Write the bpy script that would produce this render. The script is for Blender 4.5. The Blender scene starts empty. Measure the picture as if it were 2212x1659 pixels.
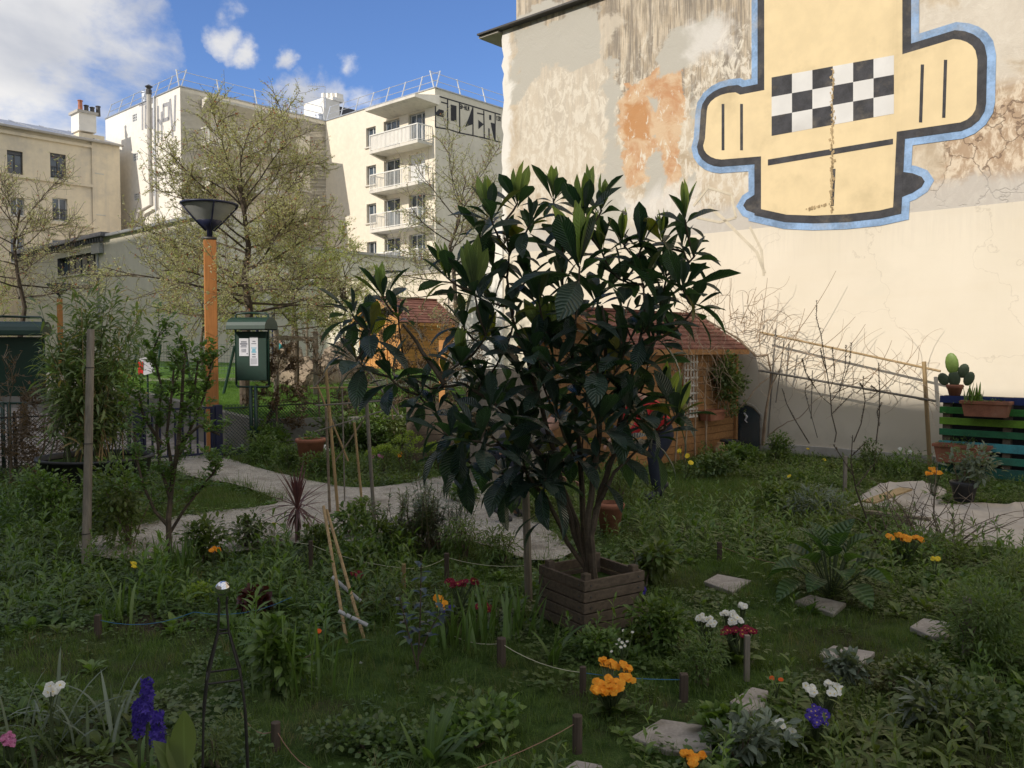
import bpy, math, random
import numpy as np
from mathutils import Vector, Matrix
R = math.radians
random.seed(7); rng = np.random.default_rng(11)
scene = bpy.context.scene
COL = scene.collection
# ------------------------------------------------------------------ camera, sky, sun, exposure
CAM_H = 1.70; FPX = 1820.0; PITCH = R(2.4); CX, CY = 1106.0, 829.5      # picture measured at 2212 x 1659
cam_d = bpy.data.cameras.new('camera'); cam = bpy.data.objects.new('camera', cam_d); COL.objects.link(cam)
cam.location = (0, 0, CAM_H); cam.rotation_euler = (R(90) - PITCH, 0, 0)
cam_d.sensor_width = 36; cam_d.lens = 36 * FPX / 2212; cam_d.clip_end = 3000; cam_d.clip_start = 0.05
scene.camera = cam
SUN = Vector((-.652, -.541, .53)).normalized()
SUN_EL = math.asin(SUN.z); SUN_AZ = math.atan2(SUN.x, SUN.y)
world = bpy.data.worlds.new('World'); scene.world = world; world.use_nodes = True
nt = world.node_tree; nt.nodes.clear()
def N(t, typ, **kw):
    n = t.nodes.new(typ)
    for k, v in kw.items():
        if k.startswith('i_'): n.inputs[k[2:].replace('_', ' ')].default_value = v
        else: setattr(n, k, v)
    return n
out = N(nt, 'ShaderNodeOutputWorld'); bg = N(nt, 'ShaderNodeBackground'); bg.inputs[1].default_value = .15
sky = N(nt, 'ShaderNodeTexSky'); sky.sky_type = 'NISHITA'; sky.sun_disc = False
sky.sun_elevation = SUN_EL; sky.sun_rotation = SUN_AZ; sky.altitude = 50; sky.air_density = 1.0; sky.dust_density = .6; sky.ozone_density = 2.5
def px_dir(px, py):
    u = (px - CX) / FPX; v = (CY - py) / FPX
    f = Vector((0, math.cos(PITCH), -math.sin(PITCH))); up = Vector((0, math.sin(PITCH), math.cos(PITCH)))
    return Vector((u, 0, 0)) + v * up + f
tc = N(nt, 'ShaderNodeTexCoord')
# clouds: soft patches in fixed directions of the sky, broken up by noise
def cloud_noise(scale, detail, rough):
    m = N(nt, 'ShaderNodeMapping'); m.inputs['Scale'].default_value = (1, 1, 1.7)
    nt.links.new(tc.outputs['Generated'], m.inputs[0])
    n = N(nt, 'ShaderNodeTexNoise'); n.inputs['Scale'].default_value = scale; n.inputs['Detail'].default_value = detail; n.inputs['Roughness'].default_value = rough
    n.inputs['Distortion'].default_value = .25
    nt.links.new(m.outputs[0], n.inputs[0]); return n
def M(t, op, a, b=None, clamp=False):
    n = N(t, 'ShaderNodeMath', operation=op); n.use_clamp = clamp
    for i, x in enumerate((a, b)):
        if x is None: continue
        if isinstance(x, (int, float)): n.inputs[i].default_value = x
        else: t.links.new(x, n.inputs[i])
    return n.outputs[0]
cn = cloud_noise(7.0, 9, .58)
blobs = [(-70, 60, .12, 1.3), (-300, 150, .17, 1.3), (0, 130, .055, 1.2), (-60, 215, .045, 1.), (-420, 60, .24, 1.3), (480, 95, .020, .72), (520, 118, .016, .72), (612, 118, .015, .75),
         (750, 130, .017, .62), (650, 215, .030, 1.), (700, 230, .040, 1.05), (765, 232, .030, .95), (610, 250, .03, .8), (495, 40, .02, .6), ]
fill_clouds = [((1, .0, .35), .8, 1.2), ((.8, -.7, .5), .7, 1.), ((.1, -1, .5), .6, 1.), ((-1, -.1, .7), .65, 1.1), ((.2, -.3, 1), .75, 1.1), ((.9, .55, .3), .4, 1.1), ((.2, .5, 1), .5, 1.)]  # clouds added outside the view to lift and whiten the light in the shade
nw = N(nt, 'ShaderNodeTexNoise'); nw.inputs['Scale'].default_value = 9; nw.inputs['Detail'].default_value = 7; nw.inputs['Roughness'].default_value = .62; nt.links.new(tc.outputs['Generated'], nw.inputs[0])
ws = N(nt, 'ShaderNodeVectorMath', operation='SUBTRACT'); nt.links.new(nw.outputs['Color'], ws.inputs[0]); ws.inputs[1].default_value = (.5, .5, .5)
wv = N(nt, 'ShaderNodeVectorMath', operation='MULTIPLY_ADD'); nt.links.new(ws.outputs[0], wv.inputs[0]); wv.inputs[1].default_value = (.10, .10, .08); nt.links.new(tc.outputs['Generated'], wv.inputs[2])
acc = None
for (d, rad, amp) in [(px_dir(a_, b_).normalized(), r_, m_) for (a_, b_, r_, m_) in blobs] + [(Vector(v_).normalized(), r_, m_) for (v_, r_, m_) in fill_clouds]:
    vd = N(nt, 'ShaderNodeVectorMath', operation='DISTANCE'); nt.links.new(wv.outputs[0], vd.inputs[0]); vd.inputs[1].default_value = d
    t = M(nt, 'SUBTRACT', 1.0, M(nt, 'DIVIDE', vd.outputs['Value'], rad * 1.35), True)
    t = M(nt, 'MULTIPLY', M(nt, 'POWER', t, .6), amp)
    acc = t if acc is None else M(nt, 'MAXIMUM', acc, t)
dens = M(nt, 'MULTIPLY_ADD' if False else 'ADD', M(nt, 'MULTIPLY', acc, 1.0), M(nt, 'MULTIPLY', M(nt, 'SUBTRACT', cn.outputs['Fac'], .5), 1.5))
mr = N(nt, 'ShaderNodeMapRange', interpolation_type='SMOOTHSTEP'); mr.inputs['From Min'].default_value = .36; mr.inputs['From Max'].default_value = .80
nt.links.new(M(nt, 'MULTIPLY', dens, M(nt, 'MINIMUM', M(nt, 'MULTIPLY', acc, 4.), 1.0)), mr.inputs['Value'])
cn2 = cloud_noise(3.2, 6, .5)
crp = N(nt, 'ShaderNodeValToRGB'); crp.color_ramp.elements[0].position = .36; crp.color_ramp.elements[0].color = (2.6, 2.8, 3.3, 1)
crp.color_ramp.elements[1].position = .54; crp.color_ramp.elements[1].color = (5.0, 4.95, 4.95, 1)
nt.links.new(cn2.outputs['Fac'], crp.inputs[0])
mx = N(nt, 'ShaderNodeMix', data_type='RGBA'); nt.links.new(mr.outputs[0], mx.inputs['Factor'])
skm = N(nt, 'ShaderNodeMix', data_type='RGBA', blend_type='MULTIPLY'); skm.inputs['Factor'].default_value = 1; skm.inputs['B'].default_value = (.58, .70, .95, 1)
nt.links.new(sky.outputs[0], skm.inputs['A'])
nt.links.new(skm.outputs['Result'], mx.inputs['A']); nt.links.new(crp.outputs[0], mx.inputs['B'])
nt.links.new(mx.outputs['Result'], bg.inputs[0]); nt.links.new(bg.outputs[0], out.inputs[0])
sun_d = bpy.data.lights.new('sun', 'SUN'); sun_d.energy = 3.15; sun_d.angle = R(.5); sun_d.color = (1, .92, .82)
sun_o = bpy.data.objects.new('sun', sun_d); COL.objects.link(sun_o)
sun_o.rotation_euler = (-SUN).to_track_quat('-Z', 'Y').to_euler(); sun_o.location = (-20, -15, 40)
scene.view_settings.view_transform = 'Standard'; scene.view_settings.look = 'None'; scene.view_settings.gamma = 1; scene.view_settings.exposure = 0.22
scene.cycles.max_bounces = 6; scene.cycles.transparent_max_bounces = 8; scene.cycles.diffuse_bounces = 4; scene.cycles.use_denoising = True

# ------------------------------------------------------------------ helpers
def At(px, py, Y):                      # the point seen at that place of the picture at distance Y
    d = px_dir(px, py); return Vector((0, 0, CAM_H)) + d * (Y / d.y)
def G(px, py, z=0.0):                   # ground point
    d = px_dir(px, py); return Vector((0, 0, CAM_H)) + d * ((z - CAM_H) / d.z)
def Z(bx, by, sc, x, y):                # zoomed-view coordinates to picture coordinates
    return ((bx + sc * x) / 1.8228, (by + sc * y) / 1.8228)
BD = Vector((-.7406, .672, 0)).normalized(); AD = Vector((.672, .7406, 0)).normalized()
nB = -AD.copy(); nA = -BD.copy(); UP = Vector((0, 0, 1))
class Plane:
    """vertical plane with an origin on its base, a direction to the right (seen from outside) and an outward normal"""
    def __init__(s, o, r, n): s.o = Vector((o[0], o[1], 0)); s.r = r; s.n = n
    def hit(s, px, py):
        d = px_dir(px, py); c = Vector((0, 0, CAM_H)); t = (s.o - c).dot(s.n) / d.dot(s.n); p = c + d * t
        return (p - s.o).dot(s.r), p.z
    def pt(s, x, z, out=0.0): return s.o + s.r * x + UP * z + s.n * out

def tag(o, label=None, cat=None, group=None, kind=None):
    if label: o['label'] = label
    if cat: o['category'] = cat
    if group: o['group'] = group
    if kind: o['kind'] = kind
    return o
def empty(name, loc, label, cat, group=None, rz=0):
    o = bpy.data.objects.new(name, None); COL.objects.link(o); o.location = loc; o.rotation_euler = (0, 0, rz); o.empty_display_size = .1
    return tag(o, label, cat, group)
class MB:
    """collects geometry in world (or local) coordinates, several materials allowed"""
    def __init__(s): s.v = []; s.f = []; s.m = []; s.mats = []; s.uv = {}
    def mat(s, m):
        if m not in s.mats: s.mats.append(m)
        return s.mats.index(m)
    def add(s, vs, fs, m):
        b = len(s.v); s.v += [tuple(x) for x in vs]; i = s.mat(m)
        for f in fs: s.f.append(tuple(b + k for k in f)); s.m.append(i)
        return s
    def quad(s, a, b, c, d, m, uv=None):
        if uv: s.uv[len(s.f)] = uv
        return s.add([a, b, c, d], [(0, 1, 2, 3)], m)
    def box(s, c, sx, sy, sz, m, rx=None, ry=None, rz=None):
        """box centred at c with half sizes along axes rx, ry, rz"""
        rx = rx or Vector((1, 0, 0)); ry = ry or Vector((0, 1, 0)); rz = rz or UP; c = Vector(c)
        vs = [c + rx * (i * sx) + ry * (j * sy) + rz * (k * sz) for i in (-1, 1) for j in (-1, 1) for k in (-1, 1)]
        fs = [(0, 1, 3, 2), (4, 6, 7, 5), (0, 4, 5, 1), (2, 3, 7, 6), (0, 2, 6, 4), (1, 5, 7, 3)]
        return s.add(vs, fs, m)
    def bar(s, a, b, w, h, m, side=None):
        a = Vector(a); b = Vector(b); d = (b - a); L = d.length; d.normalize()
        if side is None: side = d.cross(UP) if abs(d.z) < .95 else d.cross(Vector((0, 1, 0)))
        side = side.normalized(); up = side.cross(d).normalized()
        return s.box((a + b) / 2, L / 2, w / 2, h / 2, m, d, side, up)
    def tube(s, pts, rad, m, k=6, cap=True):
        pts = [Vector(p) for p in pts]; n = len(pts)
        if not hasattr(rad, '__len__'): rad = [rad] * n
        base = len(s.v); i = s.mat(m); prev = None
        for j, p in enumerate(pts):
            t = (pts[min(j + 1, n - 1)] - pts[max(j - 1, 0)])
            if t.length < 1e-9: t = Vector((0, 0, 1))
            t.normalize()
            if prev is None: a = t.cross(Vector((.31, .92, .21))); 
            else: a = prev - t * prev.dot(t)
            if a.length < 1e-6: a = t.cross(Vector((1, 0, 0)))
            a.normalize(); prev = a; b = t.cross(a)
            for q in range(k):
                an = 2 * math.pi * q / k
                s.v.append(tuple(p + (a * math.cos(an) + b * math.sin(an)) * rad[j]))
        for j in range(n - 1):
            for q in range(k):
                s.f.append((base + j * k + q, base + j * k + (q + 1) % k, base + (j + 1) * k + (q + 1) % k, base + (j + 1) * k + q)); s.m.append(i)
        if cap:
            s.f.append(tuple(base + q for q in range(k))[::-1]); s.m.append(i)
            s.f.append(tuple(base + (n - 1) * k + q for q in range(k))); s.m.append(i)
        return s
    def lathe(s, prof, m, c=(0, 0, 0), k=24, capb=True):
        base = len(s.v); i = s.mat(m)
        for (r, z) in prof:
            for q in range(k):
                an = 2 * math.pi * q / k; s.v.append((c[0] + r * math.cos(an), c[1] + r * math.sin(an), c[2] + z))
        for j in range(len(prof) - 1):
            for q in range(k):
                s.f.append((base + j * k + q, base + j * k + (q + 1) % k, base + (j + 1) * k + (q + 1) % k, base + (j + 1) * k + q)); s.m.append(i)
        if capb: s.f.append(tuple(base + q for q in range(k))[::-1]); s.m.append(i)
        return s
    def prism(s, poly, vec, m):
        n = len(poly); poly = [Vector(p) for p in poly]; vec = Vector(vec)
        vs = poly + [p + vec for p in poly]
        fs = [tuple(range(n))[::-1], tuple(range(n, 2 * n))] + [(i, (i + 1) % n, n + (i + 1) % n, n + i) for i in range(n)]
        return s.add(vs, fs, m)
    def build(s, name, parent=None, smooth=False, origin=None, bevel=0):
        me = bpy.data.meshes.new(name)
        v = s.v
        if origin is not None: v = [(a[0] - origin[0], a[1] - origin[1], a[2] - origin[2]) for a in v]
        elif parent is not None: 
            inv = parent.matrix_basis.inverted(); v = [tuple(inv @ Vector(a)) for a in v]
        me.from_pydata(v, [], s.f)
        for m in s.mats: me.materials.append(m)
        me.polygons.foreach_set('material_index', s.m)
        if smooth: me.polygons.foreach_set('use_smooth', [True] * len(s.f))
        if s.uv:
            ul = me.uv_layers.new(name='UVMap')
            for fi, u in s.uv.items():
                p = me.polygons[fi]
                for k, li in enumerate(p.loop_indices): ul.data[li].uv = u[k]
        me.update()
        o = bpy.data.objects.new(name, me); COL.objects.link(o)
        if parent is not None: o.parent = parent
        elif origin is not None: o.location = origin
        if bevel:
            b = o.modifiers.new('bevel', 'BEVEL'); b.width = bevel; b.segments = 2; b.limit_method = 'ANGLE'
        return o

# ---- fast leaf meshes (numpy): everything is quads
class LB:
    """collects leaf-like quads quickly; var is a random number per piece for colour variety, uv runs along and across the leaf"""
    def __init__(s): s.V = []; s.Q = []; s.A = []; s.U = []; s.n = 0; s.MI = []
    def stamp(s, tpl, mats, var, mi=0):
        """tpl = (verts Vx3, quads Qx4, uv Vx2); mats = Kx3x4 affine; var = K"""
        tv, tq, tu = tpl; K = len(mats); mats = np.asarray(mats, dtype=np.float32)
        v = np.einsum('kij,vj->kvi', mats[:, :, :3], tv) + mats[:, None, :, 3]
        q = tq[None] + (np.arange(K) * len(tv))[:, None, None] + s.n
        s.V.append(v.reshape(-1, 3)); s.Q.append(q.reshape(-1, 4)); s.n += K * len(tv)
        s.A.append(np.repeat(np.asarray(var, dtype=np.float32), len(tv))); s.U.append(np.tile(tu, (K, 1)))
        s.MI.append(np.full(K * len(tq), mi, dtype=np.int32))
    def build(s, name, mats, parent=None, origin=None, smooth=True):
        V = np.concatenate(s.V).astype(np.float32); Q = np.concatenate(s.Q).astype(np.int32); A = np.concatenate(s.A); U = np.concatenate(s.U).astype(np.float32); MI = np.concatenate(s.MI)
        if parent is not None: V = V - np.array(parent.location, dtype=np.float32)
        elif origin is not None: V = V - np.array(origin, dtype=np.float32)
        me = bpy.data.meshes.new(name); me.vertices.add(len(V)); me.vertices.foreach_set('co', V.ravel())
        me.loops.add(len(Q) * 4); me.loops.foreach_set('vertex_index', Q.ravel())
        me.polygons.add(len(Q)); me.polygons.foreach_set('loop_start', np.arange(len(Q), dtype=np.int32) * 4)
        me.polygons.foreach_set('loop_total', np.full(len(Q), 4, dtype=np.int32))
        if not isinstance(mats, (list, tuple)): mats = [mats]
        for m in mats: me.materials.append(m)
        me.polygons.foreach_set('material_index', MI)
        me.polygons.foreach_set('use_smooth', np.full(len(Q), smooth))
        at = me.attributes.new('var', 'FLOAT', 'POINT'); at.data.foreach_set('value', A)
        ul = me.uv_layers.new(name='UVMap'); ul.data.foreach_set('uv', U[Q.ravel()].ravel())
        me.update(); me.validate()
        o = bpy.data.objects.new(name, me); COL.objects.link(o)
        if parent is not None: o.parent = parent
        elif origin is not None: o.location = origin
        return o
def leaf_tpl(L=1., W=.3, seg=4, fold=.15, droop=.3, wide=.5, stalk=0.0, wave=0.0):
    """leaf along +x, up = +z; width is greatest at 'wide' of its length"""
    vs, uv = [], []
    for i in range(seg + 1):
        t = i / seg
        tt = t ** (math.log(.5) / math.log(wide))
        w = max(W / 2 * math.sin(math.pi * min(max(tt, .0), 1)) ** .85, .004 * L if t < .99 else .0006) if 0 < t < 1 else W * .03
        x = L * (t - droop * .25 * t * t); z = L * (.12 * t - droop * t * t) + wave * L * math.sin(t * 9) * .03
        for sgn in (-1, 0, 1):
            vs.append((x + stalk, sgn * w, z + (abs(sgn) * w * fold * 2))); uv.append((t, .5 + .5 * sgn))
    q = []
    for i in range(seg):
        b = i * 3
        q += [(b, b + 3, b + 4, b + 1), (b + 1, b + 4, b + 5, b + 2)]
    return np.array(vs, dtype=np.float32), np.array(q, dtype=np.int32), np.array(uv, dtype=np.float32)
def blade_tpl(L=1., W=.03, seg=5, bend=.5, taper=.8):
    """blade rising along +z and bending towards +x"""
    vs, uv = [], []
    for i in range(seg + 1):
        t = i / seg; a = bend * t * 1.6
        x = L * bend * .75 * t * t; z = L * (t - .45 * abs(bend) * t * t * t)
        w = W / 2 * (1 - t ** 2 * taper) * (.6 + .9 * min(t * 3, 1) * .45) if t < 1 else W * .02
        for sgn in (-1, 1): vs.append((x, sgn * w, z)); uv.append((t, .5 + .5 * sgn))
    q = [(2 * i, 2 * i + 1, 2 * i + 3, 2 * i + 2) for i in range(seg)]
    return np.array(vs, dtype=np.float32), np.array(q, dtype=np.int32), np.array(uv, dtype=np.float32)
def join_tpl(parts):
    V, Q, U, n = [], [], [], 0
    for (v, q, u), m in parts:
        m = np.asarray(m, dtype=np.float32); V.append(v @ m[:, :3].T + m[:, 3]); Q.append(q + n); U.append(u); n += len(v)
    return np.concatenate(V), np.concatenate(Q), np.concatenate(U)
def rotm(rz=0, ry=0, rx=0):
    cz, sz, cy, sy, cx, sx = math.cos(rz), math.sin(rz), math.cos(ry), math.sin(ry), math.cos(rx), math.sin(rx)
    return (np.array([[cz, -sz, 0], [sz, cz, 0], [0, 0, 1]]) @ np.array([[cy, 0, sy], [0, 1, 0], [-sy, 0, cy]]) @ np.array([[1, 0, 0], [0, cx, -sx], [0, sx, cx]]))
def aff(rot, sc=1., loc=(0, 0, 0)):
    return np.concatenate([np.asarray(rot) * sc, np.array(loc, dtype=float).reshape(3, 1)], axis=1)
def rots(K, tilt=.3, yaw=None):
    """K random rotations about z, then a random lean of up to tilt"""
    a = rng.uniform(0, 2 * math.pi, K) if yaw is None else yaw
    t = rng.uniform(-tilt, tilt, K); u = rng.uniform(-tilt, tilt, K)
    return np.stack([rotm(a[i], t[i], u[i]) for i in range(K)])
def affs(rot, sc, loc):
    sc = np.broadcast_to(np.asarray(sc, dtype=float).reshape(-1, 1, 1) if np.ndim(sc) else np.full((len(rot), 1, 1), sc), (len(rot), 1, 1))
    return np.concatenate([rot * sc, np.asarray(loc)[:, :, None]], axis=2)
def rot_to(d, roll=0.0, base='x'):
    """rotation whose x axis points along d and whose z axis is as upward as possible"""
    d = Vector(d).normalized(); y = UP.cross(d)
    if y.length < 1e-4: y = Vector((0, 1, 0))
    y.normalize(); z = d.cross(y)
    if roll:
        y, z = y * math.cos(roll) + z * math.sin(roll), z * math.cos(roll) - y * math.sin(roll)
    return np.array([[d.x, y.x, z.x], [d.y, y.y, z.y], [d.z, y.z, z.z]])

# ------------------------------------------------------------------ materials
MATS = {}
def new_mat(name):
    m = bpy.data.materials.new(name); m.use_nodes = True; m.node_tree.nodes.clear(); MATS[name] = m
    return m, m.node_tree
def mix(t, fac, a, b, blend='MIX'):
    n = N(t, 'ShaderNodeMix', data_type='RGBA', blend_type=blend)
    for k, x in (('Factor', fac), ('A', a), ('B', b)):
        if isinstance(x, (int, float)): n.inputs[k].default_value = x
        elif isinstance(x, tuple): n.inputs[k].default_value = x if len(x) == 4 else (*x, 1)
        else: t.links.new(x, n.inputs[k])
    return n.outputs['Result']
def noise(t, scale, detail=4, rough=.55, vec=None, dist=0., sc3=None):
    if vec is None: vec = N(t, 'ShaderNodeTexCoord').outputs['Object']
    if sc3:
        mp = N(t, 'ShaderNodeMapping'); mp.inputs['Scale'].default_value = sc3; t.links.new(vec, mp.inputs[0]); vec = mp.outputs[0]
    n = N(t, 'ShaderNodeTexNoise'); n.inputs['Scale'].default_value = scale; n.inputs['Detail'].default_value = detail; n.inputs['Roughness'].default_value = rough; n.inputs['Distortion'].default_value = dist
    t.links.new(vec, n.inputs[0]); return n.outputs['Fac']
def ramp(t, v, lo, hi, smooth=True):
    n = N(t, 'ShaderNodeMapRange', interpolation_type='SMOOTHSTEP' if smooth else 'LINEAR'); n.inputs['From Min'].default_value = lo; n.inputs['From Max'].default_value = hi
    t.links.new(v, n.inputs['Value']); return n.outputs[0]
def finish(t, col, rough=.7, bump=None, bstr=.3, bdist=.01, metal=0., spec=.5, extra=None):
    o = N(t, 'ShaderNodeOutputMaterial'); p = N(t, 'ShaderNodeBsdfPrincipled')
    if isinstance(col, tuple): p.inputs['Base Color'].default_value = (*col[:3], 1)
    else: t.links.new(col, p.inputs['Base Color'])
    if isinstance(rough, (int, float)): p.inputs['Roughness'].default_value = rough
    else: t.links.new(rough, p.inputs['Roughness'])
    p.inputs['Metallic'].default_value = metal; p.inputs['Specular IOR Level'].default_value = spec
    if bump is not None:
        b = N(t, 'ShaderNodeBump'); b.inputs['Strength'].default_value = bstr; b.inputs['Distance'].default_value = bdist
        t.links.new(bump, b.inputs['Height']); t.links.new(b.outputs[0], p.inputs['Normal'])
    t.links.new(p.outputs[0], o.inputs[0]); return p
def simple(name, col, rough=.6, var=.25, scale=6, metal=0., spec=.5, bump=.15, sc3=None, dirt=None):
    """a colour with uneven tone, fine grain and slight relief"""
    m, t = new_mat(name); n1 = noise(t, scale, 5, .6, sc3=sc3); n2 = noise(t, scale * 9, 3, .6, sc3=sc3)
    f = M(t, 'ADD', M(t, 'MULTIPLY', n1, .7), M(t, 'MULTIPLY', n2, .3))
    dark = tuple(c * (1 - var) for c in col); lite = tuple(min(1, c * (1 + var)) for c in col)
    c = mix(t, ramp(t, f, .3, .7), dark, lite)
    if dirt: c = mix(t, M(t, 'MULTIPLY', ramp(t, noise(t, scale * .4, 6, .7), .5, .75), dirt[3]), c, dirt[:3])
    finish(t, c, rough, f, bump, .004, metal, spec); return m
def leaf_mat(name, c1, c2, rough=.45, trans=.35, spec=.5, ribs=0, tcol=None, c3=None):
    m, t = new_mat(name); at = N(t, 'ShaderNodeAttribute', attribute_name='var').outputs['Fac']
    uv = N(t, 'ShaderNodeTexCoord').outputs['UV']; sep = N(t, 'ShaderNodeSeparateXYZ'); t.links.new(uv, sep.inputs[0])
    n = noise(t, 14, 3, .6)
    f = M(t, 'ADD', M(t, 'MULTIPLY', at, .8), M(t, 'MULTIPLY', n, .3), True)
    c = mix(t, f, c1, c2)
    if c3: c = mix(t, M(t, 'MULTIPLY', ramp(t, at, .93, .97), 1.), c, c3)
    mid = M(t, 'SUBTRACT', 1., ramp(t, M(t, 'ABSOLUTE', M(t, 'SUBTRACT', sep.outputs['Y'], .5)), .0, .07))
    c = mix(t, M(t, 'MULTIPLY', mid, .35), c, tuple(min(1, x * 1.8 + .02) for x in c2))
    o = N(t, 'ShaderNodeOutputMaterial'); p = N(t, 'ShaderNodeBsdfPrincipled'); p.inputs['Roughness'].default_value = rough; p.inputs['Specular IOR Level'].default_value = spec
    t.links.new(c, p.inputs['Base Color'])
    if ribs:
        a = M(t, 'ADD', M(t, 'MULTIPLY', sep.outputs['X'], float(ribs)), M(t, 'MULTIPLY', M(t, 'ABSOLUTE', M(t, 'SUBTRACT', sep.outputs['Y'], .5)), -ribs * .35))
        w = M(t, 'ABSOLUTE', M(t, 'SINE', M(t, 'MULTIPLY', a, math.pi)))
        b = N(t, 'ShaderNodeBump'); b.inputs['Strength'].default_value = .9; b.inputs['Distance'].default_value = .012; t.links.new(w, b.inputs['Height']); t.links.new(b.outputs[0], p.inputs['Normal'])
    tr = N(t, 'ShaderNodeBsdfTranslucent'); tcc = mix(t, 1., c, tcol or (1.6, 1.7, .7), 'MULTIPLY'); t.links.new(tcc, tr.inputs[0])
    ms = N(t, 'ShaderNodeMixShader'); ms.inputs[0].default_value = trans; t.links.new(p.outputs[0], ms.inputs[1]); t.links.new(tr.outputs[0], ms.inputs[2]); t.links.new(ms.outputs[0], o.inputs[0])
    return m
def wood_mat(name, col, var=.35, grain=40, axis=0, rough=.75, boards=None):
    m, t = new_mat(name); sc = [3., 3., 3.]; 
    for i in range(3):
        if i != axis: sc[i] = grain
    n1 = noise(t, 1., 5, .6, sc3=tuple(sc), dist=.4); n2 = noise(t, 2.2, 4, .6)
    f = M(t, 'ADD', M(t, 'MULTIPLY', n1, .65), M(t, 'MULTIPLY', n2, .4))
    c = mix(t, ramp(t, f, .3, .75), tuple(x * (1 - var) for x in col), tuple(min(1, x * (1 + var)) for x in col))
    finish(t, c, rough, n1, .35, .003, 0, .3); return m
def glass_mat(name, col=(.05, .07, .09), rough=.08):
    m, t = new_mat(name); n = noise(t, .9, 2, .5)
    finish(t, mix(t, ramp(t, n, .35, .65), tuple(x * .5 for x in col), tuple(x * 1.6 for x in col)), rough, None, spec=1.0); return m
# ------------------------------------------------------------------ materials for buildings
def facade_mat(name, col, stain=(.30, .28, .25), amt=.35, rough=.9, streak=.3, sc=.35):
    m, t = new_mat(name); n1 = noise(t, sc, 6, .6); n2 = noise(t, 3.0, 5, .6); n3 = noise(t, 1.0, 5, .6, sc3=(2.5, 2.5, .12)); n4 = noise(t, 40, 2, .5)
    c = mix(t, ramp(t, n2, .3, .7), tuple(x * .95 for x in col), tuple(min(1, x * 1.04) for x in col))
    c = mix(t, M(t, 'MULTIPLY', ramp(t, n1, .5, .72), amt), c, stain)
    c = mix(t, M(t, 'MULTIPLY', ramp(t, n3, .52, .8), streak), c, stain)
    finish(t, c, rough, M(t, 'ADD', n4, n2), .2, .004, 0, .2); return m
m_cream = facade_mat('cream_render', (.80, .73, .59), (.60, .54, .43), .15, streak=.12)
m_white = facade_mat('white_render', (.86, .82, .74), (.6, .55, .47), .12, streak=.12)
m_beige = facade_mat('beige_render', (.84, .73, .54), (.50, .46, .40), .6, streak=.4, sc=.4)
m_grey_render = facade_mat('grey_render', (.76, .70, .57), (.50, .46, .38), .35, streak=.25)
m_conc = facade_mat('concrete', (.50, .47, .42), (.25, .23, .2), .5, streak=.35, sc=1.2)
m_balc = facade_mat('balcony_concrete', (.70, .66, .57), (.34, .30, .26), .55, streak=.5, sc=1.0)
m_zinc = simple('zinc', (.42, .44, .47), .45, .2, 2, .6)
m_slate = simple('slate', (.10, .10, .11), .7, .3, 4)
m_frame = simple('white_frame', (.72, .72, .70), .5, .06)
m_dframe = simple('dark_frame', (.07, .065, .06), .5, .2)
m_glass = glass_mat('window_glass'); m_glass2 = glass_mat('window_glass_pale', (.16, .18, .19), .2)
m_rail = simple('white_rail', (.80, .78, .72), .5, .08); m_grail = simple('galvanised_rail', (.62, .64, .67), .35, .15, metal=.5)
m_black = simple('black_paint', (.028, .028, .032), .7, .3); m_gpaint = simple('grey_paint', (.34, .34, .35), .8, .2)
m_curtain = simple('curtain', (.62, .60, .55), .9, .1, sc3=(8, 8, .5)); m_green_shade = simple('shutter_green', (.30, .34, .30), .7, .1)
m_pot = simple('terracotta_chimney', (.42, .16, .09), .8, .25)
m_soffit = simple('soffit', (.45, .42, .37), .9, .1)

def wall(mb, pl, x0, x1, z0, z1, holes, m, depth=.18, m_rev=None, out=0.0):
    xs = sorted({x0, x1, *[min(max(h[i], x0), x1) for h in holes for i in (0, 1)]}); zs = sorted({z0, z1, *[min(max(h[i], z0), z1) for h in holes for i in (2, 3)]})
    for i in range(len(xs) - 1):
        for j in range(len(zs) - 1):
            a, b, c, d = xs[i], xs[i + 1], zs[j], zs[j + 1]; mx_, mz_ = (a + b) / 2, (c + d) / 2
            if any(h[0] < mx_ < h[1] and h[2] < mz_ < h[3] for h in holes): continue
            mb.quad(pl.pt(a, c, out), pl.pt(b, c, out), pl.pt(b, d, out), pl.pt(a, d, out), m, ((a, c), (b, c), (b, d), (a, d)))
    for h in holes:
        a, b, c, d = h; r = m_rev or m; q = out; w = out - depth
        mb.quad(pl.pt(a, c, q), pl.pt(b, c, q), pl.pt(b, c, w), pl.pt(a, c, w), r)
        mb.quad(pl.pt(a, d, w), pl.pt(b, d, w), pl.pt(b, d, q), pl.pt(a, d, q), r)
        mb.quad(pl.pt(a, c, w), pl.pt(a, d, w), pl.pt(a, d, q), pl.pt(a, c, q), r)
        mb.quad(pl.pt(b, c, q), pl.pt(b, d, q), pl.pt(b, d, w), pl.pt(b, c, w), r)
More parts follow.
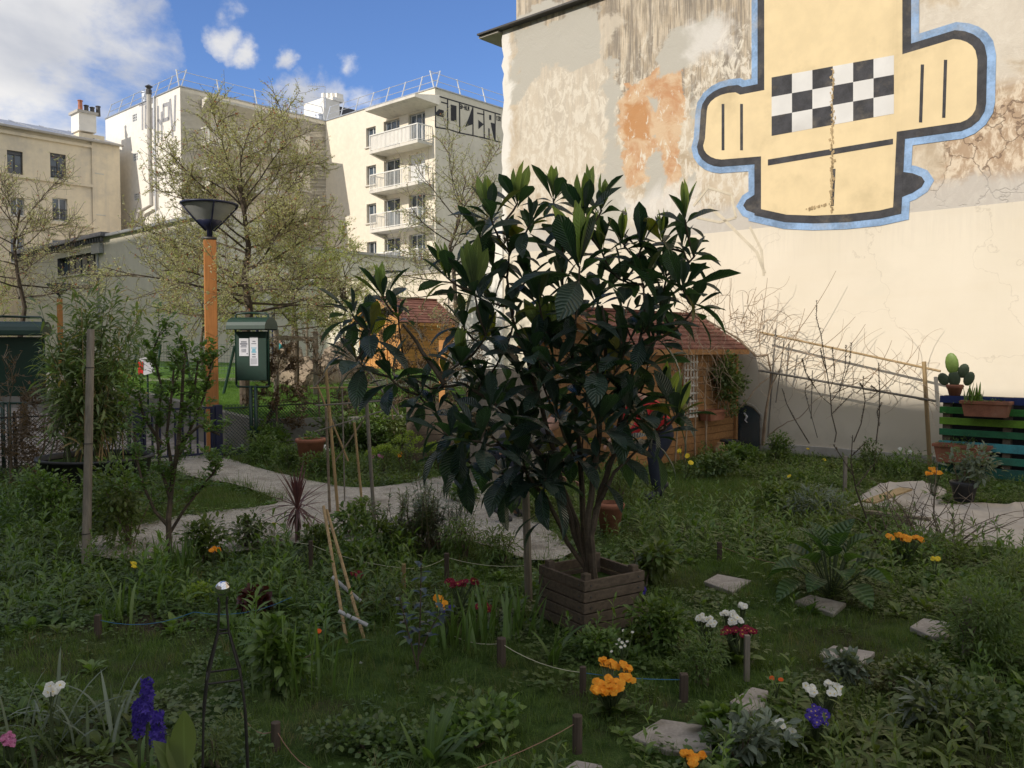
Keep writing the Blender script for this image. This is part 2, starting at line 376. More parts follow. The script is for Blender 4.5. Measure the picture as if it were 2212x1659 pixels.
def window(parent, pl, x0, x1, z0, z1, depth=.18, mull=1, trans=0, fm=None, gm=None, curtain=0, shutter=0, sill=True, rail=False, out=0.0, curt_m=None):
    fm = fm or m_frame; f = MB(); q = out - depth + .03; w = .06; c = lambda a, b: pl.pt(a, b, q)
    f.box(c((x0 + x1) / 2, z0 + w / 2), (x1 - x0) / 2, .03, w / 2, fm, pl.r, pl.n); f.box(c((x0 + x1) / 2, z1 - w / 2), (x1 - x0) / 2, .03, w / 2, fm, pl.r, pl.n)
    for x in [x0 + w / 2, x1 - w / 2]: f.box(c(x, (z0 + z1) / 2), w / 2, .03, (z1 - z0) / 2 - w, fm, pl.r, pl.n)
    for i in range(mull): f.box(c(x0 + (x1 - x0) * (i + 1) / (mull + 1), (z0 + z1) / 2), w * .55, .027, (z1 - z0) / 2 - w, fm, pl.r, pl.n)
    for i in range(trans): f.box(c((x0 + x1) / 2, z0 + (z1 - z0) * (i + 1) / (trans + 1)), (x1 - x0) / 2 - w, .022, .022, fm, pl.r, pl.n)
    if sill: f.box(pl.pt((x0 + x1) / 2, z0 - .04, out + .03), (x1 - x0) / 2 + .08, .08, .04, m_balc, pl.r, pl.n)
    if shutter: f.box(pl.pt((x0 + x1) / 2, z1 - (z1 - z0) * shutter / 2, out - depth + .09), (x1 - x0) / 2 - .01, .015, (z1 - z0) * shutter / 2, m_frame if shutter > .4 else m_slate, pl.r, pl.n)
    if curtain:
        cm = curt_m or m_curtain
        for sx in ((x0 + w, x0 + w + (x1 - x0) * .3 * curtain), (x1 - w - (x1 - x0) * .3 * curtain, x1 - w)):
            f.box(pl.pt((sx[0] + sx[1]) / 2, (z0 + z1) / 2, out - depth + .012), (sx[1] - sx[0]) / 2, .004, (z1 - z0) / 2 - w, cm, pl.r, pl.n)
    if rail:
        for k in range(3): f.bar(pl.pt(x0, z0 + .15 + k * .3, out - .03), pl.pt(x1, z0 + .15 + k * .3, out - .03), .03, .03, m_dframe)
        for k in range(6): 
            x = x0 + (x1 - x0) * (k + .5) / 6; f.bar(pl.pt(x, z0 + .12, out - .03), pl.pt(x, z0 + .78, out - .03), .018, .018, m_dframe)
    wo = f.build('window', parent)
    g = MB(); g.quad(pl.pt(x0, z0, q - .01), pl.pt(x1, z0, q - .01), pl.pt(x1, z1, q - .01), pl.pt(x0, z1, q - .01), gm or m_glass)
    go = g.build('pane'); go.parent = wo; go.matrix_parent_inverse = wo.matrix_basis.inverted()
    # the pane's vertices are in world space; the window's parent carries an offset
    go.location = -Vector(parent.location); go.matrix_parent_inverse = Matrix.Identity(4)
    return wo
def box_vol(mb, o, r, n, w, d, z0, z1, m, mroof):   # side, back and roof faces of a block whose front runs from o along r and whose depth runs along -n
    a = Vector((o[0], o[1], 0)); b = a + r * w; c = b - n * d; e = a - n * d
    for p, q in ((b, c), (c, e), (e, a)): mb.quad(p + UP * z0, q + UP * z0, q + UP * z1, p + UP * z1, m)
    mb.quad(a + UP * z1, b + UP * z1, c + UP * z1, e + UP * z1, mroof)
def balcony(parent, pl, x0, x1, zf, proj=1.25, style=0, endl=True):
    s = MB(); s.box(pl.pt((x0 + x1) / 2, zf - .09, proj / 2), (x1 - x0) / 2, proj / 2, .09, m_balc, pl.r, pl.n)
    s.prism([pl.pt(x0, zf - .18, .0), pl.pt(x0 + .04, zf - .18, proj - .02), pl.pt(x0 + .2, zf - .55, .0)], pl.r * .18, m_balc)
    b = s.build('balcony', parent)
    rl = MB(); z1 = zf + 1.0; e = proj - .06
    rl.bar(pl.pt(x0 + .05, z1, e), pl.pt(x1 - .05, z1, e), .07, .06, m_rail); rl.bar(pl.pt(x0 + .05, zf + .08, e), pl.pt(x1 - .05, zf + .08, e), .04, .04, m_rail)
    for x in (x0 + .05, x1 - .05):
        rl.bar(pl.pt(x, z1, e), pl.pt(x, z1, 0), .06, .06, m_rail); rl.bar(pl.pt(x, zf + .08, e), pl.pt(x, zf + .08, 0), .04, .04, m_rail)
        k = 8
        for i in range(1, k): rl.bar(pl.pt(x, zf + .08, e * i / k), pl.pt(x, z1, e * i / k), .022, .022, m_rail, pl.r)
    n = int((x1 - x0) / .13)
    for i in range(n + 1):
        x = x0 + .05 + (x1 - x0 - .1) * i / n; w = .045 if i % 12 == 0 else .022; rl.bar(pl.pt(x, zf + .0, e), pl.pt(x, z1, e), w, w, m_rail, pl.r)
    if style == 1: # pale canvas behind the bars
        rl.box(pl.pt((x0 + x1) / 2 - .35, zf + .55, e - .03), (x1 - x0) / 2 - .45, .006, .42, m_white, pl.r, pl.n)
    r = rl.build('railing'); r.parent = b; r.location = -Vector(parent.location)
    return b
def strokes(mb, pl, segs, conv, w, m, out=.01):
    for (x1, y1, x2, y2) in segs:
        a = pl.hit(*conv(x1, y1)); b = pl.hit(*conv(x2, y2)); A = pl.pt(a[0], a[1], out); B = pl.pt(b[0], b[1], out); d = (B - A).normalized()
        mb.bar(A - d * w * .3, B + d * w * .3, .006, w, m, pl.n)
def polys(mb, pl, ps, conv, m, out=.01, th=.004):
    for p in ps:
        pts = [pl.pt(*pl.hit(*conv(*q)), out) for q in p]; mb.prism(pts, pl.n * th, m)

# ------------------------------------------------------------------ the apartment building with balconies
Hm = 18.2
Cc = At(703, 262, 61.0); Hm = Cc.z
PB = Plane(Cc, -BD, nB); K1 = Plane(Cc, -BD, nB)                 # lit face with balconies
L_A = 10.8; Kc = Vector((Cc.x, Cc.y, 0)) - AD * L_A
PA = Plane(Kc, AD, nA)                                            # face in shade, runs from Kc to Cc
L_W = 11.1; Wc = Kc + BD * L_W; PW = Plane(Wc, -BD, nB)           # white gable face, from Wc to Kc
L_B = PB.hit(940, 300)[0]; Rc = Vector((Cc.x, Cc.y, 0)) - BD * L_B; PG = Plane(Rc, AD, nA); L_G = 14.
ab = empty('apartment_building', (Cc.x, Cc.y, 0), 'cream and white apartment block with balconies and painted letters along its roof edge', 'building')
z1f = lambda x, y: Z(1000, 200, .4521, x, y); z0f = lambda x, y: Z(0, 200, .4521, x, y)
def rect(pl, conv, x0, y0, x1, y1):
    a = pl.hit(*conv(x0, y0)); b = pl.hit(*conv(x1, y1)); xm0, xm1 = sorted((a[0], b[0])); z0_, z1_ = sorted((a[1], b[1])); return [xm0, xm1, z0_, z1_]
mbw = MB()
def floors(pl, conv, pts): return [pl.hit(*conv(*p))[1] for p in pts]
PBf = Plane(Vector((Cc.x, Cc.y, 0)) + nB * 1.25, -BD, nB)
fz = floors(PBf, z1f, [(1425, 770), (1425, 1135), (1425, 1500)]); step = (fz[0] - fz[2]) / 2
fz = [fz[0] - step * i for i in range(6)]
bx0 = PBf.hit(*z1f(1000, 900))[0]; bx1 = PBf.hit(*z1f(1425, 770))[0]
holesB = []; winB = []
for i in range(6):
    z = fz[i]
    if z < .2: break
    a = PB.hit(*z1f(976, 700))[0]; b = PB.hit(*z1f(1060, 700))[0]; holesB.append((a, b, z + .75, z + 2.05)); winB.append((a, b, z + .75, z + 2.05, dict(mull=1, curtain=1)))
    a = PB.hit(*z1f(1130, 700))[0]; b = PB.hit(*z1f(1268, 700))[0]; holesB.append((a, b, z, z + 2.15)); winB.append((a, b, z, z + 2.15, dict(mull=2 if i == 0 else 1, curtain=1, sill=False)))
    a = PB.hit(*z1f(1345, 600))[0]; b = PB.hit(*z1f(1490, 600))[0]; holesB.append((a, b, z, z + 2.15)); winB.append((a, b, z, z + 2.15, dict(mull=2, curtain=1, sill=False, shutter=.95 if i == 1 else 0)))
wall(mbw, PB, 0, L_B, 0, Hm, holesB, m_cream)
holesA = []; winA = []
ax0 = PA.hit(*z1f(367, 700))[0]; ax1 = PA.hit(*z1f(485, 700))[0]
dx = [PA.hit(*z0f(x, 600))[0] for x in (1805, 1985)]; dx2 = [PA.hit(*z0f(x, 600))[0] for x in (2165, 2320)]; dx3 = [PA.hit(*z1f(x, 700))[0] for x in (60, 205)]
for i in range(6):
    z = fz[i]
    if z < .2: break
    holesA += [(ax0, ax1, z + .75, z + 2.05)]; winA += [(ax0, ax1, z + .75, z + 2.05, dict(gm=m_glass2, curtain=1, curt_m=m_green_shade))]
    for d_ in (dx, dx2): holesA += [(d_[0], d_[1], z, z + 2.2)]; winA += [(d_[0], d_[1], z, z + 2.2, dict(mull=2, sill=False, fm=m_dframe, curtain=.6))]
wall(mbw, PA, 0, L_A, 0, Hm, holesA, m_cream)
gw = []                                                          # glass-block windows of the gable
for (x0, y0, x1, y1) in ((1152, 555, 1195, 612), (1290, 505, 1335, 565), (1160, 895, 1203, 955), (1293, 860, 1348, 918), (1168, 1245, 1210, 1300), (1303, 1210, 1350, 1268)):
    gw.append(tuple(rect(PW, z0f, x0, y0, x1, y1)))
wall(mbw, PW, 0, L_W, 0, Hm, gw, m_white, .07)
wall(mbw, PG, 0, L_G, 0, Hm, [], m_grey_render)
# backs and roofs
for (o, r, n, w, d) in ((Wc, -BD, nB, L_W, L_A + 13), ): box_vol(mbw, o, r, n, w, d, 0, Hm - .25, m_cream, m_zinc)
box_vol(mbw, Cc * 1, -BD, nB, L_B - .02, L_G, 0, Hm - .25, m_cream, m_zinc)
# parapet copings
for pl, L in ((PB, L_B), (PA, L_A), (PW, L_W), (PG, L_G)): mbw.box(pl.pt(L / 2, Hm + .03, -.12), L / 2 + .03, .18, .035, m_zinc, pl.r, pl.n)
body = mbw.build('wall', ab)
for (a, b, c, d, kw) in winB: window(ab, PB, a, b, c, d, .28, **kw)
for (a, b, c, d, kw) in winA: window(ab, PA, a, b, c, d, .28, **kw)
for g in gw: window(ab, PW, *g, .06, mull=2, trans=2, gm=m_glass2, sill=False)
for i in range(4):
    balcony(ab, PB, bx0, bx1, fz[i], style=1 if i == 0 else 0); balcony(ab, PA, dx[0] - .55, dx2[1] + .35, fz[i], proj=1.2)
# roof slabs over the top balconies and the balcony-side wing walls
e = MB(); ez = fz[0] + 2.72
e.prism([PB.pt(bx0 - .1, ez, 1.45), PB.pt(bx0 - .1, ez - .16, 1.45), PB.pt(bx0 + .55, ez - .5, .01), PB.pt(bx0 + .55, ez + .12, .01)], PB.r * (bx1 - bx0 + .1), m_balc); e.build('roof_slab', ab)
e = MB(); e.prism([PA.pt(dx[0] - .75, ez, 1.4), PA.pt(dx[0] - .75, ez - .16, 1.4), PA.pt(dx[0] - .4, ez - .5, .01), PA.pt(dx[0] - .4, ez + .12, .01)], PA.r * (dx2[1] - dx[0] + 1.3), m_balc); e.build('roof_slab', ab)
# leaning guard rails round the flat roof
gr = MB()
def guard(pl, L, step_, m1):
    n = max(2, int(L / step_)); tilt = -.35
    for i in range(n + 1):
        x = L * i / n; gr.bar(pl.pt(x, Hm + .05, -.1), pl.pt(x, Hm + 1.15, -.1 + tilt), .07, .05, m1, pl.r)
    for h in (.55, 1.1): gr.tube([pl.pt(0, Hm + h, -.1 + tilt * h / 1.15), pl.pt(L, Hm + h, -.1 + tilt * h / 1.15)], .022, m_grail, 5)
guard(PB, L_B, 1.6, m_grail); guard(PG, L_G, 2.2, m_frame); guard(PA, L_A, 2.3, m_frame); guard(PW, L_W, 1.6, m_grail)
gr.build('roof_railing', ab)
# painted letters on the shaded gable: tall blocks between uprights, and a ragged lower line
g = MB(); F = z1f
polys(g, PG, [[(1582, 540), (1610, 508), (1652, 520), (1652, 580), (1585, 565)], [(1713, 468), (1763, 480), (1763, 618), (1715, 608)], [(1905, 483), (1905, 640), (1838, 662), (1875, 570)],
              [(1953, 602), (2000, 640), (1955, 682)], [(2048, 558), (2066, 562), (2066, 604), (2048, 600)], [(2060, 625), (2100, 635), (2100, 790), (2092, 786)], [(2040, 675), (2052, 678), (2052, 765), (2043, 762)]], F, m_black)
strokes(g, PG, [(1580, 392, 1580, 662), (1686, 425, 1686, 678), (1790, 458, 1792, 712), (1906, 495, 1907, 738), (2001, 525, 2005, 755), (2100, 550, 2100, 780)], F, .10, m_black)
strokes(g, PG, [(1582, 388, 2145, 556), (1580, 665, 1690, 683), (1690, 683, 1790, 715), (1790, 715, 1906, 738), (1906, 738, 2005, 760), (2005, 760, 2145, 796), (1632, 447, 1680, 460), (1945, 543, 1999, 555)], F, .08, m_black)
# SD-HLM, written small
def poly_text(mb, pl, conv, txt, x, y, w, h, gap, sl, m, th=.04):
    G_ = {'S': [(1, 0, 0, 0), (0, 0, 0, .5), (0, .5, 1, .5), (1, .5, 1, 1), (1, 1, 0, 1)], 'D': [(0, 0, 0, 1), (0, 0, 1, .3), (1, .3, 1, .7), (1, .7, 0, 1)], '-': [(0, .5, 1, .5)], 'H': [(0, 0, 0, 1), (1, 0, 1, 1), (0, .5, 1, .5)],
          'L': [(0, 0, 0, 1), (0, 1, 1, 1)], 'M': [(0, 1, 0, 0), (0, 0, .5, .6), (.5, .6, 1, 0), (1, 0, 1, 1)], 'T': [(0, 0, 1, 0), (.5, 0, .5, 1)], 'O': [(0, 0, 1, 0), (1, 0, 1, 1), (1, 1, 0, 1), (0, 1, 0, 0)], 'E': [(0, 0, 0, 1), (0, 0, 1, 0), (0, .5, .8, .5), (0, 1, 1, 1)],
          'I': [(.5, 0, .5, 1)], 'Z': [(0, 0, 1, 0), (1, 0, 0, 1), (0, 1, 1, 1)], 'R': [(0, 1, 0, 0), (0, 0, 1, .1), (1, .1, 1, .45), (1, .45, 0, .5), (.3, .5, 1, 1)], '1': [(.5, 0, .5, 1), (.2, .25, .5, 0), (.5, 0, .8, .25)]}
    for ch in txt:
        strokes(mb, pl, [(x + a * w, y + b * h + (a * w) * sl, x + c * w, y + d * h + (c * w) * sl) for (a, b, c, d) in G_[ch]], conv, th, m, .012)
        x += w + gap; y += (w + gap) * sl
poly_text(g, PG, F, 'SD-HLM', 1793, 466, 9, 34, 5, .27, m_black, .05)
poly_text(g, PG, F, '1ZR', 2110, 568, 9, 34, 5, .27, m_black, .05)
g.build('graffiti', ab)
g = MB()                                                         # grey roller letters TOSHOV on the white gable
strokes(g, PW, [(1218, 468, 1330, 436), (1242, 470, 1242, 680), (1268, 490, 1268, 665), (1300, 478, 1300, 668), (1268, 490, 1300, 480), (1268, 662, 1300, 668), (1330, 440, 1293, 470), (1293, 470, 1330, 545), (1330, 545, 1330, 665), (1330, 665, 1290, 690),
                (1378, 490, 1380, 790), (1408, 540, 1410, 780), (1380, 600, 1408, 640), (1425, 475, 1425, 608), (1470, 462, 1470, 590), (1425, 475, 1470, 462), (1425, 606, 1470, 590), (1483, 430, 1505, 745), (1527, 398, 1520, 690)], z0f, .24, m_gpaint, .012)
g.build('graffiti', ab)
fl = MB()
def wp(pl, conv, x, y, out): s_, z_ = pl.hit(*conv(x, y)); return pl.pt(s_, z_, out)
fl.tube([wp(PW, z0f, 1343, 350, .35), wp(PW, z0f, 1350, 820, .35)], .15, m_conc, 10); fl.tube([wp(PW, z0f, 1350, 820, .35), wp(PW, z0f, 1365, 1350, .35), wp(PW, z0f, 1258, 1410, .35), wp(PW, z0f, 1248, 1480, .35)], .13, m_conc, 10)
fl.tube([wp(PW, z0f, 1365, 400, .2), wp(PW, z0f, 1382, 1500, .2)], .05, m_grail, 6); fl.lathe([(.0, .35), (.25, .2), (.1, .05), (.18, 0), (.18, -.3)], m_dframe, tuple(wp(PW, z0f, 1343, 350, .35)), 10); fl.build('flue_pipe', ab)
# things on the roof
r = MB(); a = At(612, 222, 66.); r.box((a.x, a.y, a.z - .2), .2, .2, 1.0, m_white); a = At(655, 240, 64.)
ch = MB(); p = At(*Z(1000, 200, .4521, 590, 560), 63.5); ch.box((p.x, p.y, p.z), 1.25, .7, .9, m_white, -BD, AD); ch.box((p.x + .8, p.y, p.z + 1.0), .75, .5, .12, m_white, -BD, AD)
for k in range(4): ch.box((p.x + .3 + .33 * k, p.y, p.z + 1.35), .13, .3, .2, m_white, -BD, AD)
ch.build('chimney', ab)
q = MB(); p = At(*Z(1000, 200, .4521, 750, 590), 64.); q.prism([p + Vector((-3.4, 0, -.5)), p + Vector((-3.4, 0, .1)), p + Vector((-.5, 0, 1.0)), p + Vector((3.2, 0, .2)), p + Vector((3.2, 0, -.5))], (0, 3, 0), m_slate); q.build('roof_hatch', ab)
q = MB(); p = At(*Z(1000, 200, .4521, 570, 605), 62.); q.lathe([(.28, -.6), (.28, .3), (.33, .32), (.33, .38), (0, .42)], m_grail, tuple(p), 12); p = At(*z0f(1275, 420), 57.5); q.lathe([(.3, -.8), (.3, .35), (.36, .37), (.36, .42), (0, .5)], m_grail, tuple(p), 12); q.build('roof_vent', ab)
an = MB(); a = At(*Z(1000, 200, .4521, 620, 500), 62.); b = At(*Z(1000, 200, .4521, 618, 310), 62.); an.tube([a, b], .035, m_grail, 5); cpt = At(*Z(1000, 200, .4521, 460, 307), 61.); an.tube([b, cpt], .025, m_grail, 5)
d_ = (cpt - b)
for k in range(9): p = b + d_ * (k / 9 + .1); an.tube([p + Vector((-.02, 0, -.2)), p + Vector((.02, 0, .2))], .012, m_grail, 4)
a2 = At(*Z(1000, 200, .4521, 495, 402), 62.); b2 = At(*Z(1000, 200, .4521, 715, 414), 62.); an.tube([a2, b2], .02, m_grail, 5)
for k in range(8): p = a2 + (b2 - a2) * (k / 7); an.tube([p + Vector((0, -.25, -.1)), p + Vector((0, .25, .1))], .01, m_grail, 4)
an.build('antenna', ab)

# ------------------------------------------------------------------ old beige house on the left
Oc = At(257, 316, 57.0); Ho = Oc.z; Lo = 26.; Ob = Vector((Oc.x, Oc.y, 0)) - AD * Lo; PO = Plane(Ob, AD, nA)
ob = empty('old_house', (Oc.x, Oc.y, 0), 'old beige rendered house with patched stains and a zinc roof', 'building')
wins = []
rr = lambda *a: rect(PO, z0f, *a)
W1 = [(435, 885, 578, 1125, dict(fm=m_dframe, curtain=1, rail=True, shutter=.12)), (60, 860, 203, 1090, dict(fm=m_dframe, shutter=.15)), (830, 940, 890, 1072, dict(mull=0, trans=1)),
      (455, 1275, 590, 1490, dict(mull=1, rail=True)), (90, 1270, 215, 1440, dict(mull=1)), (843, 1310, 903, 1430, dict(mull=0)), (455, 1640, 600, 1900, dict(mull=1)), (90, 1610, 215, 1850, dict(mull=1))]
for a in W1:
    h = rr(*a[:4]); wins.append((h, a[4]))
x_off = wins[0][0][0] - wins[1][0][0]
for k in (1, 2, 3):
    for j in (1, 4):
        h = wins[j][0]; hh = [h[0] - x_off * k, h[1] - x_off * k, h[2], h[3]]
        if hh[0] > .3: wins.append((hh, wins[j][1]))
mbo = MB(); wall(mbo, PO, 0, Lo, 0, Ho, [w[0] for w in wins], m_beige, .25); box_vol(mbo, Ob, PO.r, nA, Lo, 9., 0, Ho, m_beige, m_zinc)
for zz in (rr(400, 1125, 945, 1180)[2], rr(400, 1490, 960, 1540)[2], Ho - .35):
    mbo.box(PO.pt(Lo / 2 - .9, zz, .06), Lo / 2 - .9, .08, .09, m_beige, PO.r, PO.n)
mbo.box(PO.pt(Lo - .9, Ho / 2, .04), .9, .05, Ho / 2 - .02, m_beige, PO.r, PO.n); mbo.build('wall', ob)
ro = MB(); ro.quad(PO.pt(-.2, Ho + .05, .35), PO.pt(Lo + .1, Ho + .05, .35), PO.pt(Lo + .1, Ho + 1.6, -5), PO.pt(-.2, Ho + 1.6, -5), m_zinc); ro.box(PO.pt(Lo / 2, Ho + .0, .3), Lo / 2 + .15, .1, .06, m_conc, PO.r, PO.n)
for k in range(14): x = Lo * k / 14 + .5; ro.bar(PO.pt(x, Ho + .09, .3), PO.pt(x, Ho + 1.64, -5), .05, .05, m_zinc)
ro.box(PO.pt(Lo - 13, Ho + .75, -1.7), .9, .6, .04, m_slate, PO.r, (PO.n * 5.35 - UP * 1.55).normalized(), (PO.n * 1.55 + UP * 5.35).normalized()); ro.build('roof', ob)
for w in wins: window(ob, PO, *w[0], .22, **w[1])
ch = MB(); p0 = rr(725, 690, 950, 800); cz = p0[2] - .3
p0b = rr(715, 515, 870, 700)
ch.box(PO.pt((p0[0] + p0[1]) / 2, (cz + p0[3]) / 2, -1.2), (p0[1] - p0[0]) / 2, .5, (p0[3] - cz) / 2, m_beige, PO.r, PO.n)
ch.box(PO.pt((p0b[0] + p0b[1]) / 2, (p0b[2] + p0b[3]) / 2 - .02, -1.2), (p0b[1] - p0b[0]) / 2, .65, (p0b[3] - p0b[2]) / 2, m_white, PO.r, PO.n)
ch.box(PO.pt((p0b[0] + p0b[1]) / 2, p0b[3] + .06, -1.2), (p0b[1] - p0b[0]) / 2 + .12, .75, .08, m_conc, PO.r, PO.n)
for k, hh in enumerate((.75, .5, .45, .6)): ch.lathe([(.15, 0), (.13, hh), (.17, hh), (.17, hh + .05), (.05, hh + .09)], m_pot if k == 0 else m_dframe, tuple(PO.pt(p0b[0] + .35 + .38 * k, p0b[3] + .12, -1.2)), 10)
ch.build('chimney', ob)
ch = MB(); 
for xx in (590, 612):
    s_, z_ = PO.hit(*z0f(xx, 765)); ch.lathe([(.17, -.3), (.15, .35), (.12, .38)], m_pot, tuple(PO.pt(s_, z_, -2.5)), 10)
ch.build('chimney_pot', ob)

# ------------------------------------------------------------------ low building and boundary wall at the far side of the lawn
Lp = At(300, 789, 40.0); PL = Plane(Lp, -BD, nB)
lx0 = PL.hit(40, 700)[0]; lx1 = PL.hit(455, 700)[0]; lz = PL.hit(315, 494)[1]; xs_ = PL.hit(236, 508)[0]
z3f = lambda x, y: Z(0, 900, .4521, x, y)
lb = empty('low_building', (Lp.x, Lp.y, 0), 'long low grey rendered workshop with a strip window and slate edge', 'building')
mbl = MB(); h1 = rect(PL, z3f, 500, 300, 832, 200); h1[2] = h1[3] - 1.0
wall(mbl, PL, lx0, lx1, 0, lz, [h1], m_grey_render, .35, m_slate); o0 = PL.pt(lx0, 0); box_vol(mbl, o0, PL.r, nB, lx1 - lx0, 2.5, 0, lz, m_grey_render, m_slate); mbl.build('wall', lb)
ro = MB(); ro.box(PL.pt((lx0 + xs_) / 2, lz + .1, .12), (xs_ - lx0) / 2, .3, .10, m_slate, PL.r, PL.n); ro.box(PL.pt((xs_ + lx1) / 2, lz + .05, .02), (lx1 - xs_) / 2, .2, .06, m_zinc, PL.r, PL.n); 
for k in range(40): ro.box(PL.pt(lx0 + (xs_ - lx0) * k / 40 + .12, lz - .12, .28), .035, .06, .12, m_slate, PL.r, PL.n)
ro.build('roof', lb)
window(lb, PL, *h1, .3, mull=5, fm=m_dframe, sill=True)
g = MB(); g.box(PL.pt(h1[1] + .5, h1[3] + .1, .12), .5, .1, .25, m_zinc, PL.r, PL.n); g.build('vent_hood', lb)
g = MB(); g.tube([PL.pt(PL.hit(*z3f(860, 200))[0], lz - .6, .06), PL.pt(PL.hit(*z3f(860, 200))[0], 1.0, .06)], .05, m_zinc, 6); g.build('drainpipe', lb)
bw = MB(); bz = PL.hit(700, 610)[1]; bx_1 = PL.hit(1060, 700)[0]
wall(bw, PL, lx1 + .01, bx_1, 0, bz, [], m_cream); box_vol(bw, PL.pt(lx1 + .01, 0), PL.r, nB, bx_1 - lx1, .3, 0, bz, m_cream, m_conc); bw.box(PL.pt((lx1 + bx_1) / 2, bz + .04, -.15), (bx_1 - lx1) / 2, .2, .05, m_conc, PL.r, PL.n)
o = bw.build('boundary_wall', origin=PL.pt(lx1, 0)); tag(o, 'cream boundary wall in sun at the far end of the lawn', 'wall')
# grey wall of the building behind it
Qp = At(700, 541, 47.); PQ = Plane(Vector((Qp.x, Qp.y, 0)) - AD * 8, AD, nA); gb = MB()
wall(gb, PQ, 0, 20, 0, Qp.z, [], m_grey_render); box_vol(gb, PQ.o, AD, nA, 20, 6, 0, Qp.z, m_grey_render, m_zinc); gb.box(PQ.pt(10, Qp.z + .05, .05), 10.1, .15, .07, m_conc, AD, nA)
tag(gb.build('annex', origin=PQ.o), 'plain grey annex with a thin roof edge below the balconies', 'building')

# ------------------------------------------------------------------ the tall wall on the right
Wp = At(1087, 900, 18.1); PWL = Plane(Wp, -BD, nB); LW = 32.
zb = PWL.hit(1900, 466)[1]; zr = PWL.hit(1100, 62)[1]
def hitw(px, py): return PWL.hit(px, py)
m, t = new_mat('weathered_plaster')
uv = N(t, 'ShaderNodeTexCoord').outputs['UV']; sep = N(t, 'ShaderNodeSeparateXYZ'); t.links.new(uv, sep.inputs[0]); U_, V_ = sep.outputs['X'], sep.outputs['Y']
nbig = noise(t, .55, 6, .62, uv, .6); nmid = noise(t, 1.7, 8, .68, uv, .5); nfin = noise(t, 1., 9, .72, uv, .6, (7., 3.6, 1.)); nst = noise(t, 1., 7, .65, uv, .3, (7., .55, 1.)); nst2 = noise(t, 1., 5, .6, uv, .2, (30., 1.6, 1.))
c = mix(t, ramp(t, nmid, .35, .65), (.47, .38, .27), (.64, .55, .42))
c = mix(t, M(t, 'MULTIPLY', ramp(t, nfin, .50, .62), .5), c, (.72, .64, .52))
def region(x0, y0, x1, y1, soft=.3, amp=.9, sc=1.1):
    amp *= 1.25
    """mask of a patch of the wall given by two picture corners, with a ragged edge"""
    a = hitw(x0, y0); b = hitw(x1, y1); cx, cz, hx, hz = (a[0] + b[0]) / 2, (a[1] + b[1]) / 2, abs(a[0] - b[0]) / 2, abs(a[1] - b[1]) / 2
    dx_ = M(t, 'SUBTRACT', M(t, 'ABSOLUTE', M(t, 'SUBTRACT', U_, cx)), hx); dz_ = M(t, 'SUBTRACT', M(t, 'ABSOLUTE', M(t, 'SUBTRACT', V_, cz)), hz)
    d = M(t, 'ADD', M(t, 'MAXIMUM', dx_, dz_), M(t, 'MULTIPLY', M(t, 'SUBTRACT', noise(t, sc, 7, .65, uv, .5), .5), amp * 2))
    return M(t, 'SUBTRACT', 1., ramp(t, d, -soft / 2, soft / 2))
c = mix(t, M(t, 'MULTIPLY', region(1110, 20, 1700, 190, .3, .8), ramp(t, nst, .42, .62)), c, (.30, .26, .21))                # grimy streaks below the roof edge
c = mix(t, M(t, 'MULTIPLY', region(1180, 40, 1640, 170, .4, .7), ramp(t, nst2, .45, .7)), c, (.24, .21, .17))
c = mix(t, M(t, 'MULTIPLY', region(1110, 110, 1330, 400, .3, 1.0), .75), c, (.64, .57, .46))
c = mix(t, M(t, 'MULTIPLY', ramp(t, nfin, .46, .58), region(1120, 200, 1680, 470, .4, 1.1)), c, (.72, .66, .55))
c = mix(t, region(1340, 170, 1478, 385, .06, .6), c, mix(t, ramp(t, nmid, .38, .6), (.54, .30, .16), (.66, .49, .32)))        # rusty orange coat laid bare
c = mix(t, M(t, 'MULTIPLY', region(1352, 225, 1400, 300, .1, .35), .9), c, (.52, .27, .12))
c = mix(t, M(t, 'MULTIPLY', region(1345, 170, 1480, 385, .1, .5), ramp(t, nfin, .56, .64)), c, (.74, .68, .56))
for a in ((1305, 130, 1335, 460), (1408, 220, 1424, 420), (1110, 60, 1180, 190), (1440, 60, 1560, 120), (1160, 60, 1290, 120), (1480, 190, 1505, 430)):
    c = mix(t, region(*a, .12, .75, .8), c, (.50, .475, .41))                                                                   # smooth grey repairs
for a in ((1490, 60, 1570, 110), (1330, 430, 1500, 480), (1700, 330, 1730, 400)): c = mix(t, M(t, 'MULTIPLY', region(*a, .4, .7), .7), c, (.74, .71, .66))
vo = N(t, 'ShaderNodeTexVoronoi', feature='DISTANCE_TO_EDGE'); vo.inputs['Scale'].default_value = 2.2
nd = N(t, 'ShaderNodeTexNoise'); nd.inputs['Scale'].default_value = 2.5; nd.inputs['Detail'].default_value = 6; t.links.new(uv, nd.inputs[0])
va = N(t, 'ShaderNodeVectorMath', operation='MULTIPLY_ADD'); t.links.new(nd.outputs['Color'], va.inputs[0]); va.inputs[1].default_value = (.9, .9, .9); t.links.new(uv, va.inputs[2]); t.links.new(va.outputs[0], vo.inputs['Vector'])
crk = M(t, 'SUBTRACT', 1., ramp(t, vo.outputs['Distance'], .0, .035)); crr = region(2010, 210, 2400, 400, .4, 1.1)
c = mix(t, M(t, 'MULTIPLY', crr, .8), c, mix(t, ramp(t, nfin, .45, .6), (.42, .29, .19), (.74, .62, .47)))
c = mix(t, M(t, 'MULTIPLY', M(t, 'MULTIPLY', crk, crr), .8), c, (.20, .14, .10))
c = mix(t, M(t, 'MULTIPLY', region(1960, 0, 2400, 130, .3, .9), .6), c, (.70, .66, .58))
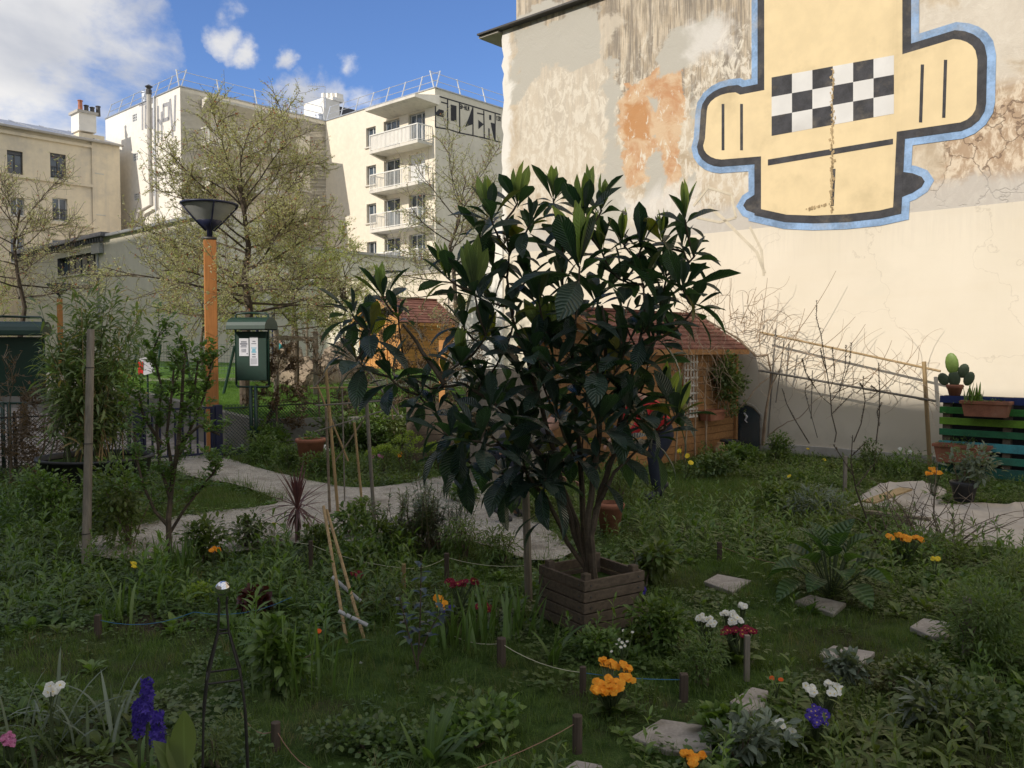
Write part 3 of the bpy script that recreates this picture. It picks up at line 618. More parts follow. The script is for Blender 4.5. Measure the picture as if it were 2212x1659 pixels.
band = M(t, 'SUBTRACT', 1., ramp(t, M(t, 'ADD', V_, M(t, 'MULTIPLY', M(t, 'SUBTRACT', nmid, .5), .9)), zb + .25, zb + .55))
c = mix(t, M(t, 'MULTIPLY', band, .85), c, (.56, .53, .48))
quo = M(t, 'SUBTRACT', 1., ramp(t, M(t, 'ADD', U_, M(t, 'MULTIPLY', M(t, 'SUBTRACT', nmid, .5), 1.0)), .1, .32)); c = mix(t, quo, c, (.80, .77, .70))
hgt = M(t, 'ADD', M(t, 'MULTIPLY', nmid, 1.), M(t, 'ADD', M(t, 'MULTIPLY', nfin, .35), M(t, 'MULTIPLY', M(t, 'MULTIPLY', crk, crr), -.5)))
finish(t, c, .92, hgt, .55, .03, 0, .15); m_plaster = m
m, t = new_mat('cream_paint'); uv = N(t, 'ShaderNodeTexCoord').outputs['UV']
n1 = noise(t, .4, 5, .6, uv); n2 = noise(t, 3., 5, .6, uv); n3 = noise(t, 1., 5, .6, uv, .2, (9., .5, 1.)); sep = N(t, 'ShaderNodeSeparateXYZ'); t.links.new(uv, sep.inputs[0])
c = mix(t, ramp(t, n1, .35, .65), (.74, .665, .53), (.79, .715, .58)); c = mix(t, M(t, 'MULTIPLY', ramp(t, n3, .55, .75), .10), c, (.6, .53, .42))
drip = noise(t, 1., 6, .65, uv, .1, (14., .9, 1.)); topm = ramp(t, M(t, 'ADD', sep.outputs['Y'], M(t, 'MULTIPLY', M(t, 'SUBTRACT', drip, .5), 1.6)), zb - .55, zb + .1)
c = mix(t, M(t, 'MULTIPLY', topm, .22), c, (.55, .50, .42)); c = mix(t, M(t, 'MULTIPLY', ramp(t, noise(t, 1.1, 7, .7, uv, .8), .56, .66), .22), c, (.70, .64, .52)); c = mix(t, M(t, 'MULTIPLY', ramp(t, noise(t, 1., 4, .5, uv, 0, (.35, 5., 1.)), .5, .7), .10), c, (.70, .60, .44))
vk = N(t, 'ShaderNodeTexVoronoi', feature='DISTANCE_TO_EDGE'); vk.inputs['Scale'].default_value = .45; nk = N(t, 'ShaderNodeTexNoise'); nk.inputs['Scale'].default_value = 1.6; nk.inputs['Detail'].default_value = 7; t.links.new(uv, nk.inputs[0]); vv = N(t, 'ShaderNodeVectorMath', operation='MULTIPLY_ADD'); t.links.new(nk.outputs['Color'], vv.inputs[0]); vv.inputs[1].default_value = (1.4, 1.4, 1.4); t.links.new(uv, vv.inputs[2]); t.links.new(vv.outputs[0], vk.inputs['Vector'])
c = mix(t, M(t, 'MULTIPLY', M(t, 'SUBTRACT', 1., ramp(t, vk.outputs['Distance'], 0., .006)), .28), c, (.40, .34, .26))
foot = M(t, 'SUBTRACT', 1., ramp(t, M(t, 'ADD', sep.outputs['Y'], M(t, 'MULTIPLY', M(t, 'SUBTRACT', n2, .5), .7)), .1, .55)); c = mix(t, M(t, 'MULTIPLY', foot, .35), c, (.36, .33, .26))
finish(t, c, .85, M(t, 'ADD', n2, noise(t, 30, 3, .6, uv)), .15, .006, 0, .2); m_paint = m
tw = empty('plastered_house', PWL.o, 'tall house with a peeling plaster side wall, cream painted along its foot', 'building')
b = MB()
b.quad(PWL.pt(0, -.1), PWL.pt(LW, -.1), PWL.pt(LW, zb), PWL.pt(0, zb), m_paint, ((0, -.1), (LW, -.1), (LW, zb), (0, zb)))
# ragged upper wall: left edge chipped
edge = [(0, zb)]; k = 26
for i in range(k + 1): edge.append((random.uniform(-.05, .03) if 0 < i < k else -.0, zb + (zr - zb) * i / k))
b.add([PWL.pt(x, z) for x, z in edge[1:]] + [PWL.pt(LW, zr), PWL.pt(LW, zb)], [tuple(range(len(edge) + 1))[::-1]], m_plaster); fi = len(b.f) - 1
b.uv[fi] = [(x, z) for x, z in (edge[1:] + [(LW, zr), (LW, zb)])][::-1]
zt = 17.; ux = PWL.hit(1107, 30)[0] + .0
b.quad(PWL.pt(ux, zr + .02, -.12), PWL.pt(LW, zr + .02, -.12), PWL.pt(LW, zt, -.12), PWL.pt(ux, zt, -.12), m_plaster, ((ux + 1, zr - .4), (LW, zr - .4), (LW, zt), (ux + 1, zt)))
o0 = PWL.o; box_vol(b, PWL.pt(.02, 0), PWL.r, nB, LW - .1, 11, -.1, zr - .02, m_plaster, m_zinc); box_vol(b, PWL.pt(ux, 0, -.12), PWL.r, nB, LW - ux - .2, 9, zr, zt, m_plaster, m_zinc)
b.build('wall', tw)
f = MB(); f.box(PWL.pt(LW / 2 - .2, zr + .03, .06), LW / 2 + .42, .10, .018, m_dframe, PWL.r, PWL.n)
f.quad(PWL.pt(-.62, zr + .015, .12), PWL.pt(ux, zr + .05, .12), PWL.pt(ux, zr + 1.0, -5), PWL.pt(-.62, zr + .9, -5), m_zinc); f.box(PWL.pt(-.34, zr - .02, -1.0), .28, 1.1, .02, m_soffit, PWL.r, PWL.n); f.build('roof_edge', tw)
f = MB(); f.box(PWL.pt(LW / 2, .06, .02), LW / 2, .05, .07, m_conc, PWL.r, PWL.n); f.build('plinth', tw)
# battered pier at the end of the wall
f = MB(); pw = 2.45; pzt = 4.4
f.prism([PWL.pt(-pw, 0, .05), PWL.pt(.02, 0, .05), PWL.pt(.02, pzt, .05), PWL.pt(-.12, pzt, .05), PWL.pt(-1.32, 2.2, .05)], -PWL.n * 1.1, m_white); f.build('buttress', tw)
# faint chalky swirls and dabs on the wall
f = MB(); m_faint = simple('faint_paint', (.62, .55, .42), .9, .1); m_dab = simple('pale_blue_paint', (.45, .58, .62), .9, .2)
def curve_w(pts, w, m, out=.004):
    ps = [PWL.pt(*hitw(*p), out) for p in pts]
    for a_, b_ in zip(ps[:-1], ps[1:]): f.bar(a_, b_, .004, w, m, PWL.n)
curve_w([(1530, 445), (1560, 470), (1600, 510), (1635, 545), (1652, 590)], .05, m_faint); curve_w([(1498, 445), (1530, 405), (1580, 420), (1590, 470), (1555, 480), (1505, 470)], .04, m_faint)
curve_w([(1620, 490), (1645, 540), (1650, 595)], .04, m_faint)
o = f.build('paint_marks', tw)
# mural: a plain abstract design in the same place and colours
m_mu_y = facade_mat('mural_yellow', (.78, .63, .38), (.52, .42, .25), .55, streak=.45, sc=1.1); m_mu_k = simple('mural_black', (.045, .045, .05), .8, .4, dirt=(.3, .25, .17, .35)); m_mu_b = simple('mural_blue', (.25, .38, .58), .9, .35, 3, dirt=(.45, .42, .36, .55)); m_mu_w = facade_mat('mural_white', (.72, .71, .68), (.45, .43, .40), .4, streak=.3, sc=.8)
mu = MB()
def mural(pts, m, out, grow=0.):
    ps = [Vector(hitw(*p)) for p in pts]
    if grow:
        n = len(ps); area = sum(ps[i].x * ps[(i + 1) % n].y - ps[(i + 1) % n].x * ps[i].y for i in range(n)); sg = 1 if area > 0 else -1; q = []
        for i in range(n):
            d1 = (ps[i] - ps[i - 1]).normalized(); d2 = (ps[(i + 1) % n] - ps[i]).normalized(); n1_ = Vector((d1.y, -d1.x)) * sg; n2_ = Vector((d2.y, -d2.x)) * sg; nn = (n1_ + n2_); nn = nn.normalized() if nn.length > 1e-3 else n1_
            q.append(ps[i] + nn * (grow / max(.5, nn.dot(n1_))))
        ps = q
    mu.prism([PWL.pt(p.x, p.y, out) for p in ps], PWL.n * .002, m)
def arc(cx, cy, rx, ry, a0, a1, n=10): return [(cx + rx * math.cos(R(a0 + (a1 - a0) * i / n)), cy + ry * math.sin(R(a0 + (a1 - a0) * i / n))) for i in range(n + 1)]
outline = [(1652, -40), (1652, 195), (1600, 205)] + arc(1590, 240, 62, 40, 270, 180, 6) + [(1524, 300)] + arc(1560, 315, 40, 30, 180, 90, 5) + [(1645, 338), (1645, 452), (1700, 464), (1760, 466), (1830, 463), (1900, 455), (1930, 448), (1938, 285), (2040, 270)] + arc(2060, 225, 50, 42, 90, 0, 5) + [(2112, 130)] + arc(2060, 120, 50, 35, 0, -90, 5) + [(1950, 118), (1950, -40)]
pts_h = [(1802 + 196 * math.cos(R(a_)) , 418 - 26 * math.cos(R(a_)) + 42 * math.sin(R(a_))) for a_ in range(0, 360, 15)]
mural(pts_h, m_mu_b, .004, .11); mural(outline, m_mu_b, .007, .23); mural(pts_h, m_mu_k, .010, .0); mural(outline, m_mu_k, .013, .12); mural(outline, m_mu_y, .016, .0)
for r_ in range(3):                                     # slanting chequered block
    for k in range(6):
        x0 = 1668 + k * 44; y0 = 168 + r_ * 42 - k * 8; q = [(x0, y0), (x0 + 44, y0 - 8), (x0 + 44, y0 + 34), (x0, y0 + 42)]; mural(q, m_mu_w if (k + r_) % 2 else m_mu_k, .019)
mural([(1660, 345), (1930, 300), (1930, 312), (1660, 358)], m_mu_k, .019); mural([(1800, 365), (1806, 365), (1802, 445), (1796, 445)], m_mu_k, .019)
m_wear = simple('worn_plaster', (.42, .31, .17), .9, .3, 6)
random.seed(9)
for (xa, ya, xb, yb, wd, n_) in ((1801, 150, 1797, 458, 3.2, 110), (1790, 440, 1740, 452, 2.5, 14)):
    for k in range(n_):
        f_ = k / n_; x_ = xa + (xb - xa) * f_ + random.gauss(0, wd * .7); y_ = ya + (yb - ya) * f_; h_ = random.uniform(2, 7); w__ = random.uniform(.5, wd)
        mural([(x_ - w__, y_), (x_ + w__ * .6, y_ - h_ * .5), (x_ + w__, y_ + h_ * .6), (x_ - w__ * .3, y_ + h_)], m_wear, .025)
mural([(1560, 225), (1566, 225), (1566, 325), (1560, 325)], m_mu_k, .019); mural([(1600, 225), (1606, 225), (1606, 325), (1600, 325)], m_mu_k, .019); mural([(2040, 130), (2047, 130), (2043, 255), (2036, 255)], m_mu_k, .019); mural([(1990, 140), (1997, 140), (1993, 265), (1986, 265)], m_mu_k, .019)
mu.build('mural', tw)

# ------------------------------------------------------------------ tall houses behind the photographer (their shade falls over the garden)
PC = Plane(Vector((-19, -10, 0)) - BD * 26, BD, AD)
m_stone = facade_mat('limestone', (.60, .52, .40), (.35, .30, .24), .3)
def shade_house(s0, s1, H, label, dep=12.):
    e_ = empty('town_house', PC.pt((s0 + s1) / 2, 0), label, 'building', 'houses behind the photographer'); b_ = MB(); hs = []
    nf = int((H - 2) // 3.1)
    for k in range(nf):
        x = s0 + 1.2
        while x < s1 - 1.6: hs.append((x, x + 1.1, 1.0 + k * 3.1, 2.9 + k * 3.1)); x += 2.7
    wall(b_, PC, s0, s1, 0, H, hs, m_stone, .25); box_vol(b_, PC.pt(s0, 0), BD, AD, s1 - s0, dep, 0, H, m_stone, m_zinc); b_.build('wall', e_)
    gl = MB()
    for h in hs: gl.quad(PC.pt(h[0], h[2], -.2), PC.pt(h[1], h[2], -.2), PC.pt(h[1], h[3], -.2), PC.pt(h[0], h[3], -.2), m_glass)
    gl.build('glazing', e_)
shade_house(0, 31.4, 22.1, 'seven storey stone town house with the highest roof over the garden')
b_ = MB(); b_.prism([PC.pt(28.6, 22.12), PC.pt(29.3, 22.35), PC.pt(30.4, 22.9), PC.pt(31.3, 22.95), PC.pt(31.3, 22.12)], -AD * 5, m_zinc); tag(b_.build('shade_ridge', origin=PC.pt(30, 22)), 'unseen zinc roof ridge added to slope the shade edge, at the end of the highest house', 'shade_ridge')  # roof piece added out of view to slope the shade edge on the wall
shade_house(31.42, 50, 18.5, 'lower six storey stone town house between two taller ones')
shade_house(50.02, 90, 31.0, 'tallest stone apartment house at the end of the row')
# ------------------------------------------------------------------ ground
def ground_mat():
    m, t = new_mat('garden_soil_grass'); n1 = noise(t, .7, 6, .6); n2 = noise(t, 9, 5, .7); n3 = noise(t, 60, 3, .7)
    g = mix(t, ramp(t, n2, .35, .65), (.035, .065, .015), (.075, .125, .030)); s = mix(t, ramp(t, n3, .35, .65), (.030, .022, .015), (.085, .066, .048))
    finish(t, mix(t, ramp(t, M(t, 'ADD', n1, M(t, 'MULTIPLY', n2, .25)), .60, .80), g, s), .95, M(t, 'ADD', n2, n3), .8, .03, 0, .1); return m
def gravel_mat(name, a, b):
    m, t = new_mat(name); vo = N(t, 'ShaderNodeTexVoronoi'); vo.inputs['Scale'].default_value = 55; tc_ = N(t, 'ShaderNodeTexCoord'); t.links.new(tc_.outputs['Object'], vo.inputs['Vector'])
    n1 = noise(t, 2.2, 5, .6); n2 = noise(t, 24, 4, .7); sp = N(t, 'ShaderNodeSeparateXYZ'); t.links.new(vo.outputs['Color'], sp.inputs[0])
    c = mix(t, sp.outputs['X'], a, b); c = mix(t, M(t, 'MULTIPLY', ramp(t, n1, .45, .7), .55), c, tuple(x * .55 for x in a)); c = mix(t, M(t, 'MULTIPLY', ramp(t, n2, .58, .68), .6), c, (.07, .055, .04)); c = mix(t, M(t, 'MULTIPLY', ramp(t, noise(t, .9, 6, .7), .48, .66), .55), c, (.16, .135, .10))
    finish(t, c, .95, M(t, 'SUBTRACT', n2, vo.outputs['Distance']), .8, .02, 0, .15); return m
m_soil = ground_mat(); m_gravel = gravel_mat('path_gravel', (.36, .33, .28), (.58, .54, .47)); m_paving = gravel_mat('paved_ground', (.34, .30, .27), (.44, .40, .36))
m, t = new_mat('lawn'); n1 = noise(t, .8, 5, .6); n2 = noise(t, 30, 4, .7); c = mix(t, ramp(t, n2, .3, .7), (.055, .12, .020), (.13, .24, .045)); c = mix(t, M(t, 'MULTIPLY', ramp(t, n1, .5, .7), .5), c, (.14, .17, .05)); finish(t, c, .9, n2, .8, .04, 0, .1); m_lawn = m
def hgt_(x, y): return .018 * math.sin(x * 1.9 + 1) * math.cos(y * 1.4) + .012 * math.sin(x * 4.3 + y * 3.1)
b = MB(); nx, ny = 150, 130; x0, x1, y0, y1 = -14., 14., -2., 24.; 
for j in range(ny + 1):
    for i in range(nx + 1):
        x = x0 + (x1 - x0) * i / nx; y = y0 + (y1 - y0) * j / ny; e_ = min(1, (x - x0) / 2, (x1 - x) / 2, (y1 - y) / 2, (y - y0)); b.v.append((x, y, hgt_(x, y) * max(0, e_) - .02 ))
mi = b.mat(m_soil)
for j in range(ny):
    for i in range(nx): a = j * (nx + 1) + i; b.f.append((a, a + 1, a + nx + 2, a + nx + 1)); b.m.append(mi)
# surround out to the horizon
for (xa, ya, xb, yb) in ((-900, -900, -14, 1500), (14, -900, 900, 1500), (-14, -900, 14, -2), (-14, 24, 14, 1500)): b.quad((xa, ya, -.02), (xb, ya, -.02), (xb, yb, -.02), (xa, yb, -.02), m_soil)
tag(b.build('ground', smooth=True), kind='structure')
b = MB(); b.quad((-70, 40, -.01), (60, 40, -.01), (60, 110, -.01), (-70, 110, -.01), m_conc); tag(b.build('bounce_yard'), kind='structure')  # pale paving added round the far buildings to bounce sunlight onto their shaded faces
def flat(name, pts, m, th=.0, jit=0., kind='structure', z=0., sub=0):
    """a laid sheet: outline given as ground points, with a softened wandering edge"""
    P = [Vector(p) for p in pts]
    if sub:
        q = []
        for i in range(len(P)):
            p0_, p1_, p2_, p3_ = P[i - 1], P[i], P[(i + 1) % len(P)], P[(i + 2) % len(P)]
            for k in range(sub):
                t_ = k / sub; v = .5 * ((2 * p1_) + (p2_ - p0_) * t_ + (2 * p0_ - 5 * p1_ + 4 * p2_ - p3_) * t_ * t_ + (3 * p1_ - p0_ - 3 * p2_ + p3_) * t_ ** 3)
                q.append(v + Vector((random.uniform(-jit, jit), random.uniform(-jit, jit), 0)))
        P = q
    b_ = MB(); b_.add([(p.x, p.y, z + th) for p in P], [tuple(range(len(P)))], m)
    me_o = b_.build(name); return tag(me_o, kind=kind) if kind else me_o
pathpts = [G(x, y) for x, y in ((350, 1003), (425, 990), (478, 990), (560, 1014), (650, 1036), (760, 1056), (860, 1050), (940, 1034), (1000, 1026), (1060, 1022), (1085, 1034), (1060, 1062), (1110, 1100), (1190, 1150), (1230, 1200), (1150, 1215), (1040, 1180), (960, 1175), (820, 1180), (700, 1172), (560, 1190), (480, 1200), (400, 1210), (260, 1212), (180, 1200), (170, 1175), (260, 1150), (380, 1120), (480, 1106), (560, 1098), (600, 1088), (560, 1066), (500, 1048), (420, 1034), (370, 1022))]
flat('gravel_path', pathpts, m_gravel, z=.022, jit=.015, sub=6)
# paved park path beyond the fence and a raised lawn behind a low concrete edge
pv = [G(-420, 1010), G(0, 1012), G(320, 1000), G(478, 990), G(485, 975), G(440, 925), G(400, 905), G(317, 886), G(230, 874), G(-100, 862), G(-700, 862)]
flat('park_path', pv, m_paving, z=.010)
tz = lambda y: min(1.13, .50 + .06 * max(0, y - 13.5))
lawn_edge = [(10.0, 22.), (-1.4, 14.35), (-4.15, 13.75), (-7.9, 17.9), (-14., 24.), (-26, 32)]
lawn_edge = [(7.0, 19.2), (-1.2, 19.2)] if False else lawn_edge
b = MB(); pts = [Vector((x, y, 0)) for x, y in lawn_edge]
NS = 24
def edge_at(u):
    f = u * (len(pts) - 1); i = min(int(f), len(pts) - 2); return pts[i].lerp(pts[i + 1], f - i)
grid = []
for j in range(NS + 1):
    row = []
    for i in range(61):
        e_ = edge_at(i / 60); far = Vector((10 - 60 * i / 60, 48., 0)); p = e_.lerp(far, j / NS); row.append(len(b.v)); b.v.append((p.x, p.y, tz(p.y) + .015 * math.sin(p.x * 1.3) * math.sin(p.y * .9)))
    grid.append(row)
mi = b.mat(m_lawn)
for j in range(NS):
    for i in range(60): b.f.append((grid[j][i], grid[j][i + 1], grid[j + 1][i + 1], grid[j + 1][i])); b.m.append(mi)
tag(b.build('lawn', smooth=True), kind='structure')
m_edge = facade_mat('edge_concrete', (.26, .25, .22), (.12, .12, .09), .7, streak=.6, sc=1.5)
b = MB(); EP = [edge_at(i / 60) for i in range(61)]; EN = []
for i in range(61):
    d = EP[min(60, i + 1)] - EP[max(0, i - 1)]; EN.append(d.cross(UP).normalized() * .08)
for i in range(60):
    vs = []
    for k in (i, i + 1):
        for sg in (-1, 1):
            for z in (-.02, tz(EP[k].y) + .03): vs.append((EP[k].x + sg * EN[k].x, EP[k].y + sg * EN[k].y, z))
    b.add(vs, [(0, 4, 5, 1), (2, 3, 7, 6), (1, 5, 7, 3)], m_edge)
tag(b.build('retaining_wall'), 'low pale concrete edge holding up the raised lawn', 'wall')
# pale path crossing the lawn
LZ = lambda px, py: next(p for p in [(lambda z: G(px, py, z))(zz) for zz in [x / 100 for x in range(50, 114)]] if abs(tz(p.y) - p.z) < .02 or p.z > 1.12)
b = MB(); a_ = [LZ(300, 826), LZ(520, 826), LZ(700, 829), LZ(860, 838), LZ(980, 846)]; c_ = [LZ(300, 820), LZ(520, 819), LZ(700, 821), LZ(860, 822), LZ(980, 826)]
for i in range(4): b.quad(a_[i] + UP * .03, a_[i + 1] + UP * .03, c_[i + 1] + UP * .03, c_[i] + UP * .03, m_paving)
tag(b.build('lawn_path'), kind='structure')
# stepping stones
m_slab = simple('slab_stone', (.34, .305, .27), .95, .3, 8, bump=.6, dirt=(.10, .11, .06, .6))
SL = [('pale square stepping stone alone beside the right side of the planter', [(1520, 1256), (1550, 1240), (1624, 1254), (1582, 1279)]), ('stepping stone half under the big blue-green leaves', [(1716, 1298), (1750, 1285), (1828, 1303), (1800, 1326)]),
      ('stepping stone beside the ferny bush near the right edge', [(1965, 1354), (1995, 1335), (2052, 1345), (2050, 1378), (2010, 1374)]), ('stepping stone with seedlings growing over its front edge', [(1770, 1412), (1800, 1394), (1890, 1408), (1870, 1432), (1800, 1430)]),
      ('small piece of stepping stone behind the white primroses', [(1576, 1515), (1625, 1484), (1660, 1492), (1650, 1530), (1600, 1540)]), ('largest stepping stone in front of the orange primula', [(1362, 1592), (1428, 1553), (1530, 1568), (1540, 1628), (1440, 1622)]), ('corner of a stepping stone cut by the bottom edge', [(1215, 1662), (1245, 1642), (1300, 1652), (1310, 1685), (1230, 1690)])]
for lab, poly in SL:
    P = [G(*p, .01) for p in poly]; c = sum(P, Vector()) / len(P); b = MB(); b.prism([Vector((p.x, p.y, -.02)) for p in P][::-1], (0, 0, .032), m_slab)
    o = b.build('stepping_stone', origin=(c.x, c.y, 0), bevel=.006); tag(o, lab, 'stepping stone', 'stepping stones in the grass')
# ------------------------------------------------------------------ plant materials
m_bark = simple('bark', (.085, .065, .045), .95, .45, 12, bump=.8); m_bark_l = simple('pale_bark', (.20, .165, .12), .95, .4, 14, bump=.8)
m_twig = simple('twig', (.16, .125, .09), .9, .3); m_vine = simple('vine_bark', (.34, .25, .165), .9, .3); m_stem = simple('green_stem', (.06, .085, .03), .7, .3)
L_bud = leaf_mat('budding_leaves', (.36, .35, .22), (.58, .57, .39), .6, .35, c3=(.40, .10, .05))
L_bud_g = leaf_mat('young_tree_leaves', (.30, .33, .13), (.50, .52, .26), .6, .4, c3=(.38, .16, .08))
L_loq = leaf_mat('loquat_leaf', (.018, .044, .038), (.052, .090, .064), .30, .2, ribs=16, tcol=(2.4, 3.0, .9), spec=.7, c3=(.22, .20, .04))
L_loq_y = leaf_mat('loquat_young_leaf', (.22, .28, .12), (.34, .41, .20), .6, .55, ribs=16, tcol=(1.5, 1.7, .6))
L_bam = leaf_mat('bamboo_leaf', (.10, .15, .06), (.22, .28, .11), .5, .35, c3=(.40, .30, .14))
L_pit = leaf_mat('shrub_leaf', (.07, .13, .03), (.17, .27, .07), .4, .35)
def patchy(m, cols=((.115, .115, .035), (.10, .075, .04)), amt=(.40, .28)):
    """yellower and drier patches over the beds, laid out in the world"""
    t = m.node_tree; g = N(t, 'ShaderNodeNewGeometry').outputs['Position']
    for n in t.nodes:
        if n.type == 'BSDF_PRINCIPLED': p = n
    src = p.inputs['Base Color'].links[0].from_socket; tgt = [l.to_socket for l in src.links]; c = mix(t, M(t, 'MULTIPLY', ramp(t, noise(t, .9, 4, .6, g), .46, .62), amt[0]), src, cols[0]); c = mix(t, M(t, 'MULTIPLY', ramp(t, noise(t, 1.7, 5, .6, g, 1.), .54, .66), amt[1]), c, cols[1])
    for k in tgt: t.links.new(c, k)
    return m
L_gr = leaf_mat('grass_blade', (.055, .105, .016), (.135, .21, .045), .55, .35, c3=(.20, .17, .08)); L_gr2 = leaf_mat('lawn_blade', (.07, .15, .02), (.16, .28, .05), .55, .35)
L_weed = leaf_mat('weed_leaf', (.050, .105, .022), (.155, .24, .06), .45, .35); L_dark = leaf_mat('dark_leaf', (.042, .085, .022), (.115, .175, .048), .45, .25); L_grey = leaf_mat('silver_leaf', (.09, .12, .09), (.19, .23, .17), .6, .25)
L_lime = leaf_mat('lime_leaf', (.16, .24, .03), (.30, .38, .06), .5, .4); L_fern = leaf_mat('feathery_leaf', (.06, .11, .03), (.14, .21, .06), .55, .4); L_red = leaf_mat('purple_leaf', (.045, .012, .014), (.10, .03, .03), .4, .3)
L_cord = leaf_mat('cordyline_leaf', (.075, .035, .035), (.17, .09, .085), .45, .25, tcol=(1.6, 1, 1)); L_brown = leaf_mat('dead_leaf', (.07, .045, .025), (.17, .11, .06), .9, .25); L_iris = leaf_mat('iris_blade', (.055, .10, .025), (.12, .20, .055), .4, .4); L_big = leaf_mat('arum_leaf', (.03, .07, .025), (.09, .16, .05), .35, .3, ribs=7)
for m_ in (L_gr, L_weed, L_dark, L_fern): patchy(m_)
L_soil = leaf_mat('litter', (.06, .045, .03), (.16, .12, .08), .9, .1)
def petal(name, a, b): return leaf_mat(name, a, b, .6, .3, .3, tcol=(1.2, 1.2, 1.2))
P_or = petal('orange_petal', (.80, .28, .01), (.95, .46, .04)); P_wh = petal('white_petal', (.72, .72, .66), (.85, .85, .80)); P_cr = petal('crimson_petal', (.16, .006, .02), (.30, .02, .05)); P_pu = petal('violet_petal', (.035, .02, .22), (.10, .06, .42)); P_ye = petal('yellow_petal', (.80, .60, .02), (.9, .75, .08)); P_pk = petal('pink_petal', (.35, .05, .16), (.6, .25, .4)); P_eye = petal('flower_eye', (.75, .55, .05), (.85, .65, .1)); P_rd = petal('vermilion_petal', (.75, .10, .02), (.85, .2, .03))
m_terra = simple('terracotta', (.29, .115, .065), .85, .25, 6, dirt=(.30, .22, .16, .4)); m_blackp = simple('black_plastic', (.018, .02, .022), .5, .3); m_bam = wood_mat('bamboo_cane', (.34, .24, .12), .3, 30, 2, .6)
m_wood_o = wood_mat('orange_wood', (.50, .21, .065), .18, 50, 2, .6); m_wood_p = wood_mat('planter_wood', (.115, .088, .064), .35, 45, 0, .85); m_wood_g = wood_mat('weathered_wood', (.24, .21, .17), .3, 45, 2, .9)
m_green = simple('green_enamel', (.007, .036, .023), .45, .2, 3, spec=.6); m_blue = simple('dark_blue_paint', (.012, .016, .05), .45, .2, spec=.5); m_paper = simple('paper', (.66, .66, .70), .8, .05); m_ink = simple('ink', (.12, .13, .17), .8, .1); m_cyan = simple('cyan_ink', (.16, .42, .55), .8, .1)
m_string = simple('string', (.50, .48, .34), .9, .1); m_bstring = simple('blue_string', (.04, .16, .30), .8, .1); m_pstring = simple('brown_string', (.28, .16, .11), .9, .1)

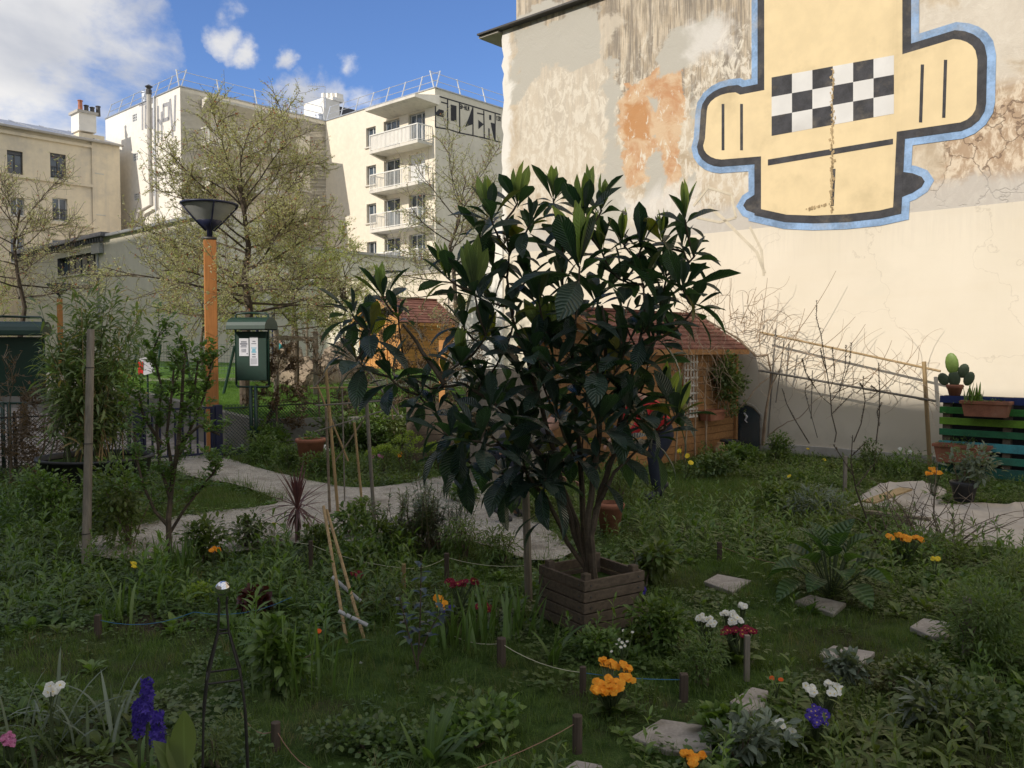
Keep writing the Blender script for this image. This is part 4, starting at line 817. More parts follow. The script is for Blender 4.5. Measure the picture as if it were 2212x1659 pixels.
# ------------------------------------------------------------------ branching trees
def polytube(mb, p, d, L, r0, r1, m, seg=5, jit=.12, lift=.0, k=5):
    pts = [Vector(p)]; d = Vector(d).normalized()
    for i in range(seg):
        d = (d + Vector((random.gauss(0, jit), random.gauss(0, jit), random.gauss(0, jit) + lift))).normalized(); pts.append(pts[-1] + d * (L / seg))
    mb.tube(pts, [r0 + (r1 - r0) * i / seg for i in range(seg + 1)], m, k, False); return pts, d
CL = []                                                            # clusters of tiny opening leaves
for v_ in range(4):
    parts = []
    for i in range(6):
        parts.append((leaf_tpl(1., .62, 1 if i > 2 else 2, .2, .25), aff(rotm(random.uniform(0, 6.28), random.uniform(-1.3, .6)), random.uniform(.6, 1.))))
    CL.append(join_tpl(parts))
def tree(name, label, cat, group, base, H, zc, rad, seed, n1=13, n2=6, n3=6, leaf=.035, mat=None, cl=8, r0=.09, top_taper=.55, sides=1.0, bark=None, twl=.38):
    random.seed(seed); e = empty(name, base, label, cat, group); tb = MB(); lb_ = LB(); spots = []
    base = Vector(base); bark = bark or m_bark
    tp = [base + Vector((random.gauss(0, .006 * H) * i * .6, random.gauss(0, .006 * H) * i * .6, (H * .82) * i / 7)) for i in range(8)]; tp[0].z -= .1
    tb.tube(tp, [r0 * (1 - .10 * i) for i in range(8)], bark, 8, False)
    def at(h): f = h / (H * .82) * 7; i = min(int(f), 6); return tp[i].lerp(tp[i + 1], f - i)
    tw = 0
    for a in range(n1):
        f = (a + random.random() * .7) / n1; h = zc + (H * .80 - zc) * f; az = a * 2.4 + random.uniform(-.3, .3); spread = rad * (1 - f * top_taper) * random.uniform(.75, 1.1)
        el = .04 + f * f * 1.05; d = Vector((math.cos(az) * math.cos(el), math.sin(az) * math.cos(el), math.sin(el))); L = spread / max(.45, math.cos(el))
        L = min(L, (H - h) * 1.25 + .4)
        P, d1 = polytube(tb, at(h), d, L, r0 * .30 * (1 - f * .5), .006, bark, 6, .11, .015, 5)
        for b_ in range(n2):
            g = .25 + .75 * (b_ + random.random()) / n2; i = min(int(g * 6), 5); q = P[i].lerp(P[i + 1], g * 6 - i) if g < 1 else P[6]; dd = (P[i + 1] - P[i]).normalized(); s = dd.cross(Vector((random.gauss(0, 1), random.gauss(0, 1), random.gauss(0, 1)))).normalized()
            L2 = L * random.uniform(.28, .5) * (1.15 - g * .5); P2, d2 = polytube(tb, q, dd * .7 + s * .75 + UP * .12, L2, .009, .004, m_twig, 4, .16, .05, 4)
            for c_ in range(n3):
                g2 = .15 + .85 * (c_ + random.random()) / n3; j = min(int(g2 * 4), 3); q2 = P2[j].lerp(P2[j + 1], min(1, g2 * 4 - j)); dd2 = (P2[j + 1] - P2[j]).normalized(); s = dd2.cross(Vector((random.gauss(0, 1), random.gauss(0, 1), random.gauss(0, 1)))).normalized()
                P3, _ = polytube(tb, q2, dd2 * .6 + s * .8 + UP * .15, twl * random.uniform(.5, 1.2), .0045, .0025, m_twig, 3, .2, .05, 3)
                for k in range(cl):
                    u = random.random() * 3; i3 = min(int(u), 2); spots.append(P3[i3].lerp(P3[i3 + 1], u - i3) + Vector((random.gauss(0, .018), random.gauss(0, .018), random.gauss(0, .018))))
    tb.build('trunk', e)
    if cl:
        S = np.array([tuple(s) for s in spots]); K = len(S); pick = rng.integers(0, 4, K); R_ = rots(K, .8); sc = rng.uniform(.6, 1.3, K) * leaf
        for v_ in range(4): ii = np.where(pick == v_)[0]; lb_.stamp(CL[v_], affs(R_[ii], sc[ii], S[ii]), rng.random(len(ii)))
        lb_.build('crown', mat or L_bud, e, smooth=False)
    random.seed(seed + 100); return e
def lawn_pt(px, py): p = LZ(px, py); return (p.x, p.y, p.z)
GT = 'budding trees on the raised lawn'
t1b = lawn_pt(530, 880); tree('budding_tree', 'largest budding tree on the lawn, behind the noticeboard', 'tree', GT, t1b, 5.05, 1.7, 2.5, 3, 30, 11, 10, .036, cl=11, r0=.10)
t2b = At(437, 815, 23.); t2b = (t2b.x, t2b.y, tz(t2b.y)); tree('budding_tree', 'small pale green young tree just left of the orange lamp post', 'tree', GT, t2b, 3.2, 1.4, 1.7, 5, 14, 7, 8, .05, L_bud_g, 8, .05)
t3b = At(640, 815, 19.); t3b = (t3b.x, t3b.y, tz(t3b.y)); tree('budding_tree', 'pale green tree between the noticeboard and the orange shed', 'tree', GT, t3b, 3.3, 1.3, 1.9, 8, 18, 8, 8, .044, L_bud_g, 12, .06)
t4b = At(985, 800, 21.); t4b = (t4b.x, t4b.y, tz(t4b.y)); tree('budding_tree', 'budding tree beside the end of the tall plastered wall', 'tree', GT, t4b, 5.6, 1.9, 2.1, 12, 22, 8, 8, .040, L_bud, 7, .085)
t5b = At(48, 800, 17.); t5b = (t5b.x, t5b.y, 0); tree('budding_tree', 'thin budding tree in front of the old beige house', 'tree', GT, t5b, 5.4, 2.7, 1.7, 17, 18, 8, 8, .034, L_bud, 6, .07)
t6b = At(-40, 800, 20.); t6b = (t6b.x, t6b.y, 0); tree('budding_tree', 'low leafy tree cut by the left edge above the dark board', 'tree', GT, t6b, 3.9, 1.4, 1.2, 21, 12, 6, 7, .042, L_bud_g, 8, .05)
t7b = At(745, 810, 27.); t7b = (t7b.x, t7b.y, 1.0); tree('budding_tree', 'slender young tree in front of the sunlit boundary wall', 'tree', GT, t7b, 4.2, 1.5, 1.3, 23, 12, 6, 6, .05, L_bud_g, 8, .05)

# ------------------------------------------------------------------ lamps
def lamp(c, ztop, label, sc=1.):
    x, y, z0 = c; e = empty('street_lamp', c, label, 'street lamp', 'wooden post lamps with dark bowl shades'); zp = ztop - .60 * sc
    b = MB(); w = .095 * sc; a = R(23); rx = Vector((math.cos(a), math.sin(a), 0)); ry = Vector((-math.sin(a), math.cos(a), 0))
    b.box((x, y, (z0 + zp) / 2), w, w, (zp - z0) / 2, m_wood_o, rx, ry); p = b.build('post', e, bevel=.008)
    b = MB(); b.box((x, y, zp + .015), w + .004, w + .004, .02, m_dframe, rx, ry); b.lathe([(.045, 0), (.045, .12), (.06, .13), (.10, .17), (.20, .27), (.195, .275)], m_blue, (x, y, zp + .03), 20); b.build('lamp_head', e, True)
    b = MB(); b.lathe([(.195, .272), (.40, .50), (.415, .53), (.0, .545)], m_shade, (x, y, zp + .03), 24, False); b.build('lamp_shade', e, True)
    b = MB()
    for k in range(4):
        an = k * math.pi / 2 + .5; dx, dy = math.cos(an), math.sin(an); b.tube([(x + dx * .06, y + dy * .06, zp + .14), (x + dx * .21, y + dy * .21, zp + .29), (x + dx * .44, y + dy * .44, zp + .55)], .014, m_blue, 5)
    ring = [(x + math.cos(i * math.pi / 16) * .435, y + math.sin(i * math.pi / 16) * .435, zp + .565) for i in range(33)]; b.tube(ring, .02, m_blue, 6); b.build('shade_frame', e, True); return e
m_shade = simple('lamp_glass', (.30, .31, .30), .5, .1)
lp = At(452, 437, 13.7); lamp((lp.x, lp.y, 0), lp.z, 'tall orange wooden lamp post with dark bowl shade behind the gate')
lp = At(128, 612, 33.); lamp((lp.x, lp.y, 0), lp.z, 'far small lamp post rising behind the bamboo', 1.); lp = At(852, 585, 33.); lamp((lp.x, lp.y, 1), lp.z, 'far lamp with its bowl beside the red roofed orange shed', 1.)

# ------------------------------------------------------------------ fence, gate, noticeboards
F0 = At(470, 885, 12.9); F0.z = 0; FR = Vector((-3.33, 14.2, 0)) - F0; FR = FR.normalized(); F1 = Vector((-6.8, 11.2, 0)); FLd = (F1 - F0).normalized()
m_wire = simple('fence_wire', (.02, .05, .04), .5, .2); m_wire2 = simple('dark_wire', (.018, .02, .022), .5, .2)
def chain_fence(name, o, d, L, h, label, m, posts, pm):
    e = empty(name, o, label, 'fence'); b = MB(); s = .058; n = int(L / s); W = .0042
    for i in range(-int(h / s), n):
        for sg in (1, -1):
            a0 = i * s; a1 = a0 + h; z0, z1 = (.03, h) if sg > 0 else (h, .03)
            if a0 < 0: f = -a0 / (a1 - a0); z0 = z0 + (z1 - z0) * f; a0 = 0
            if a1 > L: f = (L - a0) / (a1 - a0); z1 = z0 + (z1 - z0) * f; a1 = L
            if a1 - a0 > .01: b.tube([o + d * a0 + UP * z0, o + d * a1 + UP * z1], W, m, 3, False)
    for i in range(n): # looped upper edge
        c = o + d * (i * s + s / 2) + UP * h; b.tube([c + d * (math.cos(R(a)) * s * .5) + UP * (math.sin(R(a)) * .035) for a in (0, 45, 90, 135, 180)], W, m, 3, False)
    b.tube([o + UP * (h - .02), o + d * L + UP * (h - .02)], .011, m, 5); b.build('wire_mesh', e)
    for p in posts: q = MB(); q.box(o + d * p + UP * (h / 2 + .01), .022, .022, h / 2 + .03, pm, d, d.cross(UP)); q.build('post', e)
    return e
chain_fence('chain_link_fence', F0 + FR * .12, FR, 6.6, .80, 'green chain-link garden fence right of the gate', m_wire, [1.9, 3.9, 6.5], m_green)
GL = F0 + FLd * 1.15
chain_fence('chain_link_fence', GL + FLd * .1, FLd, 4.0, .80, 'dark chain-link fence left of the gate behind the bamboo', m_wire2, [.02, 1.45, 2.9], m_blackp)
e = empty('garden_gate', F0, 'dark blue tubular garden gate between its square posts', 'gate')
for c_ in (F0, GL): q = MB(); q.box(c_ + UP * .42, .055, .055, .42, m_blue, FR, FR.cross(UP)); q.build('post', e, bevel=.008)
q = MB(); gd = (GL - F0).normalized(); q.bar(F0 + gd * .08 + UP * .80, GL - gd * .08 + UP * .80, .035, .035, m_blue); q.bar(F0 + gd * .08 + UP * .10, GL - gd * .08 + UP * .10, .035, .035, m_blue)
gl_ = (GL - F0).length
for k in range(10): x = .09 + (gl_ - .18) * k / 9; q.tube([F0 + gd * x + UP * .1, F0 + gd * x + UP * .8], .016 if 0 < k < 9 else .024, m_blue, 6)
q.build('gate_leaf', e)
def noticeboard(c, wdt, zb_, zt_, label, yaw, papers, posts=2):
    rx = Vector((math.cos(yaw), math.sin(yaw), 0)); n = Vector((math.sin(yaw), -math.cos(yaw), 0)); c = Vector(c); e = empty('noticeboard', c, label, 'noticeboard', 'dark green noticeboards on the fence line'); z0 = c.z
    P = lambda x, z, o=0.: c + rx * x + UP * (z - z0) + n * o; w = wdt / 2
    b = MB(); b.box(P(0, (zb_ + zt_) / 2), w - .02, .035, (zt_ - zb_) / 2, m_green, rx, n); b.build('cabinet', e, bevel=.01)
    b = MB(); prof = [(.21 * math.cos(R(a)), .17 * math.sin(R(a))) for a in range(-5, 186, 19)]
    zc_ = zt_ + .05
    k = len(prof); vs = []
    for (o_, h_) in prof: vs += [P(-w - .05, zc_ + h_, o_), P(w + .05, zc_ + h_, o_)]
    for (o_, h_) in prof: vs += [P(-w - .05, zc_ + h_ - .012, o_ * .94), P(w + .05, zc_ + h_ - .012, o_ * .94)]
    fs = [(2 * i, 2 * i + 1, 2 * i + 3, 2 * i + 2) for i in range(k - 1)] + [(2 * k + 2 * i, 2 * k + 2 * i + 2, 2 * k + 2 * i + 3, 2 * k + 2 * i + 1) for i in range(k - 1)]
    b.add(vs, fs, m_green); b.add([P(-w - .05, zc_ + h_ , o_) for (o_, h_) in prof], [tuple(range(k))], m_green); b.add([P(w + .05, zc_ + h_, o_) for (o_, h_) in prof], [tuple(range(k))[::-1]], m_green); b.build('canopy', e)
    b = MB(); zh = zc_ + .24
    for sx in (-1, 1): b.tube([P(sx * w, zb_ - .07), P(sx * w, zh - .04), P(sx * (w - .03), zh - .01), P(0, zh)], .017, m_green, 8)
    b.tube([P(-w, zb_ - .07), P(-w + .03, zb_ - .1), P(w - .03, zb_ - .1), P(w, zb_ - .07)], .017, m_green, 8); b.build('frame', e, True)
    for s_ in ((-.035, .05) if posts == 2 else (0,)): b = MB(); b.tube([P(s_, z0 - .1), P(s_, zb_ - .08)], .028, m_green, 8); b.build('post', e, True)
    for (x0, x1, za, zb2, rows) in papers:
        b = MB(); b.box(P((x0 + x1) / 2, (za + zb2) / 2, .04), (x1 - x0) / 2, .002, (zb2 - za) / 2, m_paper, rx, n)
        for (rz, rx0, rx1, hh, mm) in rows: b.box(P(x0 + (x1 - x0) * (rx0 + rx1) / 2, zb2 - (zb2 - za) * rz, .0435), (x1 - x0) * (rx1 - rx0) / 2, .001, hh, mm, rx, n)
        b.build('notice', e)
nb = At(545, 760, 13.2); nbz = lambda y: At(545, y, 13.2).z
rowsA = [(.20, .2, .8, .009, m_ink), (.31, .1, .88, .010, m_ink), (.40, .22, .78, .006, m_ink), (.48, .15, .80, .006, m_ink)] + [(.62 + .07 * i, .26 + .13 * j, .33 + .13 * j, .007, m_ink) for i in range(3) for j in range(4)] + [(.87, .78, .92, .007, m_ink)]
rowsB = [(.15, .35, .7, .006, m_ink), (.23, .22, .8, .005, m_ink), (.38, .18, .82, .006, m_cyan), (.45, .3, .7, .016, m_cyan), (.52, .22, .78, .011, m_cyan), (.60, .3, .7, .007, m_ink), (.69, .28, .72, .007, m_ink)] + [(.76 + .035 * i, .1, .9 - .06 * (i % 2), .0025, m_ink) for i in range(6)]
noticeboard((nb.x, nb.y, 0), .56, nbz(822), nbz(716), 'dark green noticeboard with two white notices beside the gate', R(-12), [(-.20, -.04, nbz(769), nbz(731), rowsA), (-.02, .12, nbz(790), nbz(728), rowsB)])
nb2 = At(8, 760, 11.9); noticeboard((nb2.x, nb2.y, 0), 1.05, At(8, 856, 11.9).z, At(8, 728, 11.9).z, 'wide dark green noticeboard cut by the left edge', R(10), [])

# ------------------------------------------------------------------ wooden sheds
m_shingle, t = new_mat('red_shingles'); n1 = noise(t, 5, 4, .6); n2 = noise(t, 40, 3, .6); c = mix(t, ramp(t, n1, .3, .7), (.15, .068, .054), (.26, .12, .09)); c = mix(t, M(t, 'MULTIPLY', ramp(t, n2, .5, .7), .3), c, (.12, .05, .04)); finish(t, c, .9, n2, .4, .01, 0, .2)
def shed(o, LA, WB, ze, zr_, wood, label, cat='shed', door=False, overhang=.18, face='A', m_trim=None, doorlist=(), roof_m=None):
    """o: ground corner nearest the camera; side LA runs along AD, gable WB runs along BD; the ridge runs along AD"""
    o = Vector((o[0], o[1], o[2])); e = empty('garden_shed', o, label, cat); z0 = o.z; PAx = Plane(o, AD, nA); PBx = Plane(o, BD, nB); b = MB(); bh = .115
    def boards(pl, L, zf, zt_of):
        z = z0
        while z < zt_of:
            h = min(bh - .008, zt_of - z); L0, L1 = 0, L
            if z > ze and pl is PBx: f = (z - ze) / (zr_ - ze); L0, L1 = L / 2 * f, L - L / 2 * f
            if L1 - L0 > .05: b.box(pl.pt((L0 + L1) / 2, z + h / 2, -.02), (L1 - L0) / 2, .02, h / 2, wood, pl.r, pl.n)
            z += bh
    boards(PAx, LA, 0, ze); boards(PBx, WB, 0, zr_ - .02)
    w2 = o + BD * WB; PA2 = Plane(w2, AD, BD); boards(PA2, LA, 0, ze); far = Plane(o + AD * LA, BD, AD)
    b.prism([far.pt(0, z0, -.03), far.pt(WB, z0, -.03), far.pt(WB, ze, -.03), far.pt(WB / 2, zr_, -.03), far.pt(0, ze, -.03)], -far.n * .03, m_dframe)
    b.prism([PBx.pt(.04, z0, -.05), PBx.pt(WB - .04, z0, -.05), PBx.pt(WB - .04, ze, -.05), PBx.pt(WB / 2, zr_ - .03, -.05), PBx.pt(.04, ze, -.05)], -PBx.n * .01, m_dframe)
    b.box(PAx.pt(LA / 2, (z0 + ze) / 2, -.055), LA / 2 - .05, .008, (ze - z0) / 2, m_dframe, AD, nA)
    for c_, pl in ((.0, PAx), (LA, PAx)): b.box(pl.pt(c_, (z0 + ze) / 2, .005), .035, .035, (ze - z0) / 2, m_trim or wood, AD, nA)
    b.build('wall', e)
    r = MB(); oh = overhang
    for side in (0, 1):
        eb = -oh if side == 0 else WB + oh; slope = (zr_ - ze) / (WB / 2); zed = ze - oh * slope; rows = 9
        for k in range(rows):
            f0, f1 = k / rows, (k + 1) / rows; q = [0, 0]
            for i, f in enumerate((f0, f1)): q[i] = (eb + (WB / 2 - eb) * f, zed + (zr_ + .03 - zed) * f)
            lift = .018; A0 = PBx.pt(q[0][0], q[0][1] + .03 + lift, oh); A1 = PBx.pt(q[1][0], q[1][1] + .03, oh); Lr = LA + 2 * oh
            n_ = 1
            r.prism([A0, A1, A1 - UP * .018, A0 - UP * .03], AD * Lr, roof_m or m_shingle)
    r.box(PBx.pt(WB / 2, zr_ + .07, oh) + AD * ((LA + 2 * oh) / 2), (LA + 2 * oh) / 2, .07, .02, roof_m or m_shingle, AD, BD); r.build('roof', e)
    f = MB(); f.bar(PBx.pt(-oh, ze - oh * slope, oh + .01), PBx.pt(WB / 2, zr_ + .02, oh + .01), .025, .10, m_trim or wood); f.bar(PBx.pt(WB + oh, ze - oh * slope, oh + .01), PBx.pt(WB / 2, zr_ + .02, oh + .01), .025, .10, m_trim or wood)
    f.bar(PAx.pt(-oh, ze - oh * slope - .02, oh), PAx.pt(LA + oh, ze - oh * slope - .02, oh), .025, .08, m_trim or wood); f.build('fascia', e)
    for (pl_, x0, x1, zt_) in doorlist:
        pl = PAx if pl_ == 'A' else PBx; d = MB(); n = int((x1 - x0) / .11)
        for k in range(n): d.box(pl.pt(x0 + (k + .5) * (x1 - x0) / n, (z0 + zt_) / 2 + .03, .02), (x1 - x0) / n / 2 - .004, .012, (zt_ - z0) / 2 - .03, wood, pl.r, pl.n)
        for x in (x0, x1): d.box(pl.pt(x, (z0 + zt_) / 2, .025), .03, .02, (zt_ - z0) / 2, m_trim or wood, pl.r, pl.n)
        d.box(pl.pt((x0 + x1) / 2, zt_, .025), (x1 - x0) / 2 + .03, .02, .03, m_trim or wood, pl.r, pl.n); do = d.build('door', e)
        h = MB(); h.box(pl.pt((x0 + x1) / 2 + .08, z0 + 1.0, .05), .012, .015, .05, m_dframe, pl.r, pl.n); ho = h.build('handle'); ho.parent = do; ho.location = -Vector(e.location)
    return e, PAx, PBx
m_wood_s = wood_mat('bright_pine', (.62, .30, .10), .2, 40, 0, .6); m_wood_d = wood_mat('brown_pine', (.36, .185, .075), .28, 30, 0, .75)
s1 = At(866, 796, 23.8); s1.z = 1.12; shed(s1, 2.6, 1.9, s1.z + 1.42, s1.z + 2.02, m_wood_s, 'bright orange pine shed with red shingle roof across the lawn', doorlist=[('B', .6, 1.35, s1.z + 1.38)], overhang=.2)
s2 = At(1338, 900, 11.6); e2, S2A, S2B = shed((s2.x, s2.y, 0), 3.35, 1.6, 1.76, 2.22, m_wood_d, 'brown plank garden shed with red roof against the tall wall', overhang=.16, doorlist=[('B', .4, 1.15, 1.75)], m_trim=m_wood_d)
# lattice, window box on the shed
c_ = S2A.hit(1487, 800)[0]; q = MB(); z0_, z1_ = S2A.hit(1487, 900)[1], S2A.hit(1487, 765)[1]
for k in range(5): q.box(S2A.pt(c_ - .18 + .09 * k, (z0_ + z1_) / 2, .04), .014, .008, (z1_ - z0_) / 2, m_curtain, AD, nA)
for k in range(9): q.box(S2A.pt(c_, z0_ + (z1_ - z0_) * k / 8, .052), .2, .006, .014, m_curtain, AD, nA)
tag(q.build('trellis', origin=S2A.pt(c_, 0, .05)), 'pale lattice trellis fixed to the brown shed wall', 'trellis')
def trough(loc, L, W, H, rx, label, group=None, m=None, soil=True):
    m = m or m_terra; c = Vector(loc); ry = rx.cross(UP) * -1; e = empty('window_box', c, label, 'window box', group); b = MB(); t_ = .86
    lo = [c + rx * (i * L / 2 * t_) + ry * (j * W / 2 * t_) for i, j in ((-1, -1), (1, -1), (1, 1), (-1, 1))]; hi = [c + rx * (i * L / 2) + ry * (j * W / 2) + UP * H for i, j in ((-1, -1), (1, -1), (1, 1), (-1, 1))]; hin = [c + rx * (i * (L / 2 - .02)) + ry * (j * (W / 2 - .02)) + UP * H for i, j in ((-1, -1), (1, -1), (1, 1), (-1, 1))]
    his = [p - UP * .035 for p in hin]; b.add(lo + hi + hin + his, [(3, 2, 1, 0)] + [(i, (i + 1) % 4, 4 + (i + 1) % 4, 4 + i) for i in range(4)] + [(4 + i, 4 + (i + 1) % 4, 8 + (i + 1) % 4, 8 + i) for i in range(4)] + [(8 + i, 8 + (i + 1) % 4, 12 + (i + 1) % 4, 12 + i) for i in range(4)], m)
    for j in (-1, 1): b.box(c + ry * (j * W / 2) + UP * (H - .018), L / 2 + .012, .012, .02, m, rx, ry)
    for i in (-1, 1): b.box(c + rx * (i * L / 2) + UP * (H - .018), .012, W / 2 + .024, .0195, m, rx, ry)
    b.build('box', e); s = MB(); s.add(his, [(0, 1, 2, 3)], m_soil); s.build('soil', e); return e
def rnd_leaves(lb_, c, rad, K, tpl, sc, tilt=.9, droop=0., shell=.5, flat_=1., mi=0, hemi=False):
    """K leaves through an uneven ball"""
    d = rng.normal(size=(K, 3)); d /= np.linalg.norm(d, axis=1)[:, None]
    if hemi: d[:, 2] = np.abs(d[:, 2])
    r = (shell + (1 - shell) * rng.random(K)) * (1 + .18 * np.sin(d[:, 0] * 5 + c[0] * 7) * np.cos(d[:, 1] * 4 + c[1] * 5) + .1 * np.sin(d[:, 2] * 9))
    P = d * r[:, None] * np.asarray(rad) + np.asarray(c); M_ = []
    for i in range(K):
        v = Vector(d[i]) + Vector(rng.normal(size=3)) * tilt * .6 + Vector((0, 0, -droop)); v.z *= flat_; M_.append(aff(rot_to(v, rng.uniform(-.8, .8)), sc * rng.uniform(.65, 1.25), P[i]))
    lb_.stamp(tpl, np.array(M_), rng.random(K), mi)
LF = leaf_tpl(1., .45, 3, .18, .3); LFn = leaf_tpl(1., .2, 3, .12, .45); LFr = leaf_tpl(1., .85, 3, .1, .2, .55)
wb = S2A.pt(S2A.hit(1522, 890)[0], S2A.hit(1522, 906)[1], .14); trough(wb, .5, .2, .16, AD, 'terracotta window box hung low on the brown shed')
ivb = S2A.pt(S2A.hit(1550, 820)[0], S2A.hit(1550, 820)[1], .15); e = empty('ivy_bush', (ivb.x, ivb.y, ivb.z), 'leafy ivy bush hanging on the brown shed corner', 'ivy'); l = LB()
for k in range(11):
    o_ = Vector((random.gauss(0, .13), random.gauss(0, .06), random.gauss(.05, .16))); rnd_leaves(l, ivb + AD * o_.x * 1.5 + nA * o_.y + UP * o_.z, (.2, .16, .15), 190, LFr, .055, shell=.3)
for k in range(14):
    p = ivb + AD * random.uniform(-.3, .4) + nA * .1; 
    for j in range(16): p = p + Vector((random.gauss(0, .015), random.gauss(0, .015), -.035)); rnd_leaves(l, p, (.02, .02, .02), 2, LFr, .045)
l.build('foliage', leaf_mat('ivy_leaf', (.06, .10, .03), (.17, .22, .08), .5, .35), e)
b = MB()
for k in range(6): polytube(b, S2A.pt(S2A.hit(1540 + 6 * k, 880)[0], .6, .1), (random.gauss(0, .2), random.gauss(0, .1), 1), 1.1, .012, .006, m_vine, 6, .15)
b.build('stem', e)
# grey wooden compost bin behind the loquat, and darker timber boxes beside it
def crate(c, sx, sy, H, yaw, m, label, name='wooden_crate', n=5, post=True, nails=False, cap=0., cat='planter', soil=.82, grp=None, bw=None):
    rx = Vector((math.cos(yaw), math.sin(yaw), 0)); ry = Vector((-math.sin(yaw), math.cos(yaw), 0)); c = Vector(c); e = empty(name, c, label, cat, grp, 0); b = MB(); bh = H / n
    for k in range(n):
        for s_ in (-1, 1):
            b.box(c + ry * (s_ * (sy - .012)) + UP * (bh * (k + .5)), sx - (.0 if s_ < 0 else .0), .012, bh / 2 - .004, m, rx, ry); b.box(c + rx * (s_ * (sx - .012)) + UP * (bh * (k + .5)), .0119, sy - .026, bh / 2 - .004, m, rx, ry)
    b.build('boards', e, bevel=.003)
    if post:
        for i in (-1, 1):
            for j in (-1, 1): b = MB(); b.box(c + rx * (i * (sx - .05)) + ry * (j * (sy - .05)) + UP * (H / 2 + .02), .024, .024, H / 2 + .01, m, rx, ry); b.build('corner_post', e, bevel=.006)
    if nails:
        b = MB()
        for k in range(n):
            for i in (-1, 1):
                for (u, v) in ((rx, ry), (ry, rx)): b.lathe([(.007, 0), (.005, .004), (0, .005)], m_dframe, (0, 0, 0), 6) if False else b.box(c - v * ((sy if v is ry else sx) + .002) + u * (i * ((sx if u is rx else sy) - .05)) + UP * (bh * (k + .5)), .005, .002, .005, m_dframe, u, v)
        b.build('nails', e)
    s = MB(); s.quad(*[c + rx * (i * (sx - .03)) + ry * (j * (sy - .03)) + UP * (H * soil) for i, j in ((-1, -1), (1, -1), (1, 1), (-1, 1))], m_soil); s.build('soil', e); return e
cb = At(1098, 900, 10.6); crate((cb.x, cb.y, 0), .40, .35, At(1098, 797, 10.6).z, R(20), m_wood_g, 'tall grey wooden compost bin half hidden by the loquat', 'compost_bin', 4, False, cat='compost bin')
cb = At(930, 900, 12.6); crate((cb.x, cb.y, 0), .32, .3, At(930, 872, 12.6).z, R(15), m_wood_p, 'dark timber raised bed behind the chain-link fence', 'raised_bed', 6, cat='raised bed')
m_olive = simple('olive_board', (.22, .19, .10), .8, .2)
cb = At(955, 840, 13.2); b = MB(); b.bar((cb.x, cb.y, 0), (cb.x, cb.y, At(955, 735, 13.2).z), .09, .09, m_wood_s); tag(b.build('wooden_post', origin=(cb.x, cb.y, 0)), 'orange pine post in front of the sloping pier', 'post')
# ------------------------------------------------------------------ the loquat in its wooden planter
pf = G(1262, 1378); pyaw = R(0)
